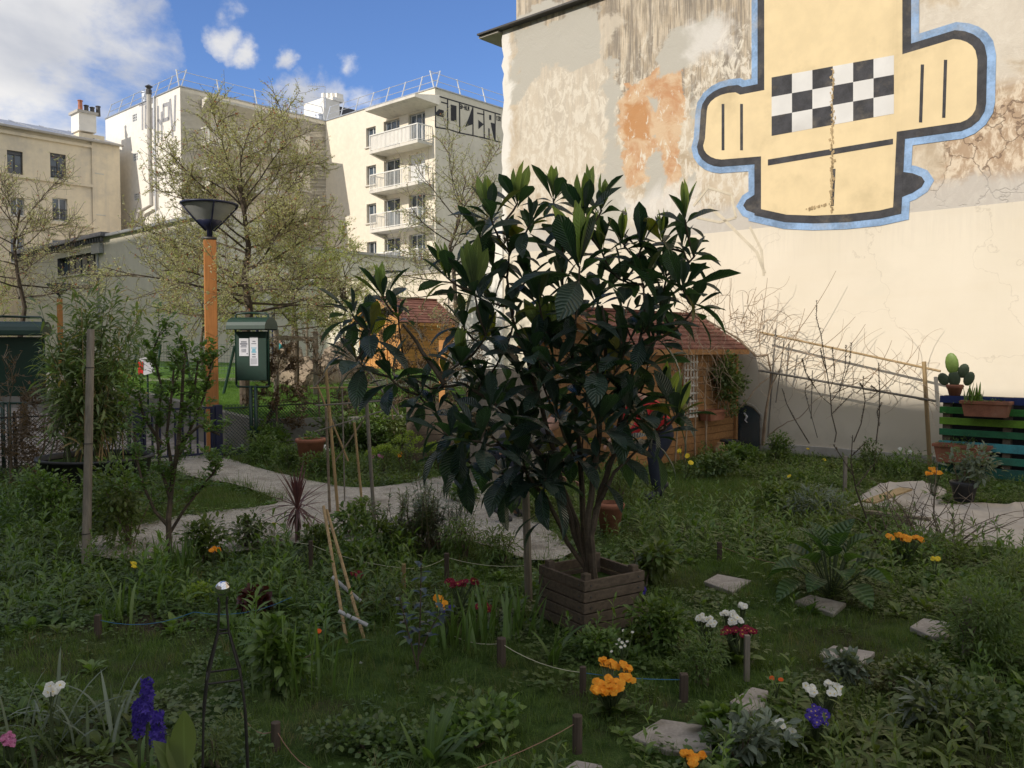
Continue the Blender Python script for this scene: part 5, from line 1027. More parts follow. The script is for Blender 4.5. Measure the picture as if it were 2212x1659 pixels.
# the near vertical corner of the planter is at pf; one face runs to the right and back, the other to the left and back
fr = (G(1375, 1318) - pf); fl_ = (G(1138, 1352) - pf); a_r = math.atan2(fr.y, fr.x); sx = .235; sy = .235
rx = Vector((math.cos(R(33)), math.sin(R(33)), 0)); ry = Vector((-math.sin(R(33)), math.cos(R(33)), 0)); pc = Vector((pf.x, pf.y, 0)) + rx * sx + ry * sy
ph = At(1268, 1256, pf.y).z
pl_e = crate((pc.x, pc.y, 0), sx, sy, ph, R(33), m_wood_p, 'square weathered wooden planter with nailed boards, standing in the grass', 'wooden_planter', 5, True, True, soil=.72)
tr = empty('loquat_tree', (pc.x, pc.y, ph * .72), 'big dark loquat shrub with long ribbed leaves growing in the wooden planter', 'loquat'); bp = Vector((pc.x, pc.y, ph * .72))
D0 = pc.y
W = [ # px, py, dy (towards the back), size, young leaves, pitch of the axis to the side
 (1118, 425, .1, 1.0, 1, -.05), (1060, 455, .0, 1.0, 1, -.25), (1035, 490, .2, .8, 0, -.4), (1145, 470, -.1, .8, 0, .2), (1195, 415, .3, .8, 1, -.1), (1262, 452, -.1, 1.15, 1, .05), (1300, 440, .0, .9, 1, .35), (1252, 560, -.35, 1.35, 2, .0), (1215, 520, .2, .9, 1, -.2),
 (1300, 530, .1, 1., 1, .1), (1345, 510, .2, .9, 1, .2), (1385, 520, .1, .9, 1, .15), (1430, 505, .2, .9, 1, .1), (1480, 460, .0, .95, 1, .15), (1475, 520, .25, .8, 0, .3), (1500, 540, .1, .8, 0, .4),
 (965, 585, .0, .9, 1, -.3), (1025, 615, -.1, 1.0, 2, -.1), (1065, 560, .2, .9, 0, -.2), (1100, 530, .1, .9, 0, -.1), (1140, 590, .2, .9, 0, .0), (1165, 640, -.1, 1., 0, .0), (1245, 660, -.3, 1.1, 0, -.1), (1290, 640, .2, 1., 0, .1), (1340, 590, .1, 1., 0, .0), (1390, 600, .0, 1., 0, .2), (1425, 640, .2, 1., 0, .3), (1475, 610, -.1, 1.2, 0, .55), (1440, 580, .1, 1., 0, .4), (1400, 690, -.2, 1.1, 0, .4), (1350, 680, .3, 1., 0, .1), (1500, 650, .0, .9, 0, .7),
 (828, 630, .1, .95, 1, -.15), (760, 665, .0, .8, 0, -.5), (800, 700, -.1, 1., 0, -.2), (860, 668, .15, .8, 0, .2), (770, 765, -.1, 1.05, 0, -.7), (840, 800, -.05, 1., 0, -.8),
 (1000, 690, .2, .9, 0, -.4), (1050, 710, .0, 1., 0, -.3), (1110, 680, .3, 1., 0, -.1), (1185, 720, .0, 1., 2, .0), (1235, 745, -.2, 1., 0, .1), (1310, 735, .1, 1., 0, .2), (995, 770, -.1, .9, 1, -.5), (960, 800, .1, .9, 0, -.6), (1040, 810, .2, 1., 0, -.3), (1170, 805, -.1, 1., 1, .0), (1245, 800, .2, 1., 0, .1), (1330, 790, -.1, 1.05, 0, .3), (1400, 770, .2, 1., 0, .4), (1370, 830, .25, 1., 0, .3), (1080, 760, .25, 1., 0, -.2), (1115, 780, .1, 1., 0, .0), (1215, 610, .25, 1., 0, .1), (1290, 770, -.25, 1.1, 0, .1), (1200, 660, .15, 1., 0, -.1), (1350, 740, -.15, 1.1, 0, .2), (1060, 640, .15, 1., 0, -.2), (1150, 740, -.25, 1.1, 0, -.1), (1420, 720, .0, 1., 0, .4), (1440, 845, .1, .9, 1, .5), (1300, 850, -.2, .7, 1, .0), (1465, 880, -.1, 1., 1, .6),
 (940, 870, -.1, 1., 0, -.8), (905, 840, .0, .9, 0, -.6), (1000, 880, .1, 1.1, 0, -.5), (1060, 870, -.3, 1.1, 0, -.2), (965, 925, -.3, 1.15, 0, -.6), (1035, 940, -.35, 1.2, 0, -.3), (1120, 905, .1, 1.1, 0, .0), (1130, 980, .1, 1., 0, -.2), (1205, 880, -.2, 1.1, 0, .1), (1230, 950, .0, 1., 0, .1), (1290, 900, -.35, 1.2, 0, .2), (1325, 950, .1, 1.05, 0, .3), (1365, 870, -.2, 1.15, 0, .4), (1410, 925, .0, 1.1, 0, .8), (1180, 1020, -.1, 1., 0, -.2), (1090, 1010, .2, 1., 0, -.5), (1000, 975, .1, 1., 0, -.7), 
 (1150, 850, .3, 1., 0, 0), (1270, 830, .3, 1., 0, 0), (1200, 780, -.3, 1., 0, 0), (1140, 940, .3, 1.1, 0, -.1), (1260, 920, .3, 1.1, 0, .1)]
nodes = []
for (px, py, dy, s_, yg, sd) in W: nodes.append([At(px, py + 14, D0 + dy * .9), s_, yg, sd])
# skeleton: a few stems rising from the soil, every whorl joined to the nearest lower node that leads back to the trunk
sk = [(bp, None)]; stems = [[(1262, 1150), (1258, 1060), (1250, 960), (1240, 860), (1235, 760), (1225, 680)], [(1240, 1150), (1218, 1080), (1200, 980), (1170, 880), (1140, 780), (1110, 690), (1095, 600)], [(1275, 1160), (1300, 1060), (1325, 980), (1345, 880), (1370, 780), (1395, 690)], [(1268, 1120), (1290, 980), (1300, 860), (1310, 760), (1300, 660)], [(1225, 1170), (1180, 1075), (1120, 1000), (1060, 940), (1000, 890)], [(1245, 1130), (1210, 1040), (1150, 960), (1080, 880), (1000, 830), (930, 840), (880, 810)], [(1285, 1100), (1330, 1020), (1390, 960)], [(960, 830), (915, 760), (870, 700)]]
rad_at = {}
tb = MB()
for si, st in enumerate(stems):
    par = 0 if si < 7 else None
    P = [bp + Vector((random.gauss(0, .02), random.gauss(0, .02), 0))] if si < 7 else []
    dyy = random.uniform(-.12, .15)
    for (px, py) in st: P.append(At(px, py, D0 + dyy + random.gauss(0, .03)))
    if si == 7: P = [sk[-1][0]] if False else P
    # refine
    Q = []
    for i in range(len(P) - 1):
        for k in range(3): Q.append(P[i].lerp(P[i + 1], k / 3) + Vector((random.gauss(0, .004), random.gauss(0, .004), 0)))
    Q.append(P[-1]); r0_ = .024 if si < 4 else .018
    tb.tube(Q, [max(.006, r0_ * (1 - .7 * i / len(Q))) for i in range(len(Q))], m_bark, 7, False)
    for q in Q[1:]: sk.append((q, r0_))
order = sorted(range(len(nodes)), key=lambda i: nodes[i][0].z)
for i in order:
    p = nodes[i][0]; best = None
    for (q, r_) in sk:
        if q.z > p.z - .015: continue
        d = (p - q).length; slope = (p.z - q.z) / max(d, 1e-4); cost = d * (1.25 - .5 * slope)
        if best is None or cost < best[0]: best = (cost, q)
    q = best[1]; d = p - q; side = Vector((d.x, d.y, 0)); mid1 = q + d * .35 + side * .12 - UP * .01; mid2 = q + d * .7 + side * .12
    L_ = d.length; tb.tube([q, mid1, mid2, p], [.0085, .0075, .0065, .006], m_bark, 6, False)
    nodes[i].append((p - mid2).normalized())
    for u in (mid1, mid2, p): sk.append((u, .006))
tb.build('trunk', tr)
LT = [leaf_tpl(1., .33, 6, .16, .24, .67, .05), leaf_tpl(1., .35, 6, .14, .46, .67, .06), leaf_tpl(1., .31, 6, .18, .10, .67, .04), leaf_tpl(1., .38, 6, .10, .62, .64, .05, .5)]
LTy = [leaf_tpl(1., .28, 5, .22, .0, .58, .02), leaf_tpl(1., .30, 5, .2, .06, .58, .02)]
old = LB(); yng = LB(); O = {k: ([], []) for k in range(4)}; Yy = {k: ([], []) for k in range(2)}
for (p, s_, yg, sd, ax) in nodes:
    ax = (ax * .6 + Vector((sd * .8, random.gauss(0, .15), .75))).normalized(); ref = ax.cross(Vector((0, 1, .1))).normalized(); oth = ax.cross(ref)
    low = p.z < 1.15; nleaf = int(random.uniform(10, 14)) + (5 if low else 0)
    for k in range(nleaf):
        az = k * 2.4 + random.uniform(-.25, .25); f = k / nleaf
        el = R(random.uniform(58, 78) - f * (85 if not low else 110)); side = ref * math.cos(az) + oth * math.sin(az)
        d = (side * math.cos(el) + ax * math.sin(el)).normalized(); L_ = (.262 if not low else .285) * s_ * random.choice((.55, .75, .9, 1., 1.1, 1.2)) * random.uniform(.9, 1.1) * (.75 if f < .2 else 1)
        t_ = 0 if el > .3 else 1 if random.random() < .5 else 3; 
        if el > R(45): t_ = 2
        c_ = p - ax * (f * .07 * s_); O[t_][0].append(aff(rot_to(d, random.uniform(-.5, .5)), L_, tuple(c_))); O[t_][1].append(random.random())
    if yg:
        ny_ = 4 if yg == 1 else 7
        for k in range(ny_):
            az = k * 2.4 + random.random(); el = R(random.uniform(68, 86)) if yg == 1 else R(random.uniform(60, 84)); side = ref * math.cos(az) + oth * math.sin(az); axu = (ax * .5 + UP * .7).normalized()
            d = (side * math.cos(el) + axu * math.sin(el)).normalized(); L_ = (.23 if yg == 1 else .30) * s_ * random.uniform(.75, 1.1); j = random.randint(0, 1); Yy[j][0].append(aff(rot_to(d, random.uniform(-1.5, 1.5)), L_, tuple(p + ax * .01))); Yy[j][1].append(random.random())
# a few long signature leaves whose place is plain in the outline
for (x0, y0, x1, y1, dy) in ((1490, 612, 1558, 632, 0), (1475, 625, 1505, 690, -.1), (760, 665, 700, 660, 0), (755, 765, 700, 800, 0), (800, 690, 720, 740, 0), (1000, 705, 930, 740, .1), (1000, 560, 930, 575, 0), (960, 585, 925, 535, .1), (1180, 1120, 1130, 1175, -.1), (1175, 1110, 1110, 1155, -.25), (960, 900, 905, 985, -.3), (1005, 930, 985, 1040, -.3), (1050, 930, 1040, 1030, -.3), (1330, 560, 1420, 640, -.2), (1290, 440, 1342, 385, .0), (1300, 1040, 1345, 1100, -.1), (1440, 880, 1500, 935, -.05), (1400, 900, 1430, 990, -.2), (1500, 850, 1465, 905, 0), (1370, 880, 1310, 925, -.4), (1340, 930, 1400, 880, -.35), (1030, 560, 1000, 620, 0)):
    a = At(x0, y0, D0 + dy); b_ = At(x1, y1, D0 + dy - .04); d = b_ - a; t_ = 1 if y1 > y0 + 10 else 2; lift = Vector((0, 0, .25 * d.length)) if t_ == 1 else Vector()
    O[t_][0].append(aff(rot_to(d + lift, random.uniform(-.5, .5)), d.length * 1.1, tuple(a))); O[t_][1].append(random.random())
for k in O:
    if O[k][0]: old.stamp(LT[k], np.array(O[k][0]) * 1., O[k][1])
for k in Yy:
    if Yy[k][0]: yng.stamp(LTy[k], np.array(Yy[k][0]), Yy[k][1])
old.build('leaves', L_loq, tr); yng.build('young_leaves', L_loq_y, tr)
m_fruit = simple('fruit_stalk', (.15, .115, .06), .9, .3)
for (px, py, dy) in ((740, 640, 0), (1060, 935, -.3), (1370, 895, -.35), (1390, 900, -.33), (1030, 905, -.35), (1090, 515, 0), (835, 672, 0)):
    p = At(px, py, D0 + dy); b = MB()
    for k in range(12): q = p + Vector((random.gauss(0, .022), random.gauss(0, .022), random.gauss(0, .022))); b.lathe([(.0, -.008), (.008, -.004), (.009, .003), (.0, .01)], m_fruit, tuple(q), 6); b.tube([p - UP * .03, q], .0025, m_fruit, 3, False)
    b.build('fruit_cluster', tr, True)
# stake beside the planter
st = G(1143, 1290); b = MB(); b.tube([(st.x, st.y, -.1), tuple(At(1135, 1040, st.y + .05)), ], .028, m_wood_g, 8); tag(b.build('wooden_stake', origin=(st.x, st.y, 0)), 'round grey stake standing behind the left corner of the planter', 'stake')

# ------------------------------------------------------------------ ground cover templates
def T(parts): return join_tpl(parts)
def tuft(n, L, W, bend, spread, seg=3):
    return T([(blade_tpl(1., W, seg, random.uniform(.1, bend)), aff(rotm(random.uniform(0, 6.28), random.uniform(-.1, .45)), L * random.uniform(.5, 1.1), (random.gauss(0, spread), random.gauss(0, spread), -.005))) for _ in range(n)])
def rosette(n, L, W, el0, el1, seg=4, droop=.4, wide=.6, stalk=.1, up=0.):
    return T([(leaf_tpl(1., W, seg, .15, droop, wide, stalk), aff(rotm(i * 2.4 + random.uniform(-.3, .3), -(el0 + (el1 - el0) * i / n) + random.uniform(-.15, .15)), L * random.uniform(.65, 1.1), (0, 0, up))) for i in range(n)])
def upright(H, n, L, W, droop=.3, wide=.5):
    ps = [(blade_tpl(1., .025, 3, .12), aff(rotm(random.uniform(0, 6)), H))]
    for i in range(n):
        f = (i + .5) / n; ps.append((leaf_tpl(1., W, 3, .15, droop, wide), aff(rotm(i * 2.4, -(.15 + .9 * f) + random.uniform(-.2, .2)), L * (1.1 - .55 * f) * random.uniform(.8, 1.1), (random.gauss(0, .004), random.gauss(0, .004), H * f * .97))))
    return T(ps)
def fern(n, L, k=7):
    ps = []
    for i in range(n):
        az = i * 2.4 + random.uniform(-.3, .3); el = random.uniform(.35, 1.2); dz = L * random.uniform(.6, 1.1); d = Vector((math.cos(az) * math.cos(el), math.sin(az) * math.cos(el), math.sin(el)))
        for j in range(k):
            f = .25 + .75 * j / (k - 1); pos = d * dz * f - UP * (dz * .22 * f * f)
            for sg in (-1, 1): 
                ps.append((leaf_tpl(1., .38, 1, .1, .1), aff(rotm(az + sg * random.uniform(.5, 1.2), -random.uniform(-.2, .7)), L * .26 * (1.1 - f * .6), tuple(pos))))
    return T(ps)
def clover(n, r, s): return T([(leaf_tpl(1., .9, 2, .1, .15, .6), aff(rotm(random.uniform(0, 6.28), random.uniform(-.5, .3)), s * random.uniform(.6, 1.2), (random.gauss(0, r), random.gauss(0, r), abs(random.gauss(.02, .02))))) for _ in range(n)])
T_short = [tuft(17, .075, .036, .7, .025, 2) for _ in range(4)]; T_long = [tuft(14, .17, .022, .9, .02, 4) for _ in range(4)]
T_ros = [rosette(11, .10, .42, .15, 1.2) for _ in range(4)]; T_up = [upright(.20, 13, .075, .26) for _ in range(4)]; T_fern = [fern(12, .15) for _ in range(3)]; T_clo = [clover(30, .055, .026) for _ in range(4)]
T_lit = [T([(leaf_tpl(1., .6, 1, .2, .2), aff(rotm(random.uniform(0, 6), random.uniform(-.3, .3), random.uniform(-.6, .6)), .03 * random.uniform(.5, 1.3), (random.gauss(0, .08), random.gauss(0, .08), .01))) for _ in range(10)]) for _ in range(3)]
def to_pix(P):
    d = P - np.array([0, 0, CAM_H]); f = np.array([0, math.cos(PITCH), -math.sin(PITCH)]); u = np.array([0, math.sin(PITCH), math.cos(PITCH)]); dep = d @ f
    return CX + FPX * d[:, 0] / dep, CY - FPX * (d @ u) / dep
def in_poly(x, y, poly):
    r = np.zeros(len(x), bool); n = len(poly)
    for i in range(n):
        x0, y0 = poly[i]; x1, y1 = poly[(i + 1) % n]; c = ((y0 > y) != (y1 > y)) & (x < (x1 - x0) * (y - y0) / (y1 - y0 + 1e-12) + x0); r ^= c
    return r
path_xy = [(p.x, p.y) for p in pathpts]; pv_xy = [(p.x, p.y) for p in pv]; lawn_xy = [(p.x, p.y) for p in pts] + [(-40, 48), (10, 48)]
sheets_xy = [[(G(*p).x, G(*p).y) for p in poly] for poly in ([(1965, 1160), (2330, 1200), (2300, 1085), (1965, 1085)], [(1835, 1098), (2030, 1112), (2040, 1052), (1890, 1050)])]
slabs_xy = [[(G(*p).x, G(*p).y) for p in poly] for _, poly in SL]
def field(n, ymin=2.7, ymax=15.0, xw=.66):
    y = np.sqrt(rng.uniform(ymin ** 2, ymax ** 2, n)); x = rng.uniform(-xw, xw, n) * y
    k = ~in_poly(x, y, path_xy) & ~in_poly(x, y, pv_xy) & ~in_poly(x, y, lawn_xy)
    wl = (x - PWL.o.x) * nB.x + (y - PWL.o.y) * nB.y; k &= wl > .1
    s2_ = Vector((s2.x, s2.y, 0)); a_ = (x - s2_.x) * AD.x + (y - s2_.y) * AD.y; b_ = (x - s2_.x) * BD.x + (y - s2_.y) * BD.y; k &= ~((a_ > -.05) & (b_ > -.05) & (b_ < 1.7))
    a_ = (x - pc.x) * rx.x + (y - pc.y) * rx.y; b_ = (x - pc.x) * ry.x + (y - pc.y) * ry.y; k &= ~((abs(a_) < .24) & (abs(b_) < .24))
    for q in sheets_xy: k &= ~in_poly(x, y, q)
    for q in slabs_xy: k &= ~in_poly(x, y, q)
    return x[k], y[k]
def noise2(x, y, s, ph=0.): return .5 + .25 * (np.sin(x * s + ph) * np.cos(y * s * 1.3 + ph * 2) + np.sin(x * s * 2.3 + y * s * 1.7 + ph)) + .12 * np.sin(x * s * 5.1 - y * s * 4.3)
gz = np.vectorize(lambda x, y: hgt_(x, y) - .02)
def scatter(name, label, tpls, n, dens, mat, smin=.7, smax=1.3, tilt=.25, z=None, **kw):
    x, y = field(n, **kw); P0 = np.stack([x, y, np.zeros(len(x))], 1); px, py = to_pix(P0); k = rng.random(len(x)) < dens(x, y, px, py); x, y = x[k], y[k]
    P = np.stack([x, y, gz(x, y)], 1); l_ = LB(); pick = rng.integers(0, len(tpls), len(x)); R_ = rots(len(x), tilt); sc = rng.uniform(smin, smax, len(x))
    for v_ in range(len(tpls)):
        i = np.where(pick == v_)[0]
        if len(i): l_.stamp(tpls[v_], affs(R_[i], sc[i], P[i]), rng.random(len(i)))
    return tag(l_.build(name, mat), label, kind='stuff')
def grass_zone(px, py):  # places of the picture where short turf shows
    z1_ = in_poly(px, py, [(1380, 1260), (1560, 1190), (1700, 1230), (1740, 1320), (1960, 1330), (2010, 1420), (1750, 1460), (1640, 1480), (1560, 1560), (1350, 1540), (1330, 1640), (1250, 1700), (1100, 1700), (1000, 1640), (1100, 1500), (1250, 1450), (1500, 1460), (1640, 1400), (1600, 1300)])
    z2_ = in_poly(px, py, [(640, 1390), (900, 1330), (1130, 1400), (1250, 1500), (1000, 1560), (700, 1640), (560, 1700), (520, 1500)]); z3_ = in_poly(px, py, [(1400, 1030), (1560, 1020), (1750, 1060), (1700, 1110), (1450, 1110)]); z4_ = in_poly(px, py, [(390, 1040), (480, 1035), (590, 1080), (560, 1100), (400, 1115), (300, 1130)]); z5_ = in_poly(px, py, [(0, 1380), (300, 1350), (420, 1400), (400, 1500), (0, 1480)])
    return z1_ | z2_ | z3_ | z4_ | z5_
scatter('turf', 'short dark grass of the garden walks', T_short, 85000, lambda x, y, px, py: np.where(grass_zone(px, py), .98, .3 * (noise2(x, y, 1.4) > .45)) * np.clip((y / 7), .45, 1), L_gr, .7, 1.3)
scatter('tall_grass', 'longer grass between the garden plants', T_long, 15000, lambda x, y, px, py: np.where(grass_zone(px, py), .04, .75) * (noise2(x, y, 1.1, 2.) > .42), L_gr, .5, 1.15)
scatter('broadleaf_weeds', 'broad leaved seedlings covering the beds', T_ros, 15000, lambda x, y, px, py: np.where(grass_zone(px, py), .02, .7) * (noise2(x, y, 1.7, 4.) > .44), L_weed, .4, 1.15)
scatter('upright_weeds', 'leafy upright stems growing through the beds', T_up, 8000, lambda x, y, px, py: np.where(grass_zone(px, py), .01, .6) * (noise2(x, y, .9, 1.) > .5), L_weed, .6, 1.5)
scatter('feathery_weeds', 'soft feathery green plants in the beds', T_fern, 4500, lambda x, y, px, py: np.where(grass_zone(px, py), .01, .55) * (noise2(x, y, 1.2, 7.) > .52), L_fern, .6, 1.3)
scatter('clover', 'low clover and creeping ground cover', T_clo, 12000, lambda x, y, px, py: np.where(grass_zone(px, py), .07, .7), L_dark, .7, 1.4)
scatter('leaf_litter', 'dry leaf litter lying on the soil', T_lit, 5000, lambda x, y, px, py: np.where(grass_zone(px, py), .1, .7), L_soil, .7, 1.3)
# grass of the raised lawn beyond the fence
y = np.sqrt(rng.uniform(13.3 ** 2, 21 ** 2, 26000)); x = rng.uniform(-.62, .1, 26000) * y; k = in_poly(x, y, lawn_xy); x, y = x[k], y[k]; l_ = LB(); P = np.stack([x, y, np.vectorize(tz)(y)], 1); R_ = rots(len(x), .3); pick = rng.integers(0, 4, len(x))
for v_ in range(4): i = np.where(pick == v_)[0]; l_.stamp(T_short[v_], affs(R_[i], rng.uniform(.8, 1.3, len(i)), P[i]), rng.random(len(i)))
tag(l_.build('lawn_grass', L_gr2), 'bright green lawn grass beyond the fence', kind='stuff')

# plants that close over the path edges, and taller growth on the left
def near_path(x, y, w):
    a = in_poly(x, y, path_xy); b_ = np.zeros(len(x), bool)
    for dx_, dy_ in ((w, 0), (-w, 0), (0, w), (0, -w)): b_ |= in_poly(x + dx_, y + dy_, path_xy) != a
    return b_
_f = field
def field_all(n, ymin=2.7, ymax=15.0, xw=.66): y = np.sqrt(rng.uniform(ymin ** 2, ymax ** 2, n)); x = rng.uniform(-xw, xw, n) * y; return x, y
field = field_all
scatter('path_edge_grass', 'grass and small weeds creeping over the edges of the gravel path', T_short + T_clo[:2] + T_long[:1], 60000, lambda x, y, px, py: near_path(x, y, .10) * (noise2(x, y, 5., 3.) > .42) * 1., L_gr, .7, 1.5, ymin=6., ymax=14.)
scatter('path_litter', 'stray leaves, twigs and seedlings on the gravel path', T_lit + [T_clo[0]], 2500, lambda x, y, px, py: in_poly(x, y, path_xy) * .8, L_soil, .3, .6, ymin=6., ymax=14.)
field = _f
scatter('tall_weeds', 'tall tangled grass and stems on the left side of the garden', T_long + T_up + T_up, 5200, lambda x, y, px, py: ((px < 420) & (py > 1080) & (py < 1340) | (px > 480) & (px < 900) & (py > 1190) & (py < 1420)) * .8 + (px > 1380) * (py > 1090) * (py < 1250) * .5, L_weed, 1.0, 2.1, ymin=4.)
# ------------------------------------------------------------------ potted and planted things
def bush(name, label, cat, c, rad, K, tpl, size, mat, stems=6, group=None, shell=.35, droop=-.2, lobes=4, tilt=.9, stem_m=None, top=None):
    """a leafy bush: c on the ground, rad = (rx, ry, height)"""
    c = Vector(c); e = empty(name, c, label, cat, group); l = LB(); rx_, ry_, h = rad
    for k in range(lobes):
        f = (k + .5) / lobes; o = Vector((random.uniform(-.45, .45) * rx_, random.uniform(-.45, .45) * ry_, h * (.25 + .55 * f))); rnd_leaves(l, c + o, (rx_ * .68, ry_ * .68, h * .36), K // lobes, tpl, size, tilt, droop, shell)
    l.build('foliage', mat, e)
    if stems:
        b = MB()
        for k in range(stems): polytube(b, c + Vector((random.gauss(0, .02), random.gauss(0, .02), -.02)), (random.gauss(0, .3) * rx_ / h, random.gauss(0, .3) * ry_ / h, 1), h * random.uniform(.6, .95), .008, .003, stem_m or m_twig, 5, .12)
        b.build('stem', e)
    return e
def clump(name, label, cat, c, K, L, Wd, bend, spread, mat, group=None, lean=.35, seg=6, flowers=None):
    c = Vector(c); e = empty(name, c, label, cat, group); l = LB()
    for k in range(K):
        t_ = blade_tpl(1., Wd / L, seg, random.uniform(.05, bend)); l.stamp(t_, np.array([aff(rotm(random.uniform(0, 6.28), random.uniform(-.05, lean)), L * random.uniform(.5, 1.1), (c.x + random.gauss(0, spread), c.y + random.gauss(0, spread), c.z - .02))]), [random.random()])
    l.build('leaves', mat, e); return e
PET = leaf_tpl(1., 1.15, 3, .10, .22, .66); PETp = leaf_tpl(1., .5, 2, .1, .1, .55)
def blooms(e, heads, mat, n=5, pet=None, eye=.22, name='flower', stalk=True, face=None, eye_m=None, base=None):
    """heads: (point, radius, outward direction)"""
    pet = pet or PET; l = LB(); ey = LB(); b = MB()
    for (p, r, d) in heads:
        d = Vector(d).normalized(); s = d.cross(Vector((.3, .2, .9))).normalized(); t_ = d.cross(s); a0 = random.random() * 6; M_ = []
        for k in range(n): a = a0 + k * 2 * math.pi / n; v = s * math.cos(a) + t_ * math.sin(a) + d * .15; y = d.cross(v).normalized(); z = v.normalized().cross(y); v = v.normalized(); M_.append(aff(np.array([[v.x, y.x, z.x], [v.y, y.y, z.y], [v.z, y.z, z.z]]), r, tuple(p)))
        l.stamp(pet, np.array(M_), rng.random(n))
        if eye: 
            M_ = [aff(rot_to(s * math.cos(a) + t_ * math.sin(a), 0), r * eye * 1.6, tuple(Vector(p) + d * r * .06)) for a in (0, 1.57, 3.14, 4.71)]; 
            for k, a in enumerate((0, 1.57, 3.14, 4.71)):
                v = s * math.cos(a) + t_ * math.sin(a); y = d.cross(v).normalized(); M_[k] = aff(np.array([[v.x, y.x, d.x], [v.y, y.y, d.y], [v.z, y.z, d.z]]), r * eye * 1.5, tuple(Vector(p) + d * r * .07))
            ey.stamp(PETp, np.array(M_), rng.random(4))
        if stalk: bs = Vector(base) if base is not None else Vector((p[0], p[1], 0)); b.tube([bs, (bs + Vector(p)) / 2 + Vector((random.gauss(0, .008), random.gauss(0, .008), .01)), Vector(p) - d * .004], .0022, m_stem, 4, False)
    fo = l.build(name, mat, e)
    if eye: eo = ey.build('eye', eye_m or P_eye); eo.parent = fo; eo.location = -Vector(e.location)
    if stalk: b.build('stalk', e)
def tocam(p): v = Vector((0, 0, CAM_H)) - Vector(p); return v.normalized()
def flower_plant(name, label, spots, h, fr_, mat, hr=.0, per=1, n=5, leaves=(9, .11, .45), lmat=None, pet=None, eye=.22, group=None, cat='flower', up=.5, eye_m=None, lname='leaves'):
    """spots: picture places of the flower heads; h their height; per flowers spread hr round each"""
    P = [G(px, py, h) for px, py in spots]; c = sum(P, Vector()) / len(P); c.z = 0; e = empty(name, c, label, cat, group); heads = []
    for p in P:
        for k in range(per + (3 if per > 3 else 0)): q = p + Vector((random.gauss(0, hr), random.gauss(0, hr), random.gauss(0, hr * .6))); heads.append((q, fr_ * random.uniform(.8, 1.15), tocam(q) * .6 + UP * up + Vector((random.gauss(0, .3), random.gauss(0, .3), random.gauss(0, .2)))))
    blooms(e, heads, mat, n, pet, eye, eye_m=eye_m, base=(c.x, c.y, 0))
    if leaves:
        l = LB()
        for k in range(leaves[0]): az = k * 2.4; l.stamp(leaf_tpl(1., leaves[2], 5, .15, .45, .62), np.array([aff(rotm(az, -random.uniform(.2, 1.1)), leaves[1] * random.uniform(.7, 1.2), (c.x + random.gauss(0, .02), c.y + random.gauss(0, .02), 0))]), [random.random()])
        l.build(lname, lmat or L_weed, e)
    return e
# -- bamboo in a round tub, grey stake, slender shrub on the left
tb0 = At(208, 985, 9.6); tub = Vector((tb0.x, tb0.y, 0)); e = empty('round_tub', tub, 'wide black round tub holding the bamboo', 'tub'); b = MB(); b.lathe([(.48, 0), (.52, .1), (.585, .44), (.62, .45), (.62, .48), (.58, .48), (.57, .42)], m_blackp, tuple(tub), 40); b.build('tub', e, True); b = MB(); b.lathe([(.0, .41), (.57, .41)], m_soil, tuple(tub), 40, False); b.build('soil', e)
e = empty('bamboo', tub + UP * .41, 'tall leafy bamboo clump growing in the black tub', 'bamboo'); b = MB(); l = LB(); BT = [leaf_tpl(1., .19, 3, .12, .3), leaf_tpl(1., .17, 3, .12, .6)]
for k in range(46):
    top = At(random.uniform(85, 320), random.uniform(640, 860), 9.6 + random.uniform(-.45, .45)) if k > 7 else At((150, 205, 232, 275, 300, 120, 250, 180)[k], (600, 660, 590, 640, 690, 690, 620, 640)[k], 9.6)
    bs = tub + Vector((random.gauss(0, .2), random.gauss(0, .2), .4)); mid = bs.lerp(top, .5) + Vector(((top.x - bs.x) * -.12, 0, .1)); P = []
    for i in range(9): t_ = i / 8; P.append(bs * (1 - t_) ** 2 + mid * 2 * t_ * (1 - t_) + top * t_ * t_)
    b.tube(P, [.008 - .0007 * i for i in range(9)], m_stem if k % 3 else m_bam, 5, False)
    for j in range(105):
        f = random.uniform(.12, 1) ** .8; u = f * 7.99; i = int(u); q = P[i].lerp(P[i + 1], u - i); a = random.uniform(0, 6.28); el = random.uniform(-.5, 1.0); off = random.random() * .14; d = Vector((math.cos(a) * math.cos(el), math.sin(a) * math.cos(el), math.sin(el))); q = q + d * off
        l.stamp(BT[j % 2], np.array([aff(rot_to(d, random.uniform(-.6, .6)), random.uniform(.09, .20), tuple(q))]), [random.random()])
b.build('cane', e); l.build('leaves', L_bam, e)
sb = G(184, 1216); stp = At(196, 712, sb.y + .35); b = MB(); b.tube([(sb.x, sb.y, -.2), tuple(stp)], [.036, .030], m_wood_g, 12)
for z_ in (.12, .5, .83): q = Vector((sb.x, sb.y, 0)).lerp(stp, z_); b.lathe([(.036, 0), (.037, .008)], m_dframe, tuple(q), 12, False)
tag(b.build('wooden_stake', origin=(sb.x, sb.y, 0)), 'tall grey round stake with wire rings in front of the bamboo', 'stake')
sh = G(366, 1226); e = empty('slender_shrub', sh, 'slender light green shrub with a dark trunk in front of the gate', 'shrub'); b = MB(); l = LB(); random.seed(5)
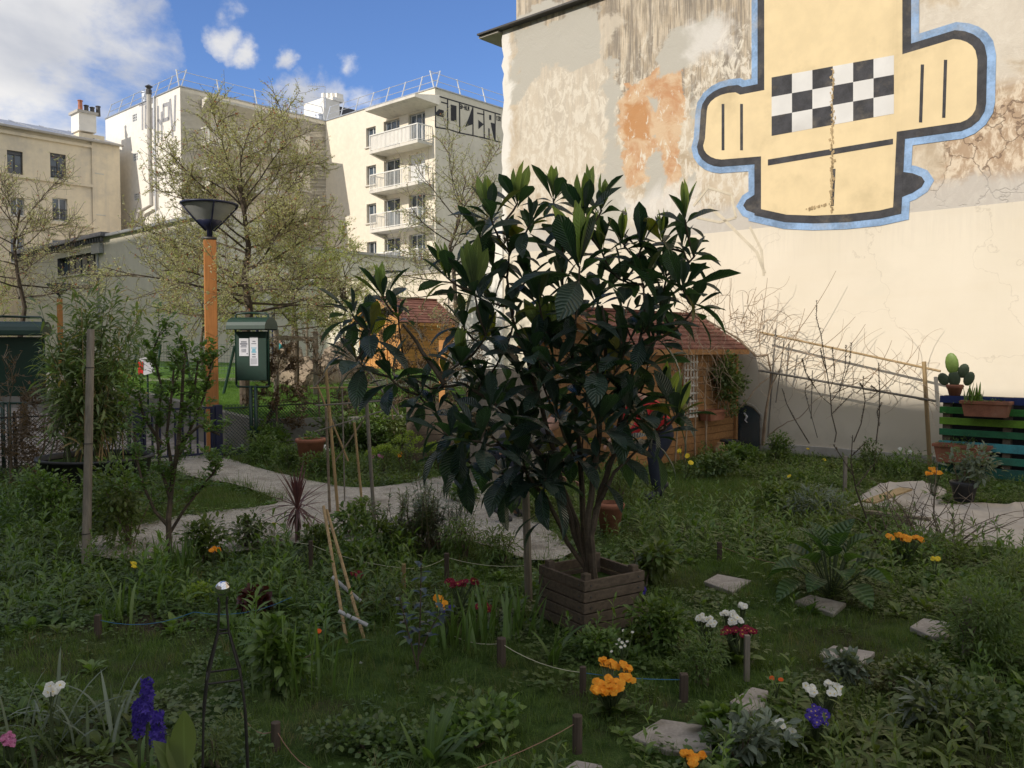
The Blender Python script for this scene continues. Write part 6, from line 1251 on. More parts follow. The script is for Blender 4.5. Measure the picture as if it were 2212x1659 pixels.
mains = [[(366, 1226), (364, 1120), (372, 1040), (385, 960), (392, 880), (396, 800), (402, 755)], [(368, 1150), (395, 1105), (430, 1060), (462, 1020), (478, 985)], [(366, 1140), (335, 1105), (310, 1050), (295, 990), (290, 930)], [(368, 1080), (345, 1000), (338, 920), (350, 840), (330, 760), (345, 720)], [(380, 1000), (410, 930), (440, 860), (455, 800), (462, 770)], [(375, 1030), (360, 940), (370, 860), (375, 800)], [(384, 960), (430, 920), (475, 940)], [(390, 900), (420, 840), (428, 780)], [(350, 960), (310, 900), (300, 850)]]
for si, mn in enumerate(mains):
    P = [At(px, py, sh.y + random.gauss(0, .05) + (0 if i == 0 else .1 * math.sin(si * 2))) for i, (px, py) in enumerate(mn)]; 
    b.tube(P, [(.022 if si == 0 else .012) * (1 - .8 * i / len(P)) + .002 for i in range(len(P))], m_bark, 6, False)
    for i in range(len(P) - 1):
        for j in range(7 if i > 0 else 0):
            q = P[i].lerp(P[i + 1], random.random()); Pq, _ = polytube(b, q, (random.gauss(0, 1), random.gauss(0, 1), .55 + random.random()), random.uniform(.09, .26), .003, .0015, m_twig, 3, .2, .05, 3)
            for u in range(24): a = Pq[0].lerp(Pq[3], .2 + .8 * random.random()) + Vector(rng.normal(size=3)) * .012; d = Vector((random.gauss(0, 1), random.gauss(0, 1), .7)); l.stamp(LF, np.array([aff(rot_to(d, random.uniform(-.6, .6)), random.uniform(.03, .062), tuple(a))]), [random.random()])
b.build('trunk', e); l.build('foliage', L_pit, e)
clump('iris_clump', 'stiff grassy clump at the foot of the slender shrub', 'plant', G(385, 1235), 70, .34, .018, .35, .09, L_iris, seg=4)
bush('leafy_shrub', 'dense dark shrub between the grey stake and the gate', 'shrub', G(285, 1185), (.34, .28, .75), 1500, LF, .055, L_weed, 8); bush('leafy_shrub', 'low mixed shrub in front of the black tub', 'shrub', G(120, 1120), (.45, .3, .5), 1300, LF, .06, L_weed, 6); bush('leafy_shrub', 'big-leaved green shrub below the tub beside the stake', 'shrub', G(235, 1150), (.3, .25, .5), 700, LF, .10, L_dark, 6)
# -- hedge shrubs along the fence, thin and half bare
for k, (px, y_, H_, r_, lab, cl_) in enumerate([(598, 13.6, 1.35, .40, 'twiggy hedge shrub close to the noticeboard, thick with dead leaves', 9), (690, 14.1, 1.45, .5, 'bare hedge shrub behind the terracotta pot', 2), (770, 14.4, 1.3, .5, 'thin bare hedge shrub behind the cane trellis', 2), (850, 14.7, 1.5, .55, 'brown leaved hedge shrub in front of the bright orange shed', 6), (930, 14.9, 1.5, .55, 'brown leaved hedge shrub right of the bright orange shed', 6), (1010, 15.2, 1.4, .5, 'brown hedge shrub in front of the sloping pier', 5), (20, 10.9, 1.2, .45, 'bare twiggy shrub against the fence at the left edge', 2), (95, 11.1, 1.0, .4, 'thin bare shrub against the fence beside the bamboo', 2)]):
    p = At(px, 900, y_); tree('hedge_shrub', lab, 'shrub', 'half bare hedge shrubs along the fence', (p.x, p.y, tz(p.y) - .1 if px > 100 else 0), H_, .12, r_, 60 + k, 11, 5, 4, .045, L_brown, cl_, .02, .2, bark=m_twig, twl=.24)
# -- terracotta pots
def pot(c, r, h, label, m=None, rim=.03, name='flower_pot', ribbed=0): 
    c = Vector(c); e = empty(name, c, label, 'pot'); b = MB(); b.lathe([(r * .68, 0), (r * .92, h - .06), (r, h - .055), (r + .012, h - .02), (r, h), (r - .025, h), (r - .03, h - .05)], m or m_terra, tuple(c), 28); b.build('pot', e, True); b = MB(); b.lathe([(0, h - .04), (r - .025, h - .04)], m_soil, tuple(c), 20, False); b.build('soil', e); return e
p = At(671, 950, 11.6); ph_ = p.z; pot((p.x, p.y, 0), .20, max(.30, ph_ + .02), 'wide terracotta pot by the fence, left of the cane trellis'); bush('pot_seedling', 'small leafy seedlings in the wide terracotta pot', 'plant', (p.x, p.y, ph_ - .03), (.17, .15, .14), 90, LFr, .05, L_weed, 0)
p = At(1318, 1085, 7.7); pot((p.x, p.y, 0), .125, p.z, 'deep terracotta pot behind the loquat trunk'); bush('feathery_plant', 'grey green feathery plant filling the terracotta pot behind the loquat', 'plant', (p.x + .1, p.y + .1, p.z - .03), (.24, .2, .38), 1300, LFn, .05, L_fern, 5)
# -- euphorbia, lavender, cordyline, bright bushes along the path
for px, py, s_, lab in ((880, 1020, 1.15, 'lime green euphorbia with rounded heads left of the loquat leaves'), (828, 1025, .8, 'smaller lime green euphorbia beside the weathered cane'), (945, 1018, .8, 'lime green euphorbia behind the hanging loquat leaves')):
    c = G(px, py); e = bush('euphorbia', lab, 'plant', c, (.26 * s_, .22 * s_, .42 * s_), 350, LFn, .06, L_weed, 8, 'lime euphorbias by the path'); l = LB()
    for k in range(26): a = random.uniform(0, 6.28); r_ = math.sqrt(random.random()) * .26 * s_; rnd_leaves(l, c + Vector((r_ * math.cos(a), r_ * math.sin(a), .46 * s_ * (1.05 - (r_ / .3) ** 2 * .5))), (.045, .045, .035), 60, LFr, .018, shell=.3)
    l.build('flower_head', L_lime, e)
bush('dead_nettle', 'bright green bushy plant in front of the terracotta pot', 'plant', G(690, 1032), (.34, .22, .34), 1300, LF, .05, L_fern, 6); bush('dead_nettle', 'green bushy plant left of the terracotta pot', 'plant', G(620, 1012), (.26, .2, .34), 900, LF, .045, L_fern, 6); bush('grassy_shrub', 'fine leaved dark plant at the foot of the noticeboard', 'plant', G(560, 1003), (.4, .2, .42), 1200, LFn, .08, L_weed, 6)
for px, py, lab in ((880, 1195, 'dark narrow-leaved lavender bush in front of the path, left one'), (945, 1185, 'dark narrow-leaved lavender bush under the hanging loquat leaves')):
    c = G(px, py); e = empty('lavender', c, lab, 'lavender', 'narrow-leaved dark bushes'); l = LB(); b = MB()
    for k in range(46):
        P, _ = polytube(b, c + Vector((random.gauss(0, .1), random.gauss(0, .08), 0)), (random.gauss(0, .28), random.gauss(0, .28), 1), random.uniform(.3, .62), .004, .002, m_twig, 5, .07, .02, 3)
        for u in range(42): f = .25 + .75 * random.random(); i = min(4, int(f * 5)); q = P[i].lerp(P[i + 1], f * 5 - i); a = random.uniform(0, 6.28); l.stamp(LFn, np.array([aff(rot_to((math.cos(a), math.sin(a), random.uniform(.2, 1.2)), 0), random.uniform(.045, .08), tuple(q))]), [random.random()])
    b.build('stem', e); l.build('foliage', L_dark if px < 900 else L_grey, e)
cb = G(643, 1172); cz = At(645, 1096, cb.y).z; e = empty('cordyline', (cb.x, cb.y, 0), 'purple spiky cordyline standing by the gravel path', 'cordyline'); b = MB(); b.tube([(cb.x, cb.y, -.05), (cb.x, cb.y, cz - .05)], .022, m_bark, 8); b.build('trunk', e); l = LB()
for k in range(72):
    az = k * 2.4 + random.uniform(-.2, .2); el = R(random.uniform(-58, 80)) if k > 14 else R(random.uniform(60, 88)); t_ = leaf_tpl(1., .055, 5, .25, .12 if el > 0 else .25, .35); l.stamp(t_, np.array([aff(rotm(az, -el), random.uniform(.28, .42), (cb.x, cb.y, cz + random.uniform(-.05, .03)))]), [random.random()])
l.build('leaves', L_cord, e)
# -- canes of the trellis
def cane(name, label, a, b_, Da, Db, r, m, cat='cane', grp=None, gnd=False):
    A = At(*a, Da); B = At(*b_, Db); mb = MB(); n = 8; P = [A.lerp(B, i / n) for i in range(n + 1)]; mb.tube(P, r, m, 7)
    L_ = (B - A).length
    for i in range(1, int(L_ / .22)): q = A.lerp(B, i * .22 / L_); d = (B - A).normalized(); mb.tube([q - d * .004, q + d * .004], r * 1.22, m, 7)
    return tag(mb.build(name, origin=tuple(A)), label, cat, grp)
CG = 'canes of the garden trellis'
m_cane_g = wood_mat('grey_cane', (.20, .18, .15), .25, 30, 2, .8)
for (lab, a, b_, Da, Db, r, m) in [('thickest yellow upright cane of the trellis', (731, 1118), (703, 790), 8.5, 8.4, .016, m_bam), ('dark brown upright rod beside the thickest yellow cane', (713, 1124), (704, 880), 8.6, 8.55, .014, m_bark_l), ('weathered grey upright cane with a bent top', (813, 1196), (791, 860), 7.1, 7.1, .016, m_cane_g), ('short yellow upright cane left of the weathered grey one', (788, 1150), (765, 912), 7.9, 7.9, .012, m_bam), ('slanting cane crossing behind the thickest yellow cane', (752, 996), (685, 832), 8.9, 8.8, .010, m_bam),
    ('leaning cane that rises from the white tubes, left one', (751, 1400), (699, 1094), 4.9, 5.9, .011, m_bam), ('leaning cane that rises from the white tubes, right one', (798, 1420), (706, 1102), 4.85, 5.9, .011, m_bam), ('topmost level cane of the trellis', (669, 838), (829, 836), 8.45, 8.6, .009, m_bam), ('second level cane of the trellis, tied above the weathered one', (682, 876), (853, 864), 8.4, 8.5, .009, m_cane_g), ('rising thin cane below the two level ones', (679, 933), (847, 881), 8.4, 8.5, .007, m_cane_g), ('slanting cane from the orange shed down to the fence', (861, 896), (774, 769), 8.8, 8.8, .011, m_cane_g), ('long thin cane pointing up at the lamp by the shed', (675, 838), (867, 642), 8.5, 9., .006, m_cane_g), ('thin upright twig cane in front of the orange shed', (849, 906), (811, 667), 9., 9., .006, m_bam), ('thin upright cane in the middle of the trellis', (745, 1100), (736, 700), 9.2, 9.2, .008, m_cane_g), ('short cane propped across the trellis foot', (722, 1000), (790, 900), 8.8, 8.6, .008, m_bark_l)]:
    cane('bamboo_cane', lab, a, b_, Da, Db, r, m, grp=CG)
m_tube = simple('white_tube', (.42, .42, .43), .6, .2, 20)
for lab, a, b_, D_ in (('uppermost white tube tied to the leaning canes', (717, 1246), (779, 1299), 5.35), ('middle white tube tied to the leaning canes', (731, 1320), (794, 1351), 4.95), ('lowest white tube at the foot of the leaning canes', (776, 1432), (828, 1466), 4.6)):
    b = MB(); b.tube([At(*a, D_), At(*b_, D_)], .012, m_tube, 10); tag(b.build('white_tube', origin=tuple(At(*a, D_))), lab, 'tube', 'white tubes on the canes')
# -- short stakes with string
SG = 'short stakes holding the strings'
m_stk = wood_mat('old_stake', (.085, .065, .05), .35, 45, 2, .9)
def stake(px, yt, yb, w, label, m=None, round_=False):
    m = m_stk if m is None or m is m_bark_l else m; w *= .85
    g = G(px, yb); t_ = At(px, yt, g.y); b = MB(); 
    if round_: b.tube([(g.x, g.y, -.05), (g.x, g.y, t_.z)], w, m or m_wood_g, 10)
    else: b.box((g.x, g.y, t_.z / 2 - .03), w, w, t_.z / 2 + .03, m or m_wood_p)
    tag(b.build('short_stake', origin=(g.x, g.y, 0), bevel=.003), label, 'stake', SG); return Vector((g.x, g.y, t_.z - .03))
sA = stake(533, 1124, 1185, .02, 'short flat stake beside the dark green weed by the path'); sB = stake(672, 1168, 1232, .018, 'short reddish stake under the cordyline', m_bark_l); sC = stake(872, 1218, 1276, .016, 'pale short stake where two strings meet', m_bam); sD = stake(965, 1195, 1255, .02, 'short stake halfway between the canes and the planter')
sE = stake(1083, 1378, 1440, .03, 'round log stake left of the planter', m_bark_l, True); sF = stake(1259, 1440, 1505, .02, 'short dark stake tied with blue string beside the orange primula', m_bark_l, True); sG_ = stake(1247, 1545, 1615, .026, 'thick mossy stake near the bottom of the grass', m_bark_l, True); sH = stake(1477, 1455, 1508, .022, 'short stake right of the orange primula'); sI = stake(1613, 1372, 1460, .016, 'thin stake under the crimson primula', m_wood_g); sJ = stake(2087, 1290, 1412, .020, 'tall square stake in front of the ferny bush', m_wood_g)
sK = stake(1554, 1171, 1216, .02, 'short stake above the square stepping stone'); sL = stake(212, 1328, 1370, .02, 'short stake with blue string in the left bed'); sM = stake(596, 1560, 1610, .024, 'round stake with a loose string at the lower left', m_bark_l, True); sN = stake(1825, 985, 1058, .022, 'dark post in front of the tall brown stalks', m_wood_g); sO = stake(1775, 1155, 1190, .018, 'reddish stub behind the big-leaved plant', m_bark_l)
def string(name, label, P, m, sag=.03):
    b = MB()
    for a, c_ in zip(P[:-1], P[1:]): b.tube([a.lerp(c_, i / 6) - UP * (sag * 4 * (i / 6) * (1 - i / 6)) for i in range(7)], .0022, m, 4, False)
    tag(b.build(name, origin=tuple(P[0])), label, 'string')
string('string', 'pale string running from the flat stake past the cordyline to the meeting stake', [sA, sB, sC], m_string); string('string', 'pale string rising from the meeting stake to the planter', [sC, sD, Vector((st.x, st.y, .22))], m_string)
string('string', 'pale string from the round log stake to the primula stake', [At(962, 1364, sE.y + .5), sE, sF], m_string); string('blue_string', 'blue string tied across behind the orange primula', [sF, sH], m_bstring, .01); string('blue_string', 'blue string hanging low over the left bed', [sL, G(419, 1322, .15), G(630, 1290, .2)], m_bstring, .05); string('brown_string', 'brown string from the mossy stake to the bottom edge', [sG_, G(1000, 1668, .05)], m_pstring, .02); string('brown_string', 'brown string sagging over the right bed', [sK, G(1720, 1225, .12)], m_pstring, .02); string('brown_string', 'loose brown string at the lower left', [G(520, 1540, .1), sM, G(700, 1665, .02)], m_pstring, .05)
# -- obelisk with a mirror ball
ob_ = At(481, 1271, 2.95); m_rust = simple('dark_iron', (.02, .018, .016), .7, .3); m_mirror, t = new_mat('mirror_ball'); finish(t, (.75, .75, .78), .06, None, metal=1.)
e = empty('garden_obelisk', (ob_.x, ob_.y, 0), 'black iron plant obelisk standing in the lower left bed', 'obelisk'); b = MB(); ztp = ob_.z - .055
for i, (ax_, ay_) in enumerate(((-1, -1), (1, -1), (1, 1), (-1, 1))):
    b = MB(); rr_ = R(20); dx_, dy_ = ax_ * math.cos(rr_) - ay_ * math.sin(rr_), ax_ * math.sin(rr_) + ay_ * math.cos(rr_)
    b.tube([(ob_.x + dx_ * w_, ob_.y + dy_ * w_, z_) for w_, z_ in ((.082, 0), (.070, ztp - .38), (.055, ztp - .25), (.018, ztp - .10), (.012, ztp), (.016, ztp + .02))], .0042, m_rust, 6); b.build('leg', e)
def sq(w_, z_): 
    q = [];
    for (ax_, ay_) in ((-1, -1), (1, -1), (1, 1), (-1, 1), (-1, -1)): rr_ = R(20); q.append((ob_.x + (ax_ * math.cos(rr_) - ay_ * math.sin(rr_)) * w_, ob_.y + (ax_ * math.sin(rr_) + ay_ * math.cos(rr_)) * w_, z_))
    return q
for w_, z_ in ((.056, ztp - .26), (.018, ztp - .10)): b = MB(); b.tube(sq(w_, z_), .004, m_rust, 5); b.build('hoop', e)
b = MB(); b.lathe([(.002, -.025), (.014, -.022), (.018, -.015), (.012, -.01)], m_rust, (ob_.x, ob_.y, ob_.z), 12); b.lathe([(.026 * math.sin(R(a)), -.026 * math.cos(R(a))) for a in range(0, 181, 10)], m_mirror, (ob_.x, ob_.y, ob_.z), 28, False); b.build('mirror_ball', e, True)
# -- flowers of the foreground
flower_plant('primula', 'large orange primula with many blooms in front of the planter', [(1308, 1432), (1322, 1436), (1350, 1440), (1296, 1476), (1318, 1470), (1334, 1478), (1350, 1466), (1304, 1494), (1322, 1488), (1292, 1490)], .17, .019, P_or, .012, 7, leaves=(12, .15, .42), eye=0)
flower_plant('primula', 'orange primula cut by the bottom edge beside the largest stone', [(1480, 1628), (1498, 1634), (1515, 1632), (1496, 1648)], .10, .015, P_or, .008, 5, eye=0); flower_plant('primula', 'small orange and violet primula among the iris blades', [(948, 1292), (958, 1302), (950, 1310)], .22, .018, P_or, .010, 6, eye=0, leaves=(8, .1, .45)); flower_plant('primula', 'violet pansies under the small orange primula', [(955, 1322), (975, 1312)], .18, .016, P_pu, .008, 3, leaves=None)
flower_plant('primula', 'left white primula by the planter', [(1512, 1334), (1528, 1338), (1538, 1346)], .20, .016, P_wh, .012, 8, leaves=(12, .14, .4)); flower_plant('primula', 'rounder white primula next to the crimson one', [(1568, 1326), (1584, 1328), (1580, 1342), (1594, 1340)], .22, .017, P_wh, .012, 8, leaves=(12, .14, .4)); flower_plant('primula', 'small white primula head highest above the grass', [(1602, 1308), (1608, 1310)], .24, .015, P_wh, .008, 5, leaves=(6, .1, .4))
flower_plant('primula', 'crimson primula with yellow eyes at the bed corner', [(1572, 1362), (1588, 1362), (1604, 1370), (1620, 1364), (1612, 1360)], .17, .020, P_cr, .010, 4, leaves=(12, .13, .45)); flower_plant('primula', 'crimson primula behind the iris blades', [(968, 1256), (980, 1262), (1000, 1258), (1022, 1256)], .20, .022, P_cr, .012, 4, leaves=(10, .12, .45)); flower_plant('primula', 'crimson primula in front of the planter corner', [(1040, 1312), (1050, 1318)], .15, .022, P_cr, .012, 4, leaves=(9, .11, .45)); flower_plant('primula', 'crimson primula beside the leaning canes', [(770, 1238), (775, 1242)], .10, .022, P_cr, .010, 4, leaves=(8, .1, .45))
flower_plant('primula', 'big white primula heads with yellow eyes in the lower right bed', [(1742, 1484), (1752, 1494), (1790, 1478), (1802, 1482), (1797, 1496), (1812, 1490)], .17, .018, P_wh, .008, 4, leaves=(14, .13, .42)); flower_plant('primula', 'deep violet primula below the big white heads', [(1752, 1538), (1768, 1534), (1782, 1544), (1750, 1552), (1762, 1564), (1778, 1558), (1768, 1548)], .13, .016, P_pu, .007, 4, leaves=(10, .12, .42)); flower_plant('primula', 'pale pink and white primula low among grey leaves', [(1690, 1570), (1715, 1585), (1680, 1560)], .08, .017, P_wh, .007, 3, leaves=(12, .11, .42))
flower_plant('daisy', 'cluster of small white daisies behind the orange primula', [(1338, 1382), (1346, 1388), (1354, 1386), (1334, 1392), (1350, 1396), (1322, 1408), (1342, 1398), (1365, 1366), (1348, 1362)], .15, .011, P_wh, .003, 1, n=9, pet=PETp, leaves=(8, .09, .3)); flower_plant('marigold', 'two little vermilion flowers on the turf behind the white primula', [(1667, 1465), (1688, 1469)], .10, .013, P_rd, .002, 2, n=8, leaves=(5, .06, .3), eye=0); flower_plant('marigold', 'single vermilion flower left of the leaning canes', [(688, 1363)], .14, .014, P_rd, .004, 3, n=8, leaves=(6, .1, .25), eye=0)
flower_plant('narcissus', 'big white narcissus bloom in the lower left corner', [(106, 1486), (112, 1494), (118, 1488)], .28, .024, P_wh, .008, 2, n=6, leaves=None, up=.1); flower_plant('pink_flower', 'pink clustered flower at the left edge', [(14, 1596), (22, 1602), (18, 1592)], .16, .013, P_pk, .010, 8, leaves=(6, .1, .4), eye=0)
for (lab, spots) in (('yellow wallflower behind the left stake', [(288, 1216), (290, 1224)]), ('yellow dandelion beside the cordyline', [(591, 1132)]), ('small orange marigolds by the shrub foot', [(464, 1186), (472, 1187), (458, 1188)]), ('yellow tulips by the brown shed', [(1468, 975), (1485, 985), (1492, 1000)]), ('small yellow flower on the bed below the wall', [(1705, 1028)]), ('yellow potentilla blooms in front of the big leaves', [(2015, 1206), (2026, 1207)]), ('tiny yellow flowers left of the sack pile', [(1745, 970), (1781, 993)])):
    flower_plant('yellow_flower', lab, spots, .16 if 'tulip' not in lab else .30, .02 if 'tulip' not in lab else .035, P_or if 'orange' in lab else P_ye, .006, 3, n=7, leaves=(6, .12, .25), eye=0)
flower_plant('wallflower', 'orange wallflower low behind the dry twigs', [(1925, 1160), (1940, 1156), (1955, 1160), (1962, 1164), (1980, 1160), (1990, 1165)], .22, .022, P_or, .012, 4, leaves=(14, .12, .25), eye=0); flower_plant('wallflower', 'orange wallflower beside the painted pallet', [(2010, 1012), (2020, 1018), (2030, 1022), (2008, 1022)], .35, .022, P_or, .015, 4, leaves=(16, .2, .2), eye=0)
flower_plant('white_narcissus', 'two white narcissi in front of the grey wall', [(1943, 970), (1965, 976)], .32, .03, P_wh, .006, 2, n=6, leaves=(10, .3, .06)); flower_plant('primula', 'magenta primula near the lime euphorbia', [(805, 983), (822, 985)], .15, .028, P_pk, .02, 4, leaves=(8, .14, .4), eye=0); flower_plant('primula', 'orange primula near the lime euphorbia', [(868, 978), (862, 984)], .18, .025, P_or, .01, 4, leaves=(8, .14, .4), eye=0); flower_plant('white_flower', 'white flowers in front of the wide terracotta pot', [(700, 965), (706, 972)], .3, .03, P_wh, .012, 4, leaves=None, eye=0)
# hyacinths
def hyacinth(px, py0, py1, D_, label):
    a = At(px, py1, D_); t_ = At(px, py0, D_); e = empty('hyacinth', (a.x, a.y, 0), label, 'hyacinth', 'violet hyacinths'); heads = []; n = int((t_.z - a.z) / .0085)
    for k in range(n * 4): f = k / (n * 4); az = k * 2.4; r_ = .022 * (1 - .35 * f); d = Vector((math.cos(az), math.sin(az), .25)); heads.append((Vector((a.x, a.y, a.z + (t_.z - a.z) * f)) + d * r_ * random.uniform(.7, 1.25), .017 * random.uniform(.7, 1.2), d + Vector((random.gauss(0, .3), random.gauss(0, .3), random.gauss(0, .4)))))
    blooms(e, heads, P_pu, 6, PETp, 0, stalk=False); b = MB(); b.tube([(a.x, a.y, 0), (a.x, a.y, t_.z - .01)], .006, m_stem, 6); b.build('stalk', e); l = LB()
    for k in range(7): l.stamp(blade_tpl(1., .11, 5, .5), np.array([aff(rotm(k * .9, random.uniform(.1, .5)), .22, (a.x, a.y, 0))]), [random.random()])
    l.build('leaves', L_iris, e)
hyacinth(318, 1468, 1560, 3.15, 'tallest violet hyacinth of the lower left bed'); hyacinth(300, 1515, 1590, 3.22, 'violet hyacinth leaning at the left of the tallest one'); hyacinth(342, 1540, 1610, 3.0, 'lower violet hyacinth right of the tallest one'); hyacinth(385, 1590, 1640, 2.9, 'smallest violet hyacinth beside the big pale leaf')
flower_plant('grape_hyacinth', 'small violet grape hyacinth right of the planter', [(1391, 1270), (1391, 1276), (1391, 1282)], .2, .01, P_pu, .004, 6, leaves=(6, .14, .1), eye=0)
# leaf clumps of the foreground
clump('iris_clump', 'upright bright green iris blades left of the planter', 'iris', G(1020, 1392), 38, .40, .032, .3, .11, L_iris, 'iris clumps', .25); clump('iris_clump', 'iris blades close to the left corner of the planter', 'iris', G(1105, 1370), 30, .36, .03, .35, .08, L_iris, 'iris clumps', .3); clump('iris_clump', 'large arching iris leaves in front of the planter', 'iris', G(1195, 1438), 8, .36, .04, .7, .02, L_iris, 'iris clumps', .4); clump('iris_clump', 'sparse iris blades left of the first iris clump', 'iris', G(950, 1390), 14, .34, .028, .35, .06, L_iris, 'iris clumps', .3)
clump('strap_leaved_plant', 'strap leaved rosette at the bottom middle of the bed', 'plant', G(925, 1655), 18, .30, .036, .95, .02, L_iris, None, .75); clump('narcissus_leaves', 'grey green arching narcissus leaves in the lower left corner', 'narcissus', G(150, 1600), 46, .40, .022, .95, .13, L_grey, None, .6, 7); clump('lily_shoots', 'tall grassy shoots left of the leaning canes', 'plant', G(655, 1480), 30, .42, .018, .3, .09, L_weed, None, .25); clump('daylily_clump', 'arching daylily leaves below the grey stake', 'plant', G(260, 1330), 26, .34, .022, .8, .1, L_weed, None, .5)
for (name, lab, px, py, h, K, tpl, sz, mt, rx_) in [('feathery_plant', 'bright feathery plant under the obelisk', 470, 1640, .16, 900, LFn, .03, L_fern, .15), ('rose_campion', 'woolly leaved plant with pale rims at the lower right', 1610, 1640, .16, 260, LF, .06, L_grey, .2), ('leafy_bush', 'round leaved plant filling the lower right corner bed', 1560, 1600, .12, 200, LFr, .06, L_weed, .12), ('feathery_bush', 'soft bushy plant right of the orange primula', 1520, 1470, .24, 1100, LFn, .035, L_fern, .17), ('weed_bush', 'leafy weeds against the right face of the planter', 1420, 1400, .28, 700, LF, .055, L_weed, .16), ('weed_bush', 'leafy weeds in front of the planter', 1300, 1420, .16, 500, LF, .04, L_weed, .2), ('ferny_bush', 'large bright ferny bush at the right edge behind the square stake', 2110, 1420, .42, 3000, LFn, .045, L_fern, .34), ('ferny_bush', 'upper ferny bush at the right edge', 2190, 1330, .38, 2200, LFn, .05, L_fern, .4), ('leafy_bush', 'low dark leafy bush in the right bottom corner', 2120, 1600, .2, 900, LFr, .035, L_dark, .32), ('leafy_bush', 'leafy ground plant under the square stake', 2010, 1500, .16, 800, LFr, .03, L_dark, .25),
      ('heuchera', 'dark red heuchera behind the mirror ball', 545, 1330, .14, 260, LFr, .055, L_red, .13), ('golden_plant', 'yellowish succulent left of the mirror ball', 425, 1300, .12, 300, LF, .035, L_lime, .09), ('leafy_weed', 'dark weed at the start of the pale string', 545, 1185, .3, 500, LF, .05, L_dark, .2), ('leafy_weed', 'tall leafy weed left of the canes', 600, 1480, .3, 420, LF, .08, L_weed, .14), ('leafy_weed', 'leafy weed at the foot of the canes', 780, 1230, .2, 500, LF, .06, L_weed, .2), ('bright_shrub', 'bright green rounded shrub against the grey wall', 1672, 1000, .42, 900, LF, .055, L_fern, .25), ('ivy_mound', 'dark ivy mound below the leaning arch', 1608, 1005, .3, 900, LFr, .05, L_weed, .35), ('grey_plant', 'silvery leaved plant left of the sack pile', 1760, 1110, .26, 700, LFn, .09, L_grey, .35), ('dark_plant', 'dense dark green plant in the middle of the right bed', 1700, 1090, .25, 1100, LFr, .04, L_weed, .38), ('wild_plant', 'mixed tall plants in front of the brown shed', 1530, 1030, .32, 900, LF, .07, L_dark, .4), ('leafy_plant', 'young leafy perennial with lance leaves right of the planter', 1400, 1260, .3, 380, LF, .08, L_weed, .18), ('leafy_plant', 'leafy plant behind the violet primula', 1830, 1470, .14, 200, LF, .06, L_grey, .12), ('leafy_plant', 'plant with long pale leaves between the stones and the corner', 1990, 1560, .14, 90, LFn, .12, L_grey, .15), ('wild_plant', 'weeds against the foot of the painted pallet', 1960, 1030, .3, 900, LFn, .08, L_weed, .4), ('wild_plant', 'tangled weeds in front of the sack pile', 1950, 1215, .22, 1000, LF, .05, L_weed, .5), ('leafy_plant', 'seedlings at the lower left corner', 60, 1640, .1, 300, LF, .03, L_fern, .15), ('mint_clump', 'mint-like clump at the bottom centre', 780, 1620, .1, 600, LFr, .03, L_dark, .25), ('mint_clump', 'geranium leaves around the strap leaved rosette', 1010, 1600, .12, 420, LFr, .045, L_weed, .25)]:
    g = G(px, py); bush(name, lab, 'plant', g, (rx_, rx_ * .8, h), K, tpl, sz, mt, 4)
# big leaved arum
g = G(1795, 1290); e = empty('arum', g, 'large glossy-leaved arum beside the half hidden stepping stone', 'plant'); l = LB(); b = MB()
for k in range(26):
    az = k * 2.4; r_ = .05 + .2 * (k / 26); z_ = .36 - .24 * (k / 26); el = R(70 - 95 * (k / 26)); c_ = g + Vector((math.cos(az) * r_, math.sin(az) * r_, z_)); l.stamp(leaf_tpl(1., .66, 6, .2, .35, .42, .03), np.array([aff(rotm(az, -el, random.uniform(-.4, .4)), random.uniform(.19, .28), tuple(c_))]), [random.random()]); b.tube([g, c_], .005, m_stem, 5, False)
l.build('leaves', L_big, e); b.build('stalk', e)
g = At(390, 1600, 2.75); g.z = 0; l = LB(); e = empty('broad_leaf_plant', g, 'large pale broad leaves beside the obelisk', 'plant')
for (x0, y0, x1, y1) in ((400, 1640, 398, 1535), (410, 1655, 330, 1600), (395, 1650, 362, 1590)):
    a = At(x0, y0 + 40, 2.75); c_ = At(x1, y1, 2.75); d = c_ - a; l.stamp(leaf_tpl(1., .38, 7, .12, .12, .5, .03), np.array([aff(rot_to(d, random.uniform(-1.2, -.4)), d.length, tuple(a))]), [random.random()])
l.build('leaves', L_fern, e)
# dark upright rose with dusky leaves
g = G(902, 1450); e = empty('rose_bush', g, 'young dark rose with dusky bluish leaves in front of the strings', 'rose'); b = MB(); l = LB()
for mn in ([(902, 1450), (908, 1330), (910, 1205)], [(902, 1445), (880, 1360), (862, 1285)], [(903, 1420), (935, 1350), (960, 1310)]):
    P = [At(px, py, g.y) for px, py in mn]; b.tube(P, [.005, .004, .0025], m_bark, 5, False)
    for k in range(16): f = .3 + .7 * k / 16; i = min(int(f * 2), 1); q = P[i].lerp(P[i + 1], f * 2 - i); az = k * 2.4; l.stamp(LF, np.array([aff(rotm(az, -random.uniform(-.1, .5)), random.uniform(.05, .085), tuple(q))]), [random.random()])
b.build('stem', e); l.build('leaves', leaf_mat('dusky_leaf', (.03, .045, .045), (.08, .105, .11), .35, .15), e)

for px, D_, h, r_, lab, mt in ((585, 13.3, .5, .45, 'dark weeds growing through the fence right of the noticeboard', L_weed), (735, 13.6, .62, .6, 'dark green weeds against the fence behind the canes', L_dark), (800, 13.9, .7, .5, 'taller dark weeds against the fence near the timber bed', L_weed), (870, 13.6, .6, .45, 'weeds in front of the low dark timber bed', L_dark), (1010, 12.8, .55, .5, 'weeds at the foot of the wooden compost bin', L_weed)):
    q = At(px, 900, D_); bush('wild_shrub', lab, 'plant', (q.x, q.y, 0), (r_, .3, h), 1100, LF, .085, mt, 8)

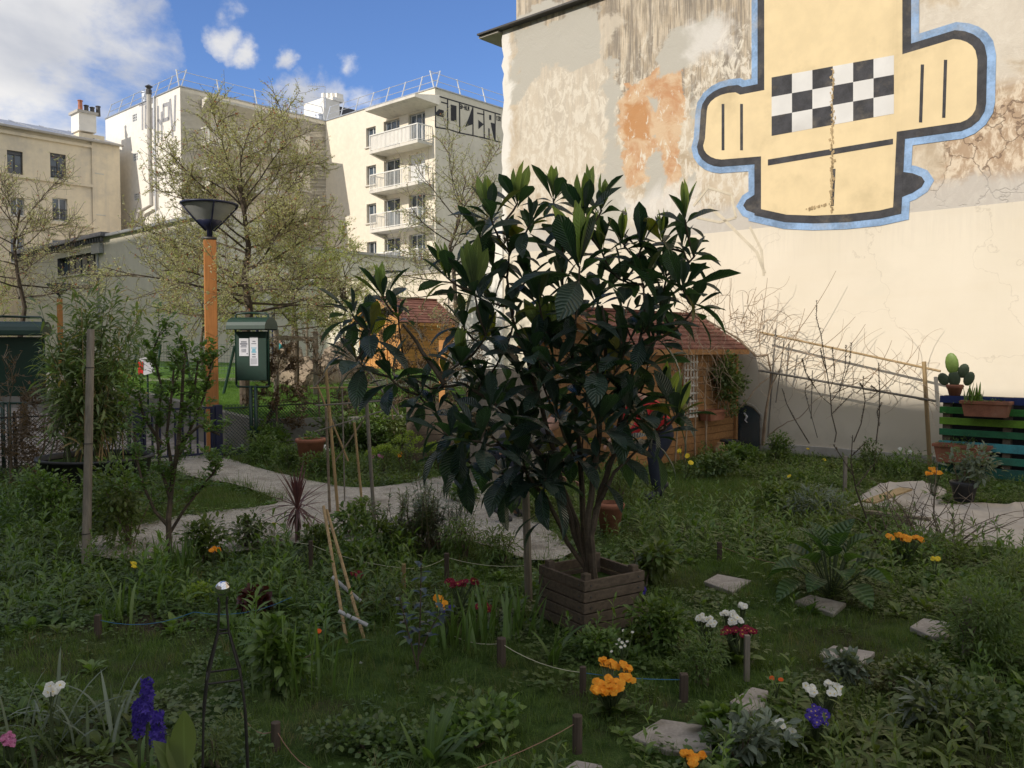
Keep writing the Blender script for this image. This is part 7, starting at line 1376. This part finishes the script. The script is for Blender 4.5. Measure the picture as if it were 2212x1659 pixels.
for px, py, h, r_, lab, mt, tp_ in ((765, 1160, .32, .22, 'leafy plant at the foot of the yellow canes', L_weed, LF), (835, 1205, .30, .22, 'leafy plant between the weathered cane and the lavender', L_fern, LF), (1005, 1205, .34, .22, 'bushy green plant right of the lavender', L_weed, LFn), (1085, 1215, .28, .2, 'grassy plant left of the round stake', L_weed, LFn), (700, 1195, .22, .2, 'low plant right of the cordyline', L_dark, LF), (1010, 1085, .2, .22, 'small plant growing out of the gravel behind the lavender', L_fern, LF), (440, 1205, .3, .22, 'plant at the near edge of the path beside the slender shrub', L_weed, LF)):
    bush('border_plant', lab, 'plant', G(px, py), (r_, r_ * .8, h), 620, tp_, .06, mt, 6)
# ------------------------------------------------------------------ right side: painted pallets, boxes, cactus, poles, vines, sheets
pp = G(2027, 1024); PP = Plane(pp, -BD, nB); pe = empty('painted_pallet', pp, 'pallet wall painted in blue, green and turquoise stripes', 'pallet')
zc_ = lambda y: PP.hit(2035, Z(3132, 1300, .4069, 0, y)[1])[1]
cols = [(632, 700, (.012, .03, .13)), (738, 802, (.03, .17, .03)), (840, 908, (.13, .26, .02)), (950, 1012, (.02, .14, .06)), (1065, 1145, (.06, .30, .33)), (1190, 1258, (.03, .20, .13)), (1295, 1392, (.015, .10, .08)), (1410, 1478, (.26, .30, .05))]
for k, (a, c_, col) in enumerate(cols):
    m_ = simple(f'pallet_paint_{k}', col, .6, .3, 5, dirt=(.10, .10, .08, .35)); z1_, z0_ = zc_(a), zc_(c_)
    for x0 in (0, 1.62): b = MB(); b.box(PP.pt(x0 + .79, (z0_ + z1_) / 2, 0), .79, .012, (z1_ - z0_) / 2, m_, PP.r, PP.n); b.build('board', pe, bevel=.003)
b = MB()
for x in (.08, .8, 1.5, 1.70, 2.45, 3.1): b.box(PP.pt(x, zc_(1478) / 2 + zc_(632) / 2, -.075), .045, .06, (zc_(632) - zc_(1478)) / 2, m_wood_p, PP.r, PP.n)
b.build('bearer', pe)
b = MB(); b.box(PP.pt(1.6, (zc_(1478) + zc_(632)) / 2, -.15), 1.58, .01, (zc_(632) - zc_(1478)) / 2, m_black, PP.r, PP.n); b.build('backing', pe)
zp = lambda x, y: PP.hit(*Z(3132, 1300, .4069, x, y))
a = zp(1650, 820); c_ = zp(2100, 690); trough(PP.pt((a[0] + c_[0]) / 2, a[1], .12), c_[0] - a[0] + .02, .2, c_[1] - a[1], PP.r, 'upper terracotta trough hung on the painted pallet', 'terracotta troughs on the pallet'); ut = PP.pt((a[0] + c_[0]) / 2, c_[1] - .03, .12)
a = zp(1385, 1255); c_ = zp(1900, 1118); trough(PP.pt((a[0] + c_[0]) / 2, a[1], .12), c_[0] - a[0] + .02, .2, c_[1] - a[1], PP.r, 'lower terracotta trough hung on the painted pallet', 'terracotta troughs on the pallet'); lt = PP.pt((a[0] + c_[0]) / 2, c_[1] - .03, .12)
q = PP.pt(zp(1755, 600)[0], ut.z, .12); clump('aloe', 'upright aloe in the upper trough of the pallet', 'aloe', q, 22, .30, .035, .3, .05, L_iris, None, .3); bush('seedling', 'small weeds in the upper terracotta trough', 'plant', ut, (.4, .08, .05), 120, LF, .03, L_weed, 0); bush('seedling', 'straggly plants in the lower terracotta trough', 'plant', lt, (.4, .08, .14), 160, LFn, .05, L_weed, 4)
cp = PP.pt(zp(1530, 600)[0], zc_(632), -.06); pot(tuple(cp), .10, .15, 'small tilted terracotta pot on top of the pallet'); e = empty('cactus', cp + UP * .12, 'prickly pear cactus leaning in the pot on the pallet', 'cactus'); b = MB(); m_cac = simple('cactus_skin', (.20, .30, .06), .5, .25); m_cac2 = simple('dark_cactus_skin', (.07, .10, .05), .6, .3)
def pad(c, w, h, tilt, m, yaw=.0):
    rx_ = (PP.r * math.cos(tilt) + UP * math.sin(tilt)); rz_ = (UP * math.cos(tilt) - PP.r * math.sin(tilt)); c = Vector(c); base = len(b.v)
    vs = []; K_, J_ = 14, 7
    for j in range(J_ + 1):
        ph_ = math.pi * j / J_
        for k in range(K_): a_ = 2 * math.pi * k / K_; vs.append(c + rx_ * (math.sin(ph_) * math.cos(a_) * w) + PP.n * (math.sin(ph_) * math.sin(a_) * .022) + rz_ * (h * (1 - math.cos(ph_))))
    b.add(vs, [(j * K_ + k, j * K_ + (k + 1) % K_, (j + 1) * K_ + (k + 1) % K_, (j + 1) * K_ + k) for j in range(J_) for k in range(K_)], m)
c0 = cp + UP * .12
pad(c0, .08, .11, .1, m_cac2); pad(c0 + PP.r * -.02 + UP * .16, .085, .15, .15, m_cac); pad(c0 + PP.r * .07 + UP * .12, .07, .10, -.3, m_cac2); pad(c0 + PP.r * .13 + UP * .02, .065, .1, -.4, m_cac2); pad(c0 - PP.r * .1 + UP * .02, .07, .09, .5, m_cac2); b.build('pads', e, True)
# poles and the bare climber
VW = Plane(PWL.o + nB * .38, -BD, nB)
def vp(px, py, out=0.): s_, z_ = VW.hit(px, py); return VW.pt(s_, z_, out)
def pole(label, a, c_, r, m, o1=0., o2=0.):
    A, B_ = vp(*a, o1), vp(*c_, o2); b = MB(); b.tube([A.lerp(B_, i / 6) for i in range(7)], r, m, 7); tag(b.build('bamboo_pole', origin=tuple(A)), label, 'pole', 'poles carrying the bare climber')
pole('upper bamboo rail running down to the painted pallet', (1640, 718), (2032, 802), .017, m_bam, -.05, .0); pole('lower bamboo rail tied to the pallet end', (1640, 800), (2024, 866), .018, m_cane_g, .02, .05); pole('yellow upright post beside the painted pallet', (2012, 1008), (1996, 781), .030, m_bam, .06, .0); pole('thin upright cane at the shed end of the rails', (1659, 945), (1676, 710), .014, m_cane_g); pole('second thin upright cane near the shed', (1676, 870), (1694, 735), .010, m_cane_g); pole('leaning cane stub under the lower rail', (1752, 905), (1755, 800), .008, m_cane_g)
random.seed(31)
e = empty('bare_climber', vp(1655, 960), 'leafless climbing vine tangled over the poles and the shed roof', 'climber'); b = MB()
def wander(p, d, L, r, jit=.25, seg=12, pull=None, curl=0., k=4):
    P = [Vector(p)]; d = Vector(d).normalized(); ax = Vector((random.gauss(0, 1), random.gauss(0, 1), random.gauss(0, 1))).normalized()
    for i in range(seg):
        d = d + Vector((random.gauss(0, jit), random.gauss(0, jit), random.gauss(0, jit))) * .5
        if pull is not None: d += (Vector(pull) - P[-1]).normalized() * .35
        if curl: d += d.cross(ax) * curl
        d.normalize(); P.append(P[-1] + d * (L / seg))
    b.tube(P, [r * (1 - .65 * i / seg) for i in range(seg + 1)], m_vine, k, False); return P
root = vp(1648, 962, .0)
T1_ = wander(root, UP, 1.5, .030, .12, 12, vp(1662, 790)); T2_ = wander(vp(1652, 962, .05), UP, 1.4, .022, .2, 12, vp(1690, 800)); T3_ = wander(vp(1660, 940, .02), (UP + VW.r), 1.2, .010, .3, 12, vp(1770, 860))
hubs = [vp(1650, 800), vp(1680, 790), vp(1640, 720), vp(1625, 735)]
b.tube([T1_[-1], vp(1640, 770, .1), vp(1610, 730, .3), vp(1560, 690, .6), vp(1520, 670, .9)], [.02, .018, .015, .012, .008], m_vine, 6, False)
for k in range(56): # over the roof
    px = random.uniform(1450, 1650); py = random.uniform(640, 745); D_ = random.uniform(.0, 1.1) * (1650 - px) / 200; wander(vp(px, py, D_), (random.gauss(0, 1), random.gauss(0, .6), random.gauss(.2, .6)), random.uniform(.4, 1.0), .0065, .35, 12, None, random.uniform(-.35, .35), 3)
for k in range(26): # up-flung shoots
    px = random.uniform(1500, 1720); p = vp(px, random.uniform(690, 760), random.uniform(0, .3)); wander(p, VW.r * random.gauss(.15, .5) + UP * random.uniform(.4, 1), random.uniform(.4, .85), .006, .22, 12, None, random.uniform(-.25, .25), 3)
for k in range(52): # along the rails
    px = 1640 + 370 * random.random() ** 1.4; p = vp(px, 735 + (px - 1640) * .19 + random.uniform(-15, 60), random.uniform(-.1, .2)); wander(p, VW.r * random.gauss(.5, .8) + UP * random.gauss(-.1, .5), random.uniform(.4, 1.1), .0055, .3, 12, None, random.uniform(-.3, .3), 3)
for (x0, y0, x1, y1, cx_) in ((1665, 790, 1804, 585, .1), (1640, 740, 1656, 600, .0), (1700, 800, 1846, 684, .1), (1700, 790, 1737, 666, .0), (1740, 840, 1868, 700, .1), (1800, 850, 1945, 760, .1), (1850, 850, 1925, 735, .1), (1880, 860, 1985, 745, .05), (1600, 700, 1632, 620, 0), (1580, 690, 1575, 600, 0)):
    A = vp(x0, y0); B_ = vp(x1, y1); mid = A.lerp(B_, .5) + VW.r * cx_ - UP * .08; P = [A * (1 - t_) ** 2 + mid * 2 * t_ * (1 - t_) + B_ * t_ * t_ + VW.n * .03 * math.sin(t_ * 5) for t_ in [i / 10 for i in range(11)]]; b.tube(P, [.008 - .0005 * i for i in range(11)], m_vine, 4, False)
b.build('stem', e)
e = empty('dry_creeper', S2A.pt(S2A.hit(1455, 900)[0], .0, .1), 'dry grey creeper hanging over the front of the brown shed', 'climber'); b = MB()
for k in range(95):
    x = S2A.hit(random.uniform(1425, 1530), 760)[0]; p = S2A.pt(x, random.uniform(1.2, 2.0), random.uniform(.05, .35)); wander(p, (random.gauss(0, .6), random.gauss(0, .6), random.choice((-1, -1, .7))), random.uniform(.3, .9), .005, .3, 10, None, random.uniform(-.2, .2), 3)
for k in range(4): x = S2A.hit(1440 + 22 * k, 900)[0]; wander(S2A.pt(x, 0, .15), UP, 1.6, .016, .12, 10, S2A.pt(x + random.gauss(0, .1), 1.8, .1))
b.build('stem', e)
# dried brown stalks with scaly tips
L_stalk = leaf_mat('scaly_leaf', (.045, .03, .022), (.10, .07, .045), .8, .15)
def stalks(name, label, mains, D_, dens=1.):
    g = At(*mains[0][0], D_); g.z = 0; e = empty(name, g, label, 'plant', 'tall brown stalks in front of the wall'); b = MB(); l = LB()
    for mi_, (mn) in enumerate(mains):
        P = [At(px, py, D_ + .05 * math.sin(mi_ * 3 + i)) for i, (px, py) in enumerate(mn)]; n = len(P); b.tube(P, [.009 * (1 - .75 * i / n) if mi_ == 0 else .005 * (1 - .6 * i / n) for i in range(n)], m_bark, 5, False)
        tot = sum((P[i + 1] - P[i]).length for i in range(n - 1)); L_ = min(tot, .62 if mi_ == 0 else .4); acc_ = 0; K = int(110 * dens)
        for k in range(K):
            f = 1 - (random.random() ** 1.3) * (L_ / tot); u = f * tot; i = 0
            while i < n - 2 and u > (P[i + 1] - P[i]).length: u -= (P[i + 1] - P[i]).length; i += 1
            sg = (P[i + 1] - P[i]); q = P[i] + sg.normalized() * min(u, sg.length); a = random.uniform(0, 6.28); up_ = sg.normalized(); s_ = up_.cross(Vector((.2, .9, .1))).normalized(); t_ = up_.cross(s_); d = s_ * math.cos(a) + t_ * math.sin(a) + up_ * 1.5; l.stamp(LFn, np.array([aff(rot_to(d, 0), random.uniform(.025, .045), tuple(q))]), [random.random()])
    b.build('stem', e); l.build('leaves', L_stalk, e)
zz = lambda *p: [Z(2500, 1000, .4521, x, y) for x, y in p]
stalks('brown_stalk', 'tallest branching brown stalk in front of the sunlit wall', [zz((1740, 1640), (1755, 1560), (1715, 1400), (1700, 1200), (1650, 900), (1620, 700), (1580, 560), (1583, 415)), zz((1715, 1320), (1620, 1240), (1500, 1060), (1460, 930)), zz((1712, 1280), (1790, 1180), (1870, 950), (1885, 780)), zz((1720, 1390), (1830, 1280), (1900, 1210)), zz((1700, 1180), (1740, 1050), (1720, 820)), zz((1780, 1190), (1830, 1000), (1840, 800)), zz((1660, 1000), (1630, 900), (1618, 830)), zz((1560, 1150), (1490, 1040), (1455, 920))], 10.6)
stalks('brown_stalk', 'slim upright brown stalk right of the tallest one', [zz((2100, 1650), (2130, 1400), (2130, 1150), (2122, 950)), zz((2125, 1200), (2060, 1150)), zz((2130, 1500), (2110, 1380), (2150, 1300))], 10.9)
stalks('brown_stalk', 'arching brown stalk between the two upright ones', [zz((1905, 1640), (1970, 1480), (2005, 1280), (1985, 1150), (1990, 1070)), zz((1985, 1160), (1960, 1130))], 10.8, .7); stalks('brown_stalk', 'leaning brown stalk nearest to the arch', [zz((1520, 1650), (1380, 1420), (1320, 1300), (1285, 1180)), zz((1590, 1600), (1520, 1350), (1480, 1200), (1495, 1130))], 11.0, .7)
p = At(1888, 985, 11.2); bush('dark_rose', 'small round dark bush on a stem against the grey wall', 'plant', (p.x, p.y, 0), (.22, .2, .48), 500, LF, .05, L_dark, 3)
g = G(1800, 1100); stalks('bare_shrub', 'bare grey-green shrub stem rising in front of the dark post', [[(1912, 1225), (1880, 1140), (1850, 1060), (1838, 1000), (1842, 940)], [(1845, 1030), (1800, 960)], [(1850, 1050), (1890, 1000)], [(1840, 985), (1870, 955)]], 6.9, .12)
# dry thorny twigs arching over the sheets
e = empty('thorn_bush', G(1985, 1170), 'dry thorny twigs arching in front of the white sheets', 'shrub'); b = MB(); random.seed(77)
for k in range(30):
    g = G(random.uniform(1930, 2080), 1180); P, _ = polytube(b, g, (random.gauss(0, .9), random.gauss(0, .3), random.uniform(.4, 1.2)), random.uniform(.4, .85), .006, .002, m_twig, 7, .13, -.05, 4)
    for j in range(5): q = P[random.randint(2, 6)]; polytube(b, q, (random.gauss(0, 1), random.gauss(0, 1), random.gauss(.2, .5)), .16, .003, .0015, m_twig, 3, .2, 0, 3)
b.build('stem', e)
# white sheets with planks, black bucket
m_sheet = simple('sheet_cloth', (.44, .40, .35), .9, .12, 3, bump=.5, dirt=(.32, .27, .2, .5))
def sheet(name, label, corners, h, nx_=54, ny_=26, seed=1., m=None):
    c4 = [G(*c) for c in corners]; b = MB(); mi = b.mat(m or m_sheet); V = []
    for j in range(ny_ + 1):
        for i in range(nx_ + 1):
            u, v = i / nx_, j / ny_; p = (c4[0].lerp(c4[1], u)).lerp(c4[3].lerp(c4[2], u), v); ed = min(1, min(u, 1 - u) * 7, min(v, 1 - v) * 5); x, y = p.x * 2.1 + seed, p.y * 2.1
            w = (.5 + .5 * math.sin(x * 1.7 + math.sin(y * 2.1) * 1.2)) * .5 + (1 - abs(math.sin(x * 2.3 - y * 3.1 + math.sin(x * 4) * .8))) ** 2 * .35 + (1 - abs(math.sin(y * 6.2 + math.sin(x * 2.2) * 1.6))) ** 3 * .30
            b.v.append((p.x + .05 * math.sin(y * 5 + seed) * (1 - ed), p.y + .05 * math.sin(x * 6) * (1 - ed), -.01 + h * (.12 + w * .88) * ed ** .6))
    for j in range(ny_):
        for i in range(nx_): a = j * (nx_ + 1) + i; b.f.append((a, a + 1, a + nx_ + 2, a + nx_ + 1)); b.m.append(mi)
    tag(b.build(name, smooth=True), label, 'sheet')
sheet('ground_sheet', 'crumpled cream sheet spread over the bed beside the pallet', [(1965, 1160), (2330, 1200), (2300, 1085), (1965, 1085)], .10, seed=3.); sheet('ground_sheet', 'higher rumpled pile of cream cloth behind the thorny twigs', [(1835, 1098), (2030, 1112), (2040, 1052), (1890, 1050)], .17, 44, 24, 5.)
b = MB(); a = G(1875, 1085, .16); c_ = G(1957, 1056, .20); b.bar(a, c_, .14, .02, m_bam); tag(b.build('plank', origin=tuple(a), bevel=.003), 'short yellow wooden plank lying on the cloth pile', 'plank'); b = MB(); a = G(1870, 1105, .10); c_ = G(2010, 1122, .10); b.bar(a, c_, .07, .03, m_bark_l); tag(b.build('plank', origin=tuple(a), bevel=.003), 'long dark plank lying across the front of the cloth', 'plank')
p = G(2082, 1088); pot((p.x, p.y, .03), .14, .22, 'black plastic pot standing on the cream sheet', m_blackp); bush('potted_shrub', 'pale leaved young shrub in the black plastic pot', 'plant', (p.x, p.y, .23), (.28, .24, .40), 420, LF, .075, L_grey, 5)
# leaning arch, clay stove, bucket
ap = Plane(G(1608, 972) + Vector((0, 0, 0)), (-BD * .9 + AD * .25).normalized(), (nB * .9 + BD * -.1).normalized()); ap.n = UP.cross(ap.r) * -1; ap.n = ap.r.cross(UP)
m_mir = glass_mat('dark_mirror', (.02, .035, .045), .25); m_rim = simple('driftwood_rim', (.30, .28, .24), .9, .3, 20, bump=.8)
e = empty('arched_mirror', ap.o, 'dark arched panel with a rough pale rim leaning by the shed', 'mirror'); w_, h_ = .26, .80; arc_ = [(-w_ * .92, 0), (-w_, h_ * .6)] + [(w_ * math.cos(R(a)), h_ * .62 + w_ * 1.05 * math.sin(R(a))) for a in range(170, 5, -15)] + [(w_, h_ * .6), (w_ * 1.05, 0)]
f_ = lambda x, z, o=0.: ap.o + ap.r * x + UP * z + ap.n * (o - z * .12)
b = MB(); b.prism([f_(x, z) for x, z in arc_][::-1], ap.n * .02, m_mir); b.build('panel', e); b = MB(); b.tube([f_(x + random.gauss(0, .006), z, .02) for x, z in arc_], [.022 + random.random() * .008 for _ in arc_], m_rim, 7); b.build('rim', e); b = MB(); b.tube([f_(-.02, .62, .03), f_(.03, .56, .04), f_(.0, .50, .03), f_(.035, .46, .03)], [.012, .02, .015, .008], m_paper, 6); b.build('ornament', e)
c = G(1556, 990); e = empty('clay_jar', c, 'small clay jar with an open mouth by the shed foot', 'jar'); b = MB(); b.lathe([(.06, 0), (.11, .05), (.12, .12), (.09, .19), (.055, .22), (.06, .25), (.05, .25), (.045, .2)], simple('ochre_clay', (.34, .22, .11), .8, .2), tuple(c), 20); b.build('jar', e, True)
p = G(1575, 985); pot((p.x, p.y, 0), .14, .26, 'dark bucket between the shed and the arched panel', m_blackp)
# ------------------------------------------------------------------ lawn: frame, poles, stakes, boulders
def tpos(px, D_): p = At(px, 800, D_); return Vector((p.x, p.y, tz(p.y)))
a, c_ = tpos(597, 16.8), tpos(682, 17.4); za = At(597, 712, 16.8).z; zb2 = At(682, 716, 17.4).z
e = empty('timber_frame', a, 'round timber frame standing on the lawn behind the noticeboard', 'frame'); 
for q, z_ in ((a, za), (c_, zb2)): b = MB(); b.tube([q - UP * .1, Vector((q.x, q.y, z_))], .055, m_wood_o if False else m_wood_g, 10); b.build('post', e)
b = MB(); b.bar(Vector((a.x, a.y, za - .16)), Vector((c_.x, c_.y, zb2 - .16)), .04, .09, m_wood_g); b.build('rail', e)
for px, yt, D_, m_, lab in ((557, 672, 21, m_blue, 'thin dark blue pole left of the timber frame'), (591, 674, 21, m_blue, 'thin dark blue pole just left of the timber frame post'), (633, 690, 22.5, m_bark_l, 'thin brown pole behind the middle of the timber frame'), (664, 690, 22.5, m_bark_l, 'thin brown pole near the right post of the timber frame')):
    q = tpos(px, D_); b = MB(); b.tube([q, Vector((q.x, q.y, At(px, yt, D_).z))], .035, m_, 7); tag(b.build('thin_pole', origin=tuple(q)), lab, 'pole', 'thin poles on the lawn')
for (x0, y0, x1, y1, D_, lab) in ((283, 786, 300, 744, 22, 'leftmost leaning green stake on the lawn'), (338, 790, 347, 744, 22, 'dark leaning stake behind the slender shrub'), (412, 805, 399, 744, 20, 'green stake leaning left beside the lamp post'), (481, 826, 507, 747, 17.5, 'dark green stake leaning right between lamp post and noticeboard')):
    b = MB(); A = At(x0, y0, D_); A.z = tz(A.y) - .05; b.tube([A, At(x1, y1, D_)], .03, m_green, 8); tag(b.build('leaning_stake', origin=tuple(A)), lab, 'stake', 'leaning stakes on the lawn')
e0 = tpos(240, 23); e1 = tpos(520, 21); dd = (e1 - e0); LL = dd.length; dd.normalize(); b = MB(); e = empty('wire_fence', e0, 'low see-through wire netting on the far lawn', 'fence')
for k in range(9): b.tube([e0 + UP * (.12 + k * .09), e1 + UP * (.12 + k * .09)], .0035, m_wire, 3, False)
for k in range(int(LL / .1)): b.tube([e0 + dd * (k * .1) + UP * .1, e0 + dd * (k * .1) + UP * .86], .003, m_wire, 3, False)
b.build('wire_mesh', e)
m_rock = simple('boulder', (.34, .27, .20), .95, .3, 3, bump=.9)
def rock(c, r, label, sd):
    random.seed(sd); b = MB(); K_, J_ = 22, 14; vs = []
    for j in range(J_ + 1):
        ph_ = math.pi * j / J_
        for k in range(K_): a_ = 2 * math.pi * k / K_; n_ = 1 + .14 * math.sin(a_ * 3 + sd + ph_ * 2) + .09 * math.sin(a_ * 7 + ph_ * 5 + sd) + .05 * math.sin(ph_ * 11 + a_ * 2); vs.append((c[0] + r[0] * n_ * math.sin(ph_) * math.cos(a_), c[1] + r[1] * n_ * math.sin(ph_) * math.sin(a_), c[2] + r[2] * n_ * math.cos(ph_)))
    b.add(vs, [(j * K_ + k, (j + 1) * K_ + k, (j + 1) * K_ + (k + 1) % K_, j * K_ + (k + 1) % K_) for j in range(J_) for k in range(K_)], m_rock); tag(b.build('boulder', origin=tuple(c), smooth=True), label, 'boulder', 'climbing boulders on the lawn')
for px, D_, r, lab, sd in ((628, 20.5, (.40, .35, .75), 'tall pale boulder behind the timber frame', 1), (655, 19.6, (.5, .4, .5), 'broad boulder right of the tall one', 2), (735, 21., (.55, .45, .75), 'boulder left of the bright orange shed', 3), (700, 19.8, (.4, .35, .45), 'low boulder between the other ones', 4)):
    q = tpos(px, D_); rock((q.x, q.y, q.z + .05), r, lab, sd)
q = At(317, 790, 17.); b = MB(); b.box(q, .11, .015, .17, m_paper, Vector((.94, .2, .28)).normalized(), Vector((-.2, .98, 0)).normalized(), Vector((-.28, 0, .96)).normalized()); m_rd = simple('red_plastic', (.55, .03, .02), .4, .1); b.box(q + Vector((-.11, -.02, -.05)), .05, .018, .13, m_rd); o = b.build('small_sign', origin=tuple(q)); tag(o, 'small red and white panel behind the slender shrub', 'sign')
b = MB(); b.tube([(q.x, q.y + .03, tz(q.y) - .3), (q.x, q.y + .03, q.z)], .02, m_green, 6); po = b.build('post'); po.parent = o; po.location = -Vector(q)
# ------------------------------------------------------------------ people
def skin_obj(name, J, E_, mat, parent=None, sub=2):
    """J: list of (x, y, z, radius); first joint is the root"""
    me = bpy.data.meshes.new(name); me.from_pydata([j[:3] for j in J], E_, []); o = bpy.data.objects.new(name, me); COL.objects.link(o); me.materials.append(mat)
    s_ = o.modifiers.new('skin', 'SKIN'); s_.use_smooth_shade = True
    if not me.skin_vertices: me.skin_vertices.new() if hasattr(me.skin_vertices, 'new') else None
    for i, j in enumerate(J):
        v = me.skin_vertices[0].data[i]; r = j[3]; v.radius = (r, r) if not isinstance(r, tuple) else r
        v.use_root = i == 0
    sb_ = o.modifiers.new('subdiv', 'SUBSURF'); sb_.levels = sub; sb_.render_levels = sub
    if parent: o.parent = parent
    return o
m_skin = simple('skin', (.42, .24, .17), .6, .08); m_hair = simple('dark_hair', (.012, .010, .009), .6, .3)
def person(loc, yaw, label, sc, pose, top, legs, boots, extras=None, group=None, cat='person'):
    """pose: bend of the back in radians, knee bend; body faces local +x"""
    bend, knee, step_ = pose; f = lambda x, z: (x, z)
    hip = Vector((-.05, 0, .86 - knee * .12)); d = Vector((math.sin(bend), 0, math.cos(bend))); waist = hip + d * .17; chest = hip + d * .38; neck = hip + d * .52; dh = Vector((math.sin(bend * .8), 0, math.cos(bend * .8))); head = neck + dh * .11; crown_ = neck + dh * .235
    J = []; E_ = []
    def j(p, r, par=None): J.append((*p, r)); 
    def add(p, r, par=None):
        J.append((p[0], p[1], p[2], r)); 
        if par is not None: E_.append((par, len(J) - 1))
        return len(J) - 1
    i0 = add(hip, (.14, .11)); iw = add(waist, (.13, .10), i0); ic = add(chest, (.155, .11), iw); inn = add(neck, .055, ic); ih = add(head, (.078, .092), inn); ik = add(crown_, (.07, .078), ih)
    def limbs(rs):
        out_ = []
        for sg in (-1, 1):
            sh_ = chest + d * .07 + Vector((0, sg * .17, 0)); el_ = sh_ + Vector((.10, sg * .04, -.27)); wr = el_ + Vector((.16, -sg * .04, -.18)); out_.append((sh_, el_, wr))
        return out_
    A_ = limbs(0); LG = []
    for sg in (-1, 1):
        hp = hip + Vector((0, sg * .09, -.06)); kn = Vector((.04 + knee * .12 + sg * step_ * .5, sg * .10, .47 - knee * .04)); an = Vector((sg * step_, sg * .10, .08)); to = an + Vector((.15, sg * .02, -.045)); LG.append((hp, kn, an, to))
    for (sh_, el_, wr) in A_: a = add(sh_, .06, ic); b1 = add(el_, .042, a); c1 = add(wr, .030, b1); h1_ = add(wr + Vector((.05, 0, -.05)), (.036, .02), c1)
    for (hp, kn, an, to) in LG: a = add(hp, .085, i0); b1 = add(kn, .058, a); c1 = add(an, .034, b1); add(an + (to - an) * .7, .024, c1)
    body_ = skin_obj('person', J, E_, m_skin); body_.location = loc; body_.rotation_euler = (0, 0, yaw); body_.scale = (sc, sc, sc); tag(body_, label, cat)
    tj = []; te = []
    def mk(name, chain_list, mat, root):
        JJ = [(*root[0], root[1])]; EE = []
        for ch_ in chain_list:
            p_ = 0
            for (q, r) in ch_: JJ.append((q[0], q[1], q[2], r)); EE.append((p_, len(JJ) - 1)); p_ = len(JJ) - 1
        return skin_obj(name, JJ, EE, mat, body_)
    mk('jacket', [[(chest, (.185, .14)), (neck - d * .04, (.085, .085))]] + [[(waist, (.16, .13)), (hip - d * .04, (.17, .14))]] + [[(sh_, .082), (el_, .060), (wr, .046)] for (sh_, el_, wr) in A_], top, (waist + d * .08, (.165, .13)))
    mk('trousers', [[(hp, .105), (kn, .078), (an + Vector((0, 0, .03)), .062)] for (hp, kn, an, to) in LG] + [[(waist - d * .06, (.15, .12))]], legs, (hip, (.155, .13)))
    for (hp, kn, an, to) in LG: skin_obj('boot', [(*(an + Vector((-.03, 0, -.02))), .058), (*(an + Vector((0, 0, .10))), .058), (*(an + Vector((.07, 0, -.035))), .048), (*to, .042)], [(0, 1), (0, 2), (2, 3)], boots, body_)
    skin_obj('hair', [(*(crown_ - dh * .03 + Vector((-.012, 0, .01))), (.082, .088)), (*(head + Vector((-.045, 0, .0)) ), (.066, .070))], [(0, 1)], m_hair, body_)
    for (sh_, el_, wr) in A_: # fingers
        for q_ in range(4): b0 = wr + Vector((.075, (q_ - 1.5) * .018, -.075)); skin_obj('finger', [(*b0, .008), (*(b0 + Vector((.022, 0, -.025 - .004 * (q_ in (1, 2))))), .0075), (*(b0 + Vector((.022, 0, -.052 - .006 * (q_ in (1, 2))))), .006)], [(0, 1), (1, 2)], m_skin, body_, 1)
        b0 = wr + Vector((.04, .03, -.045)); skin_obj('thumb', [(*b0, .010), (*(b0 + Vector((.015, .02, -.03))), .008), (*(b0 + Vector((.03, .022, -.05))), .006)], [(0, 1), (1, 2)], m_skin, body_, 1)
    nz = head + dh * .02 + Vector((.088, 0, -.01)); skin_obj('nose', [(*nz, .012), (*(nz + Vector((.012, 0, -.022))), .011)], [(0, 1)], m_skin, body_, 1)
    for sg in (-1, 1): skin_obj('eye', [(*(head + dh * .035 + Vector((.078, sg * .032, 0))), .010), (*(head + dh * .035 + Vector((.080, sg * .032, 0))), .010)], [(0, 1)], m_black, body_, 1); skin_obj('ear', [(*(head + Vector((0, sg * .088, .0))), .014), (*(head + Vector((-.005, sg * .09, .03))), .012)], [(0, 1)], m_skin, body_, 1)
    return body_
m_redc = simple('red_coat', (.42, .012, .015), .8, .2); m_navy = simple('navy_cloth', (.015, .02, .035), .9, .2); m_boot = simple('rubber_boot', (.03, .032, .036), .5, .3); m_teal = simple('teal_coat', (.03, .25, .26), .8, .1); m_darkc = simple('dark_coat', (.03, .03, .035), .9, .2)
g = G(1415, 1076); person((g.x + .06, g.y, 0), R(195), 'person in a red coat bending over behind the right side of the loquat', 1.0, (.75, .5, .08), m_redc, m_navy, m_boot)
g = G(1072, 1128); person((g.x + .10, g.y + .05, 0), R(20), 'person in dark clothes and boots bending over behind the loquat branches', .95, (1.25, .6, .12), m_darkc, m_navy, m_boot)
q = tpos(607, 21.2); person((q.x, q.y, q.z), R(200), 'small child in a teal coat among the boulders', .66, (.1, .0, .03), m_teal, m_navy, m_boot)
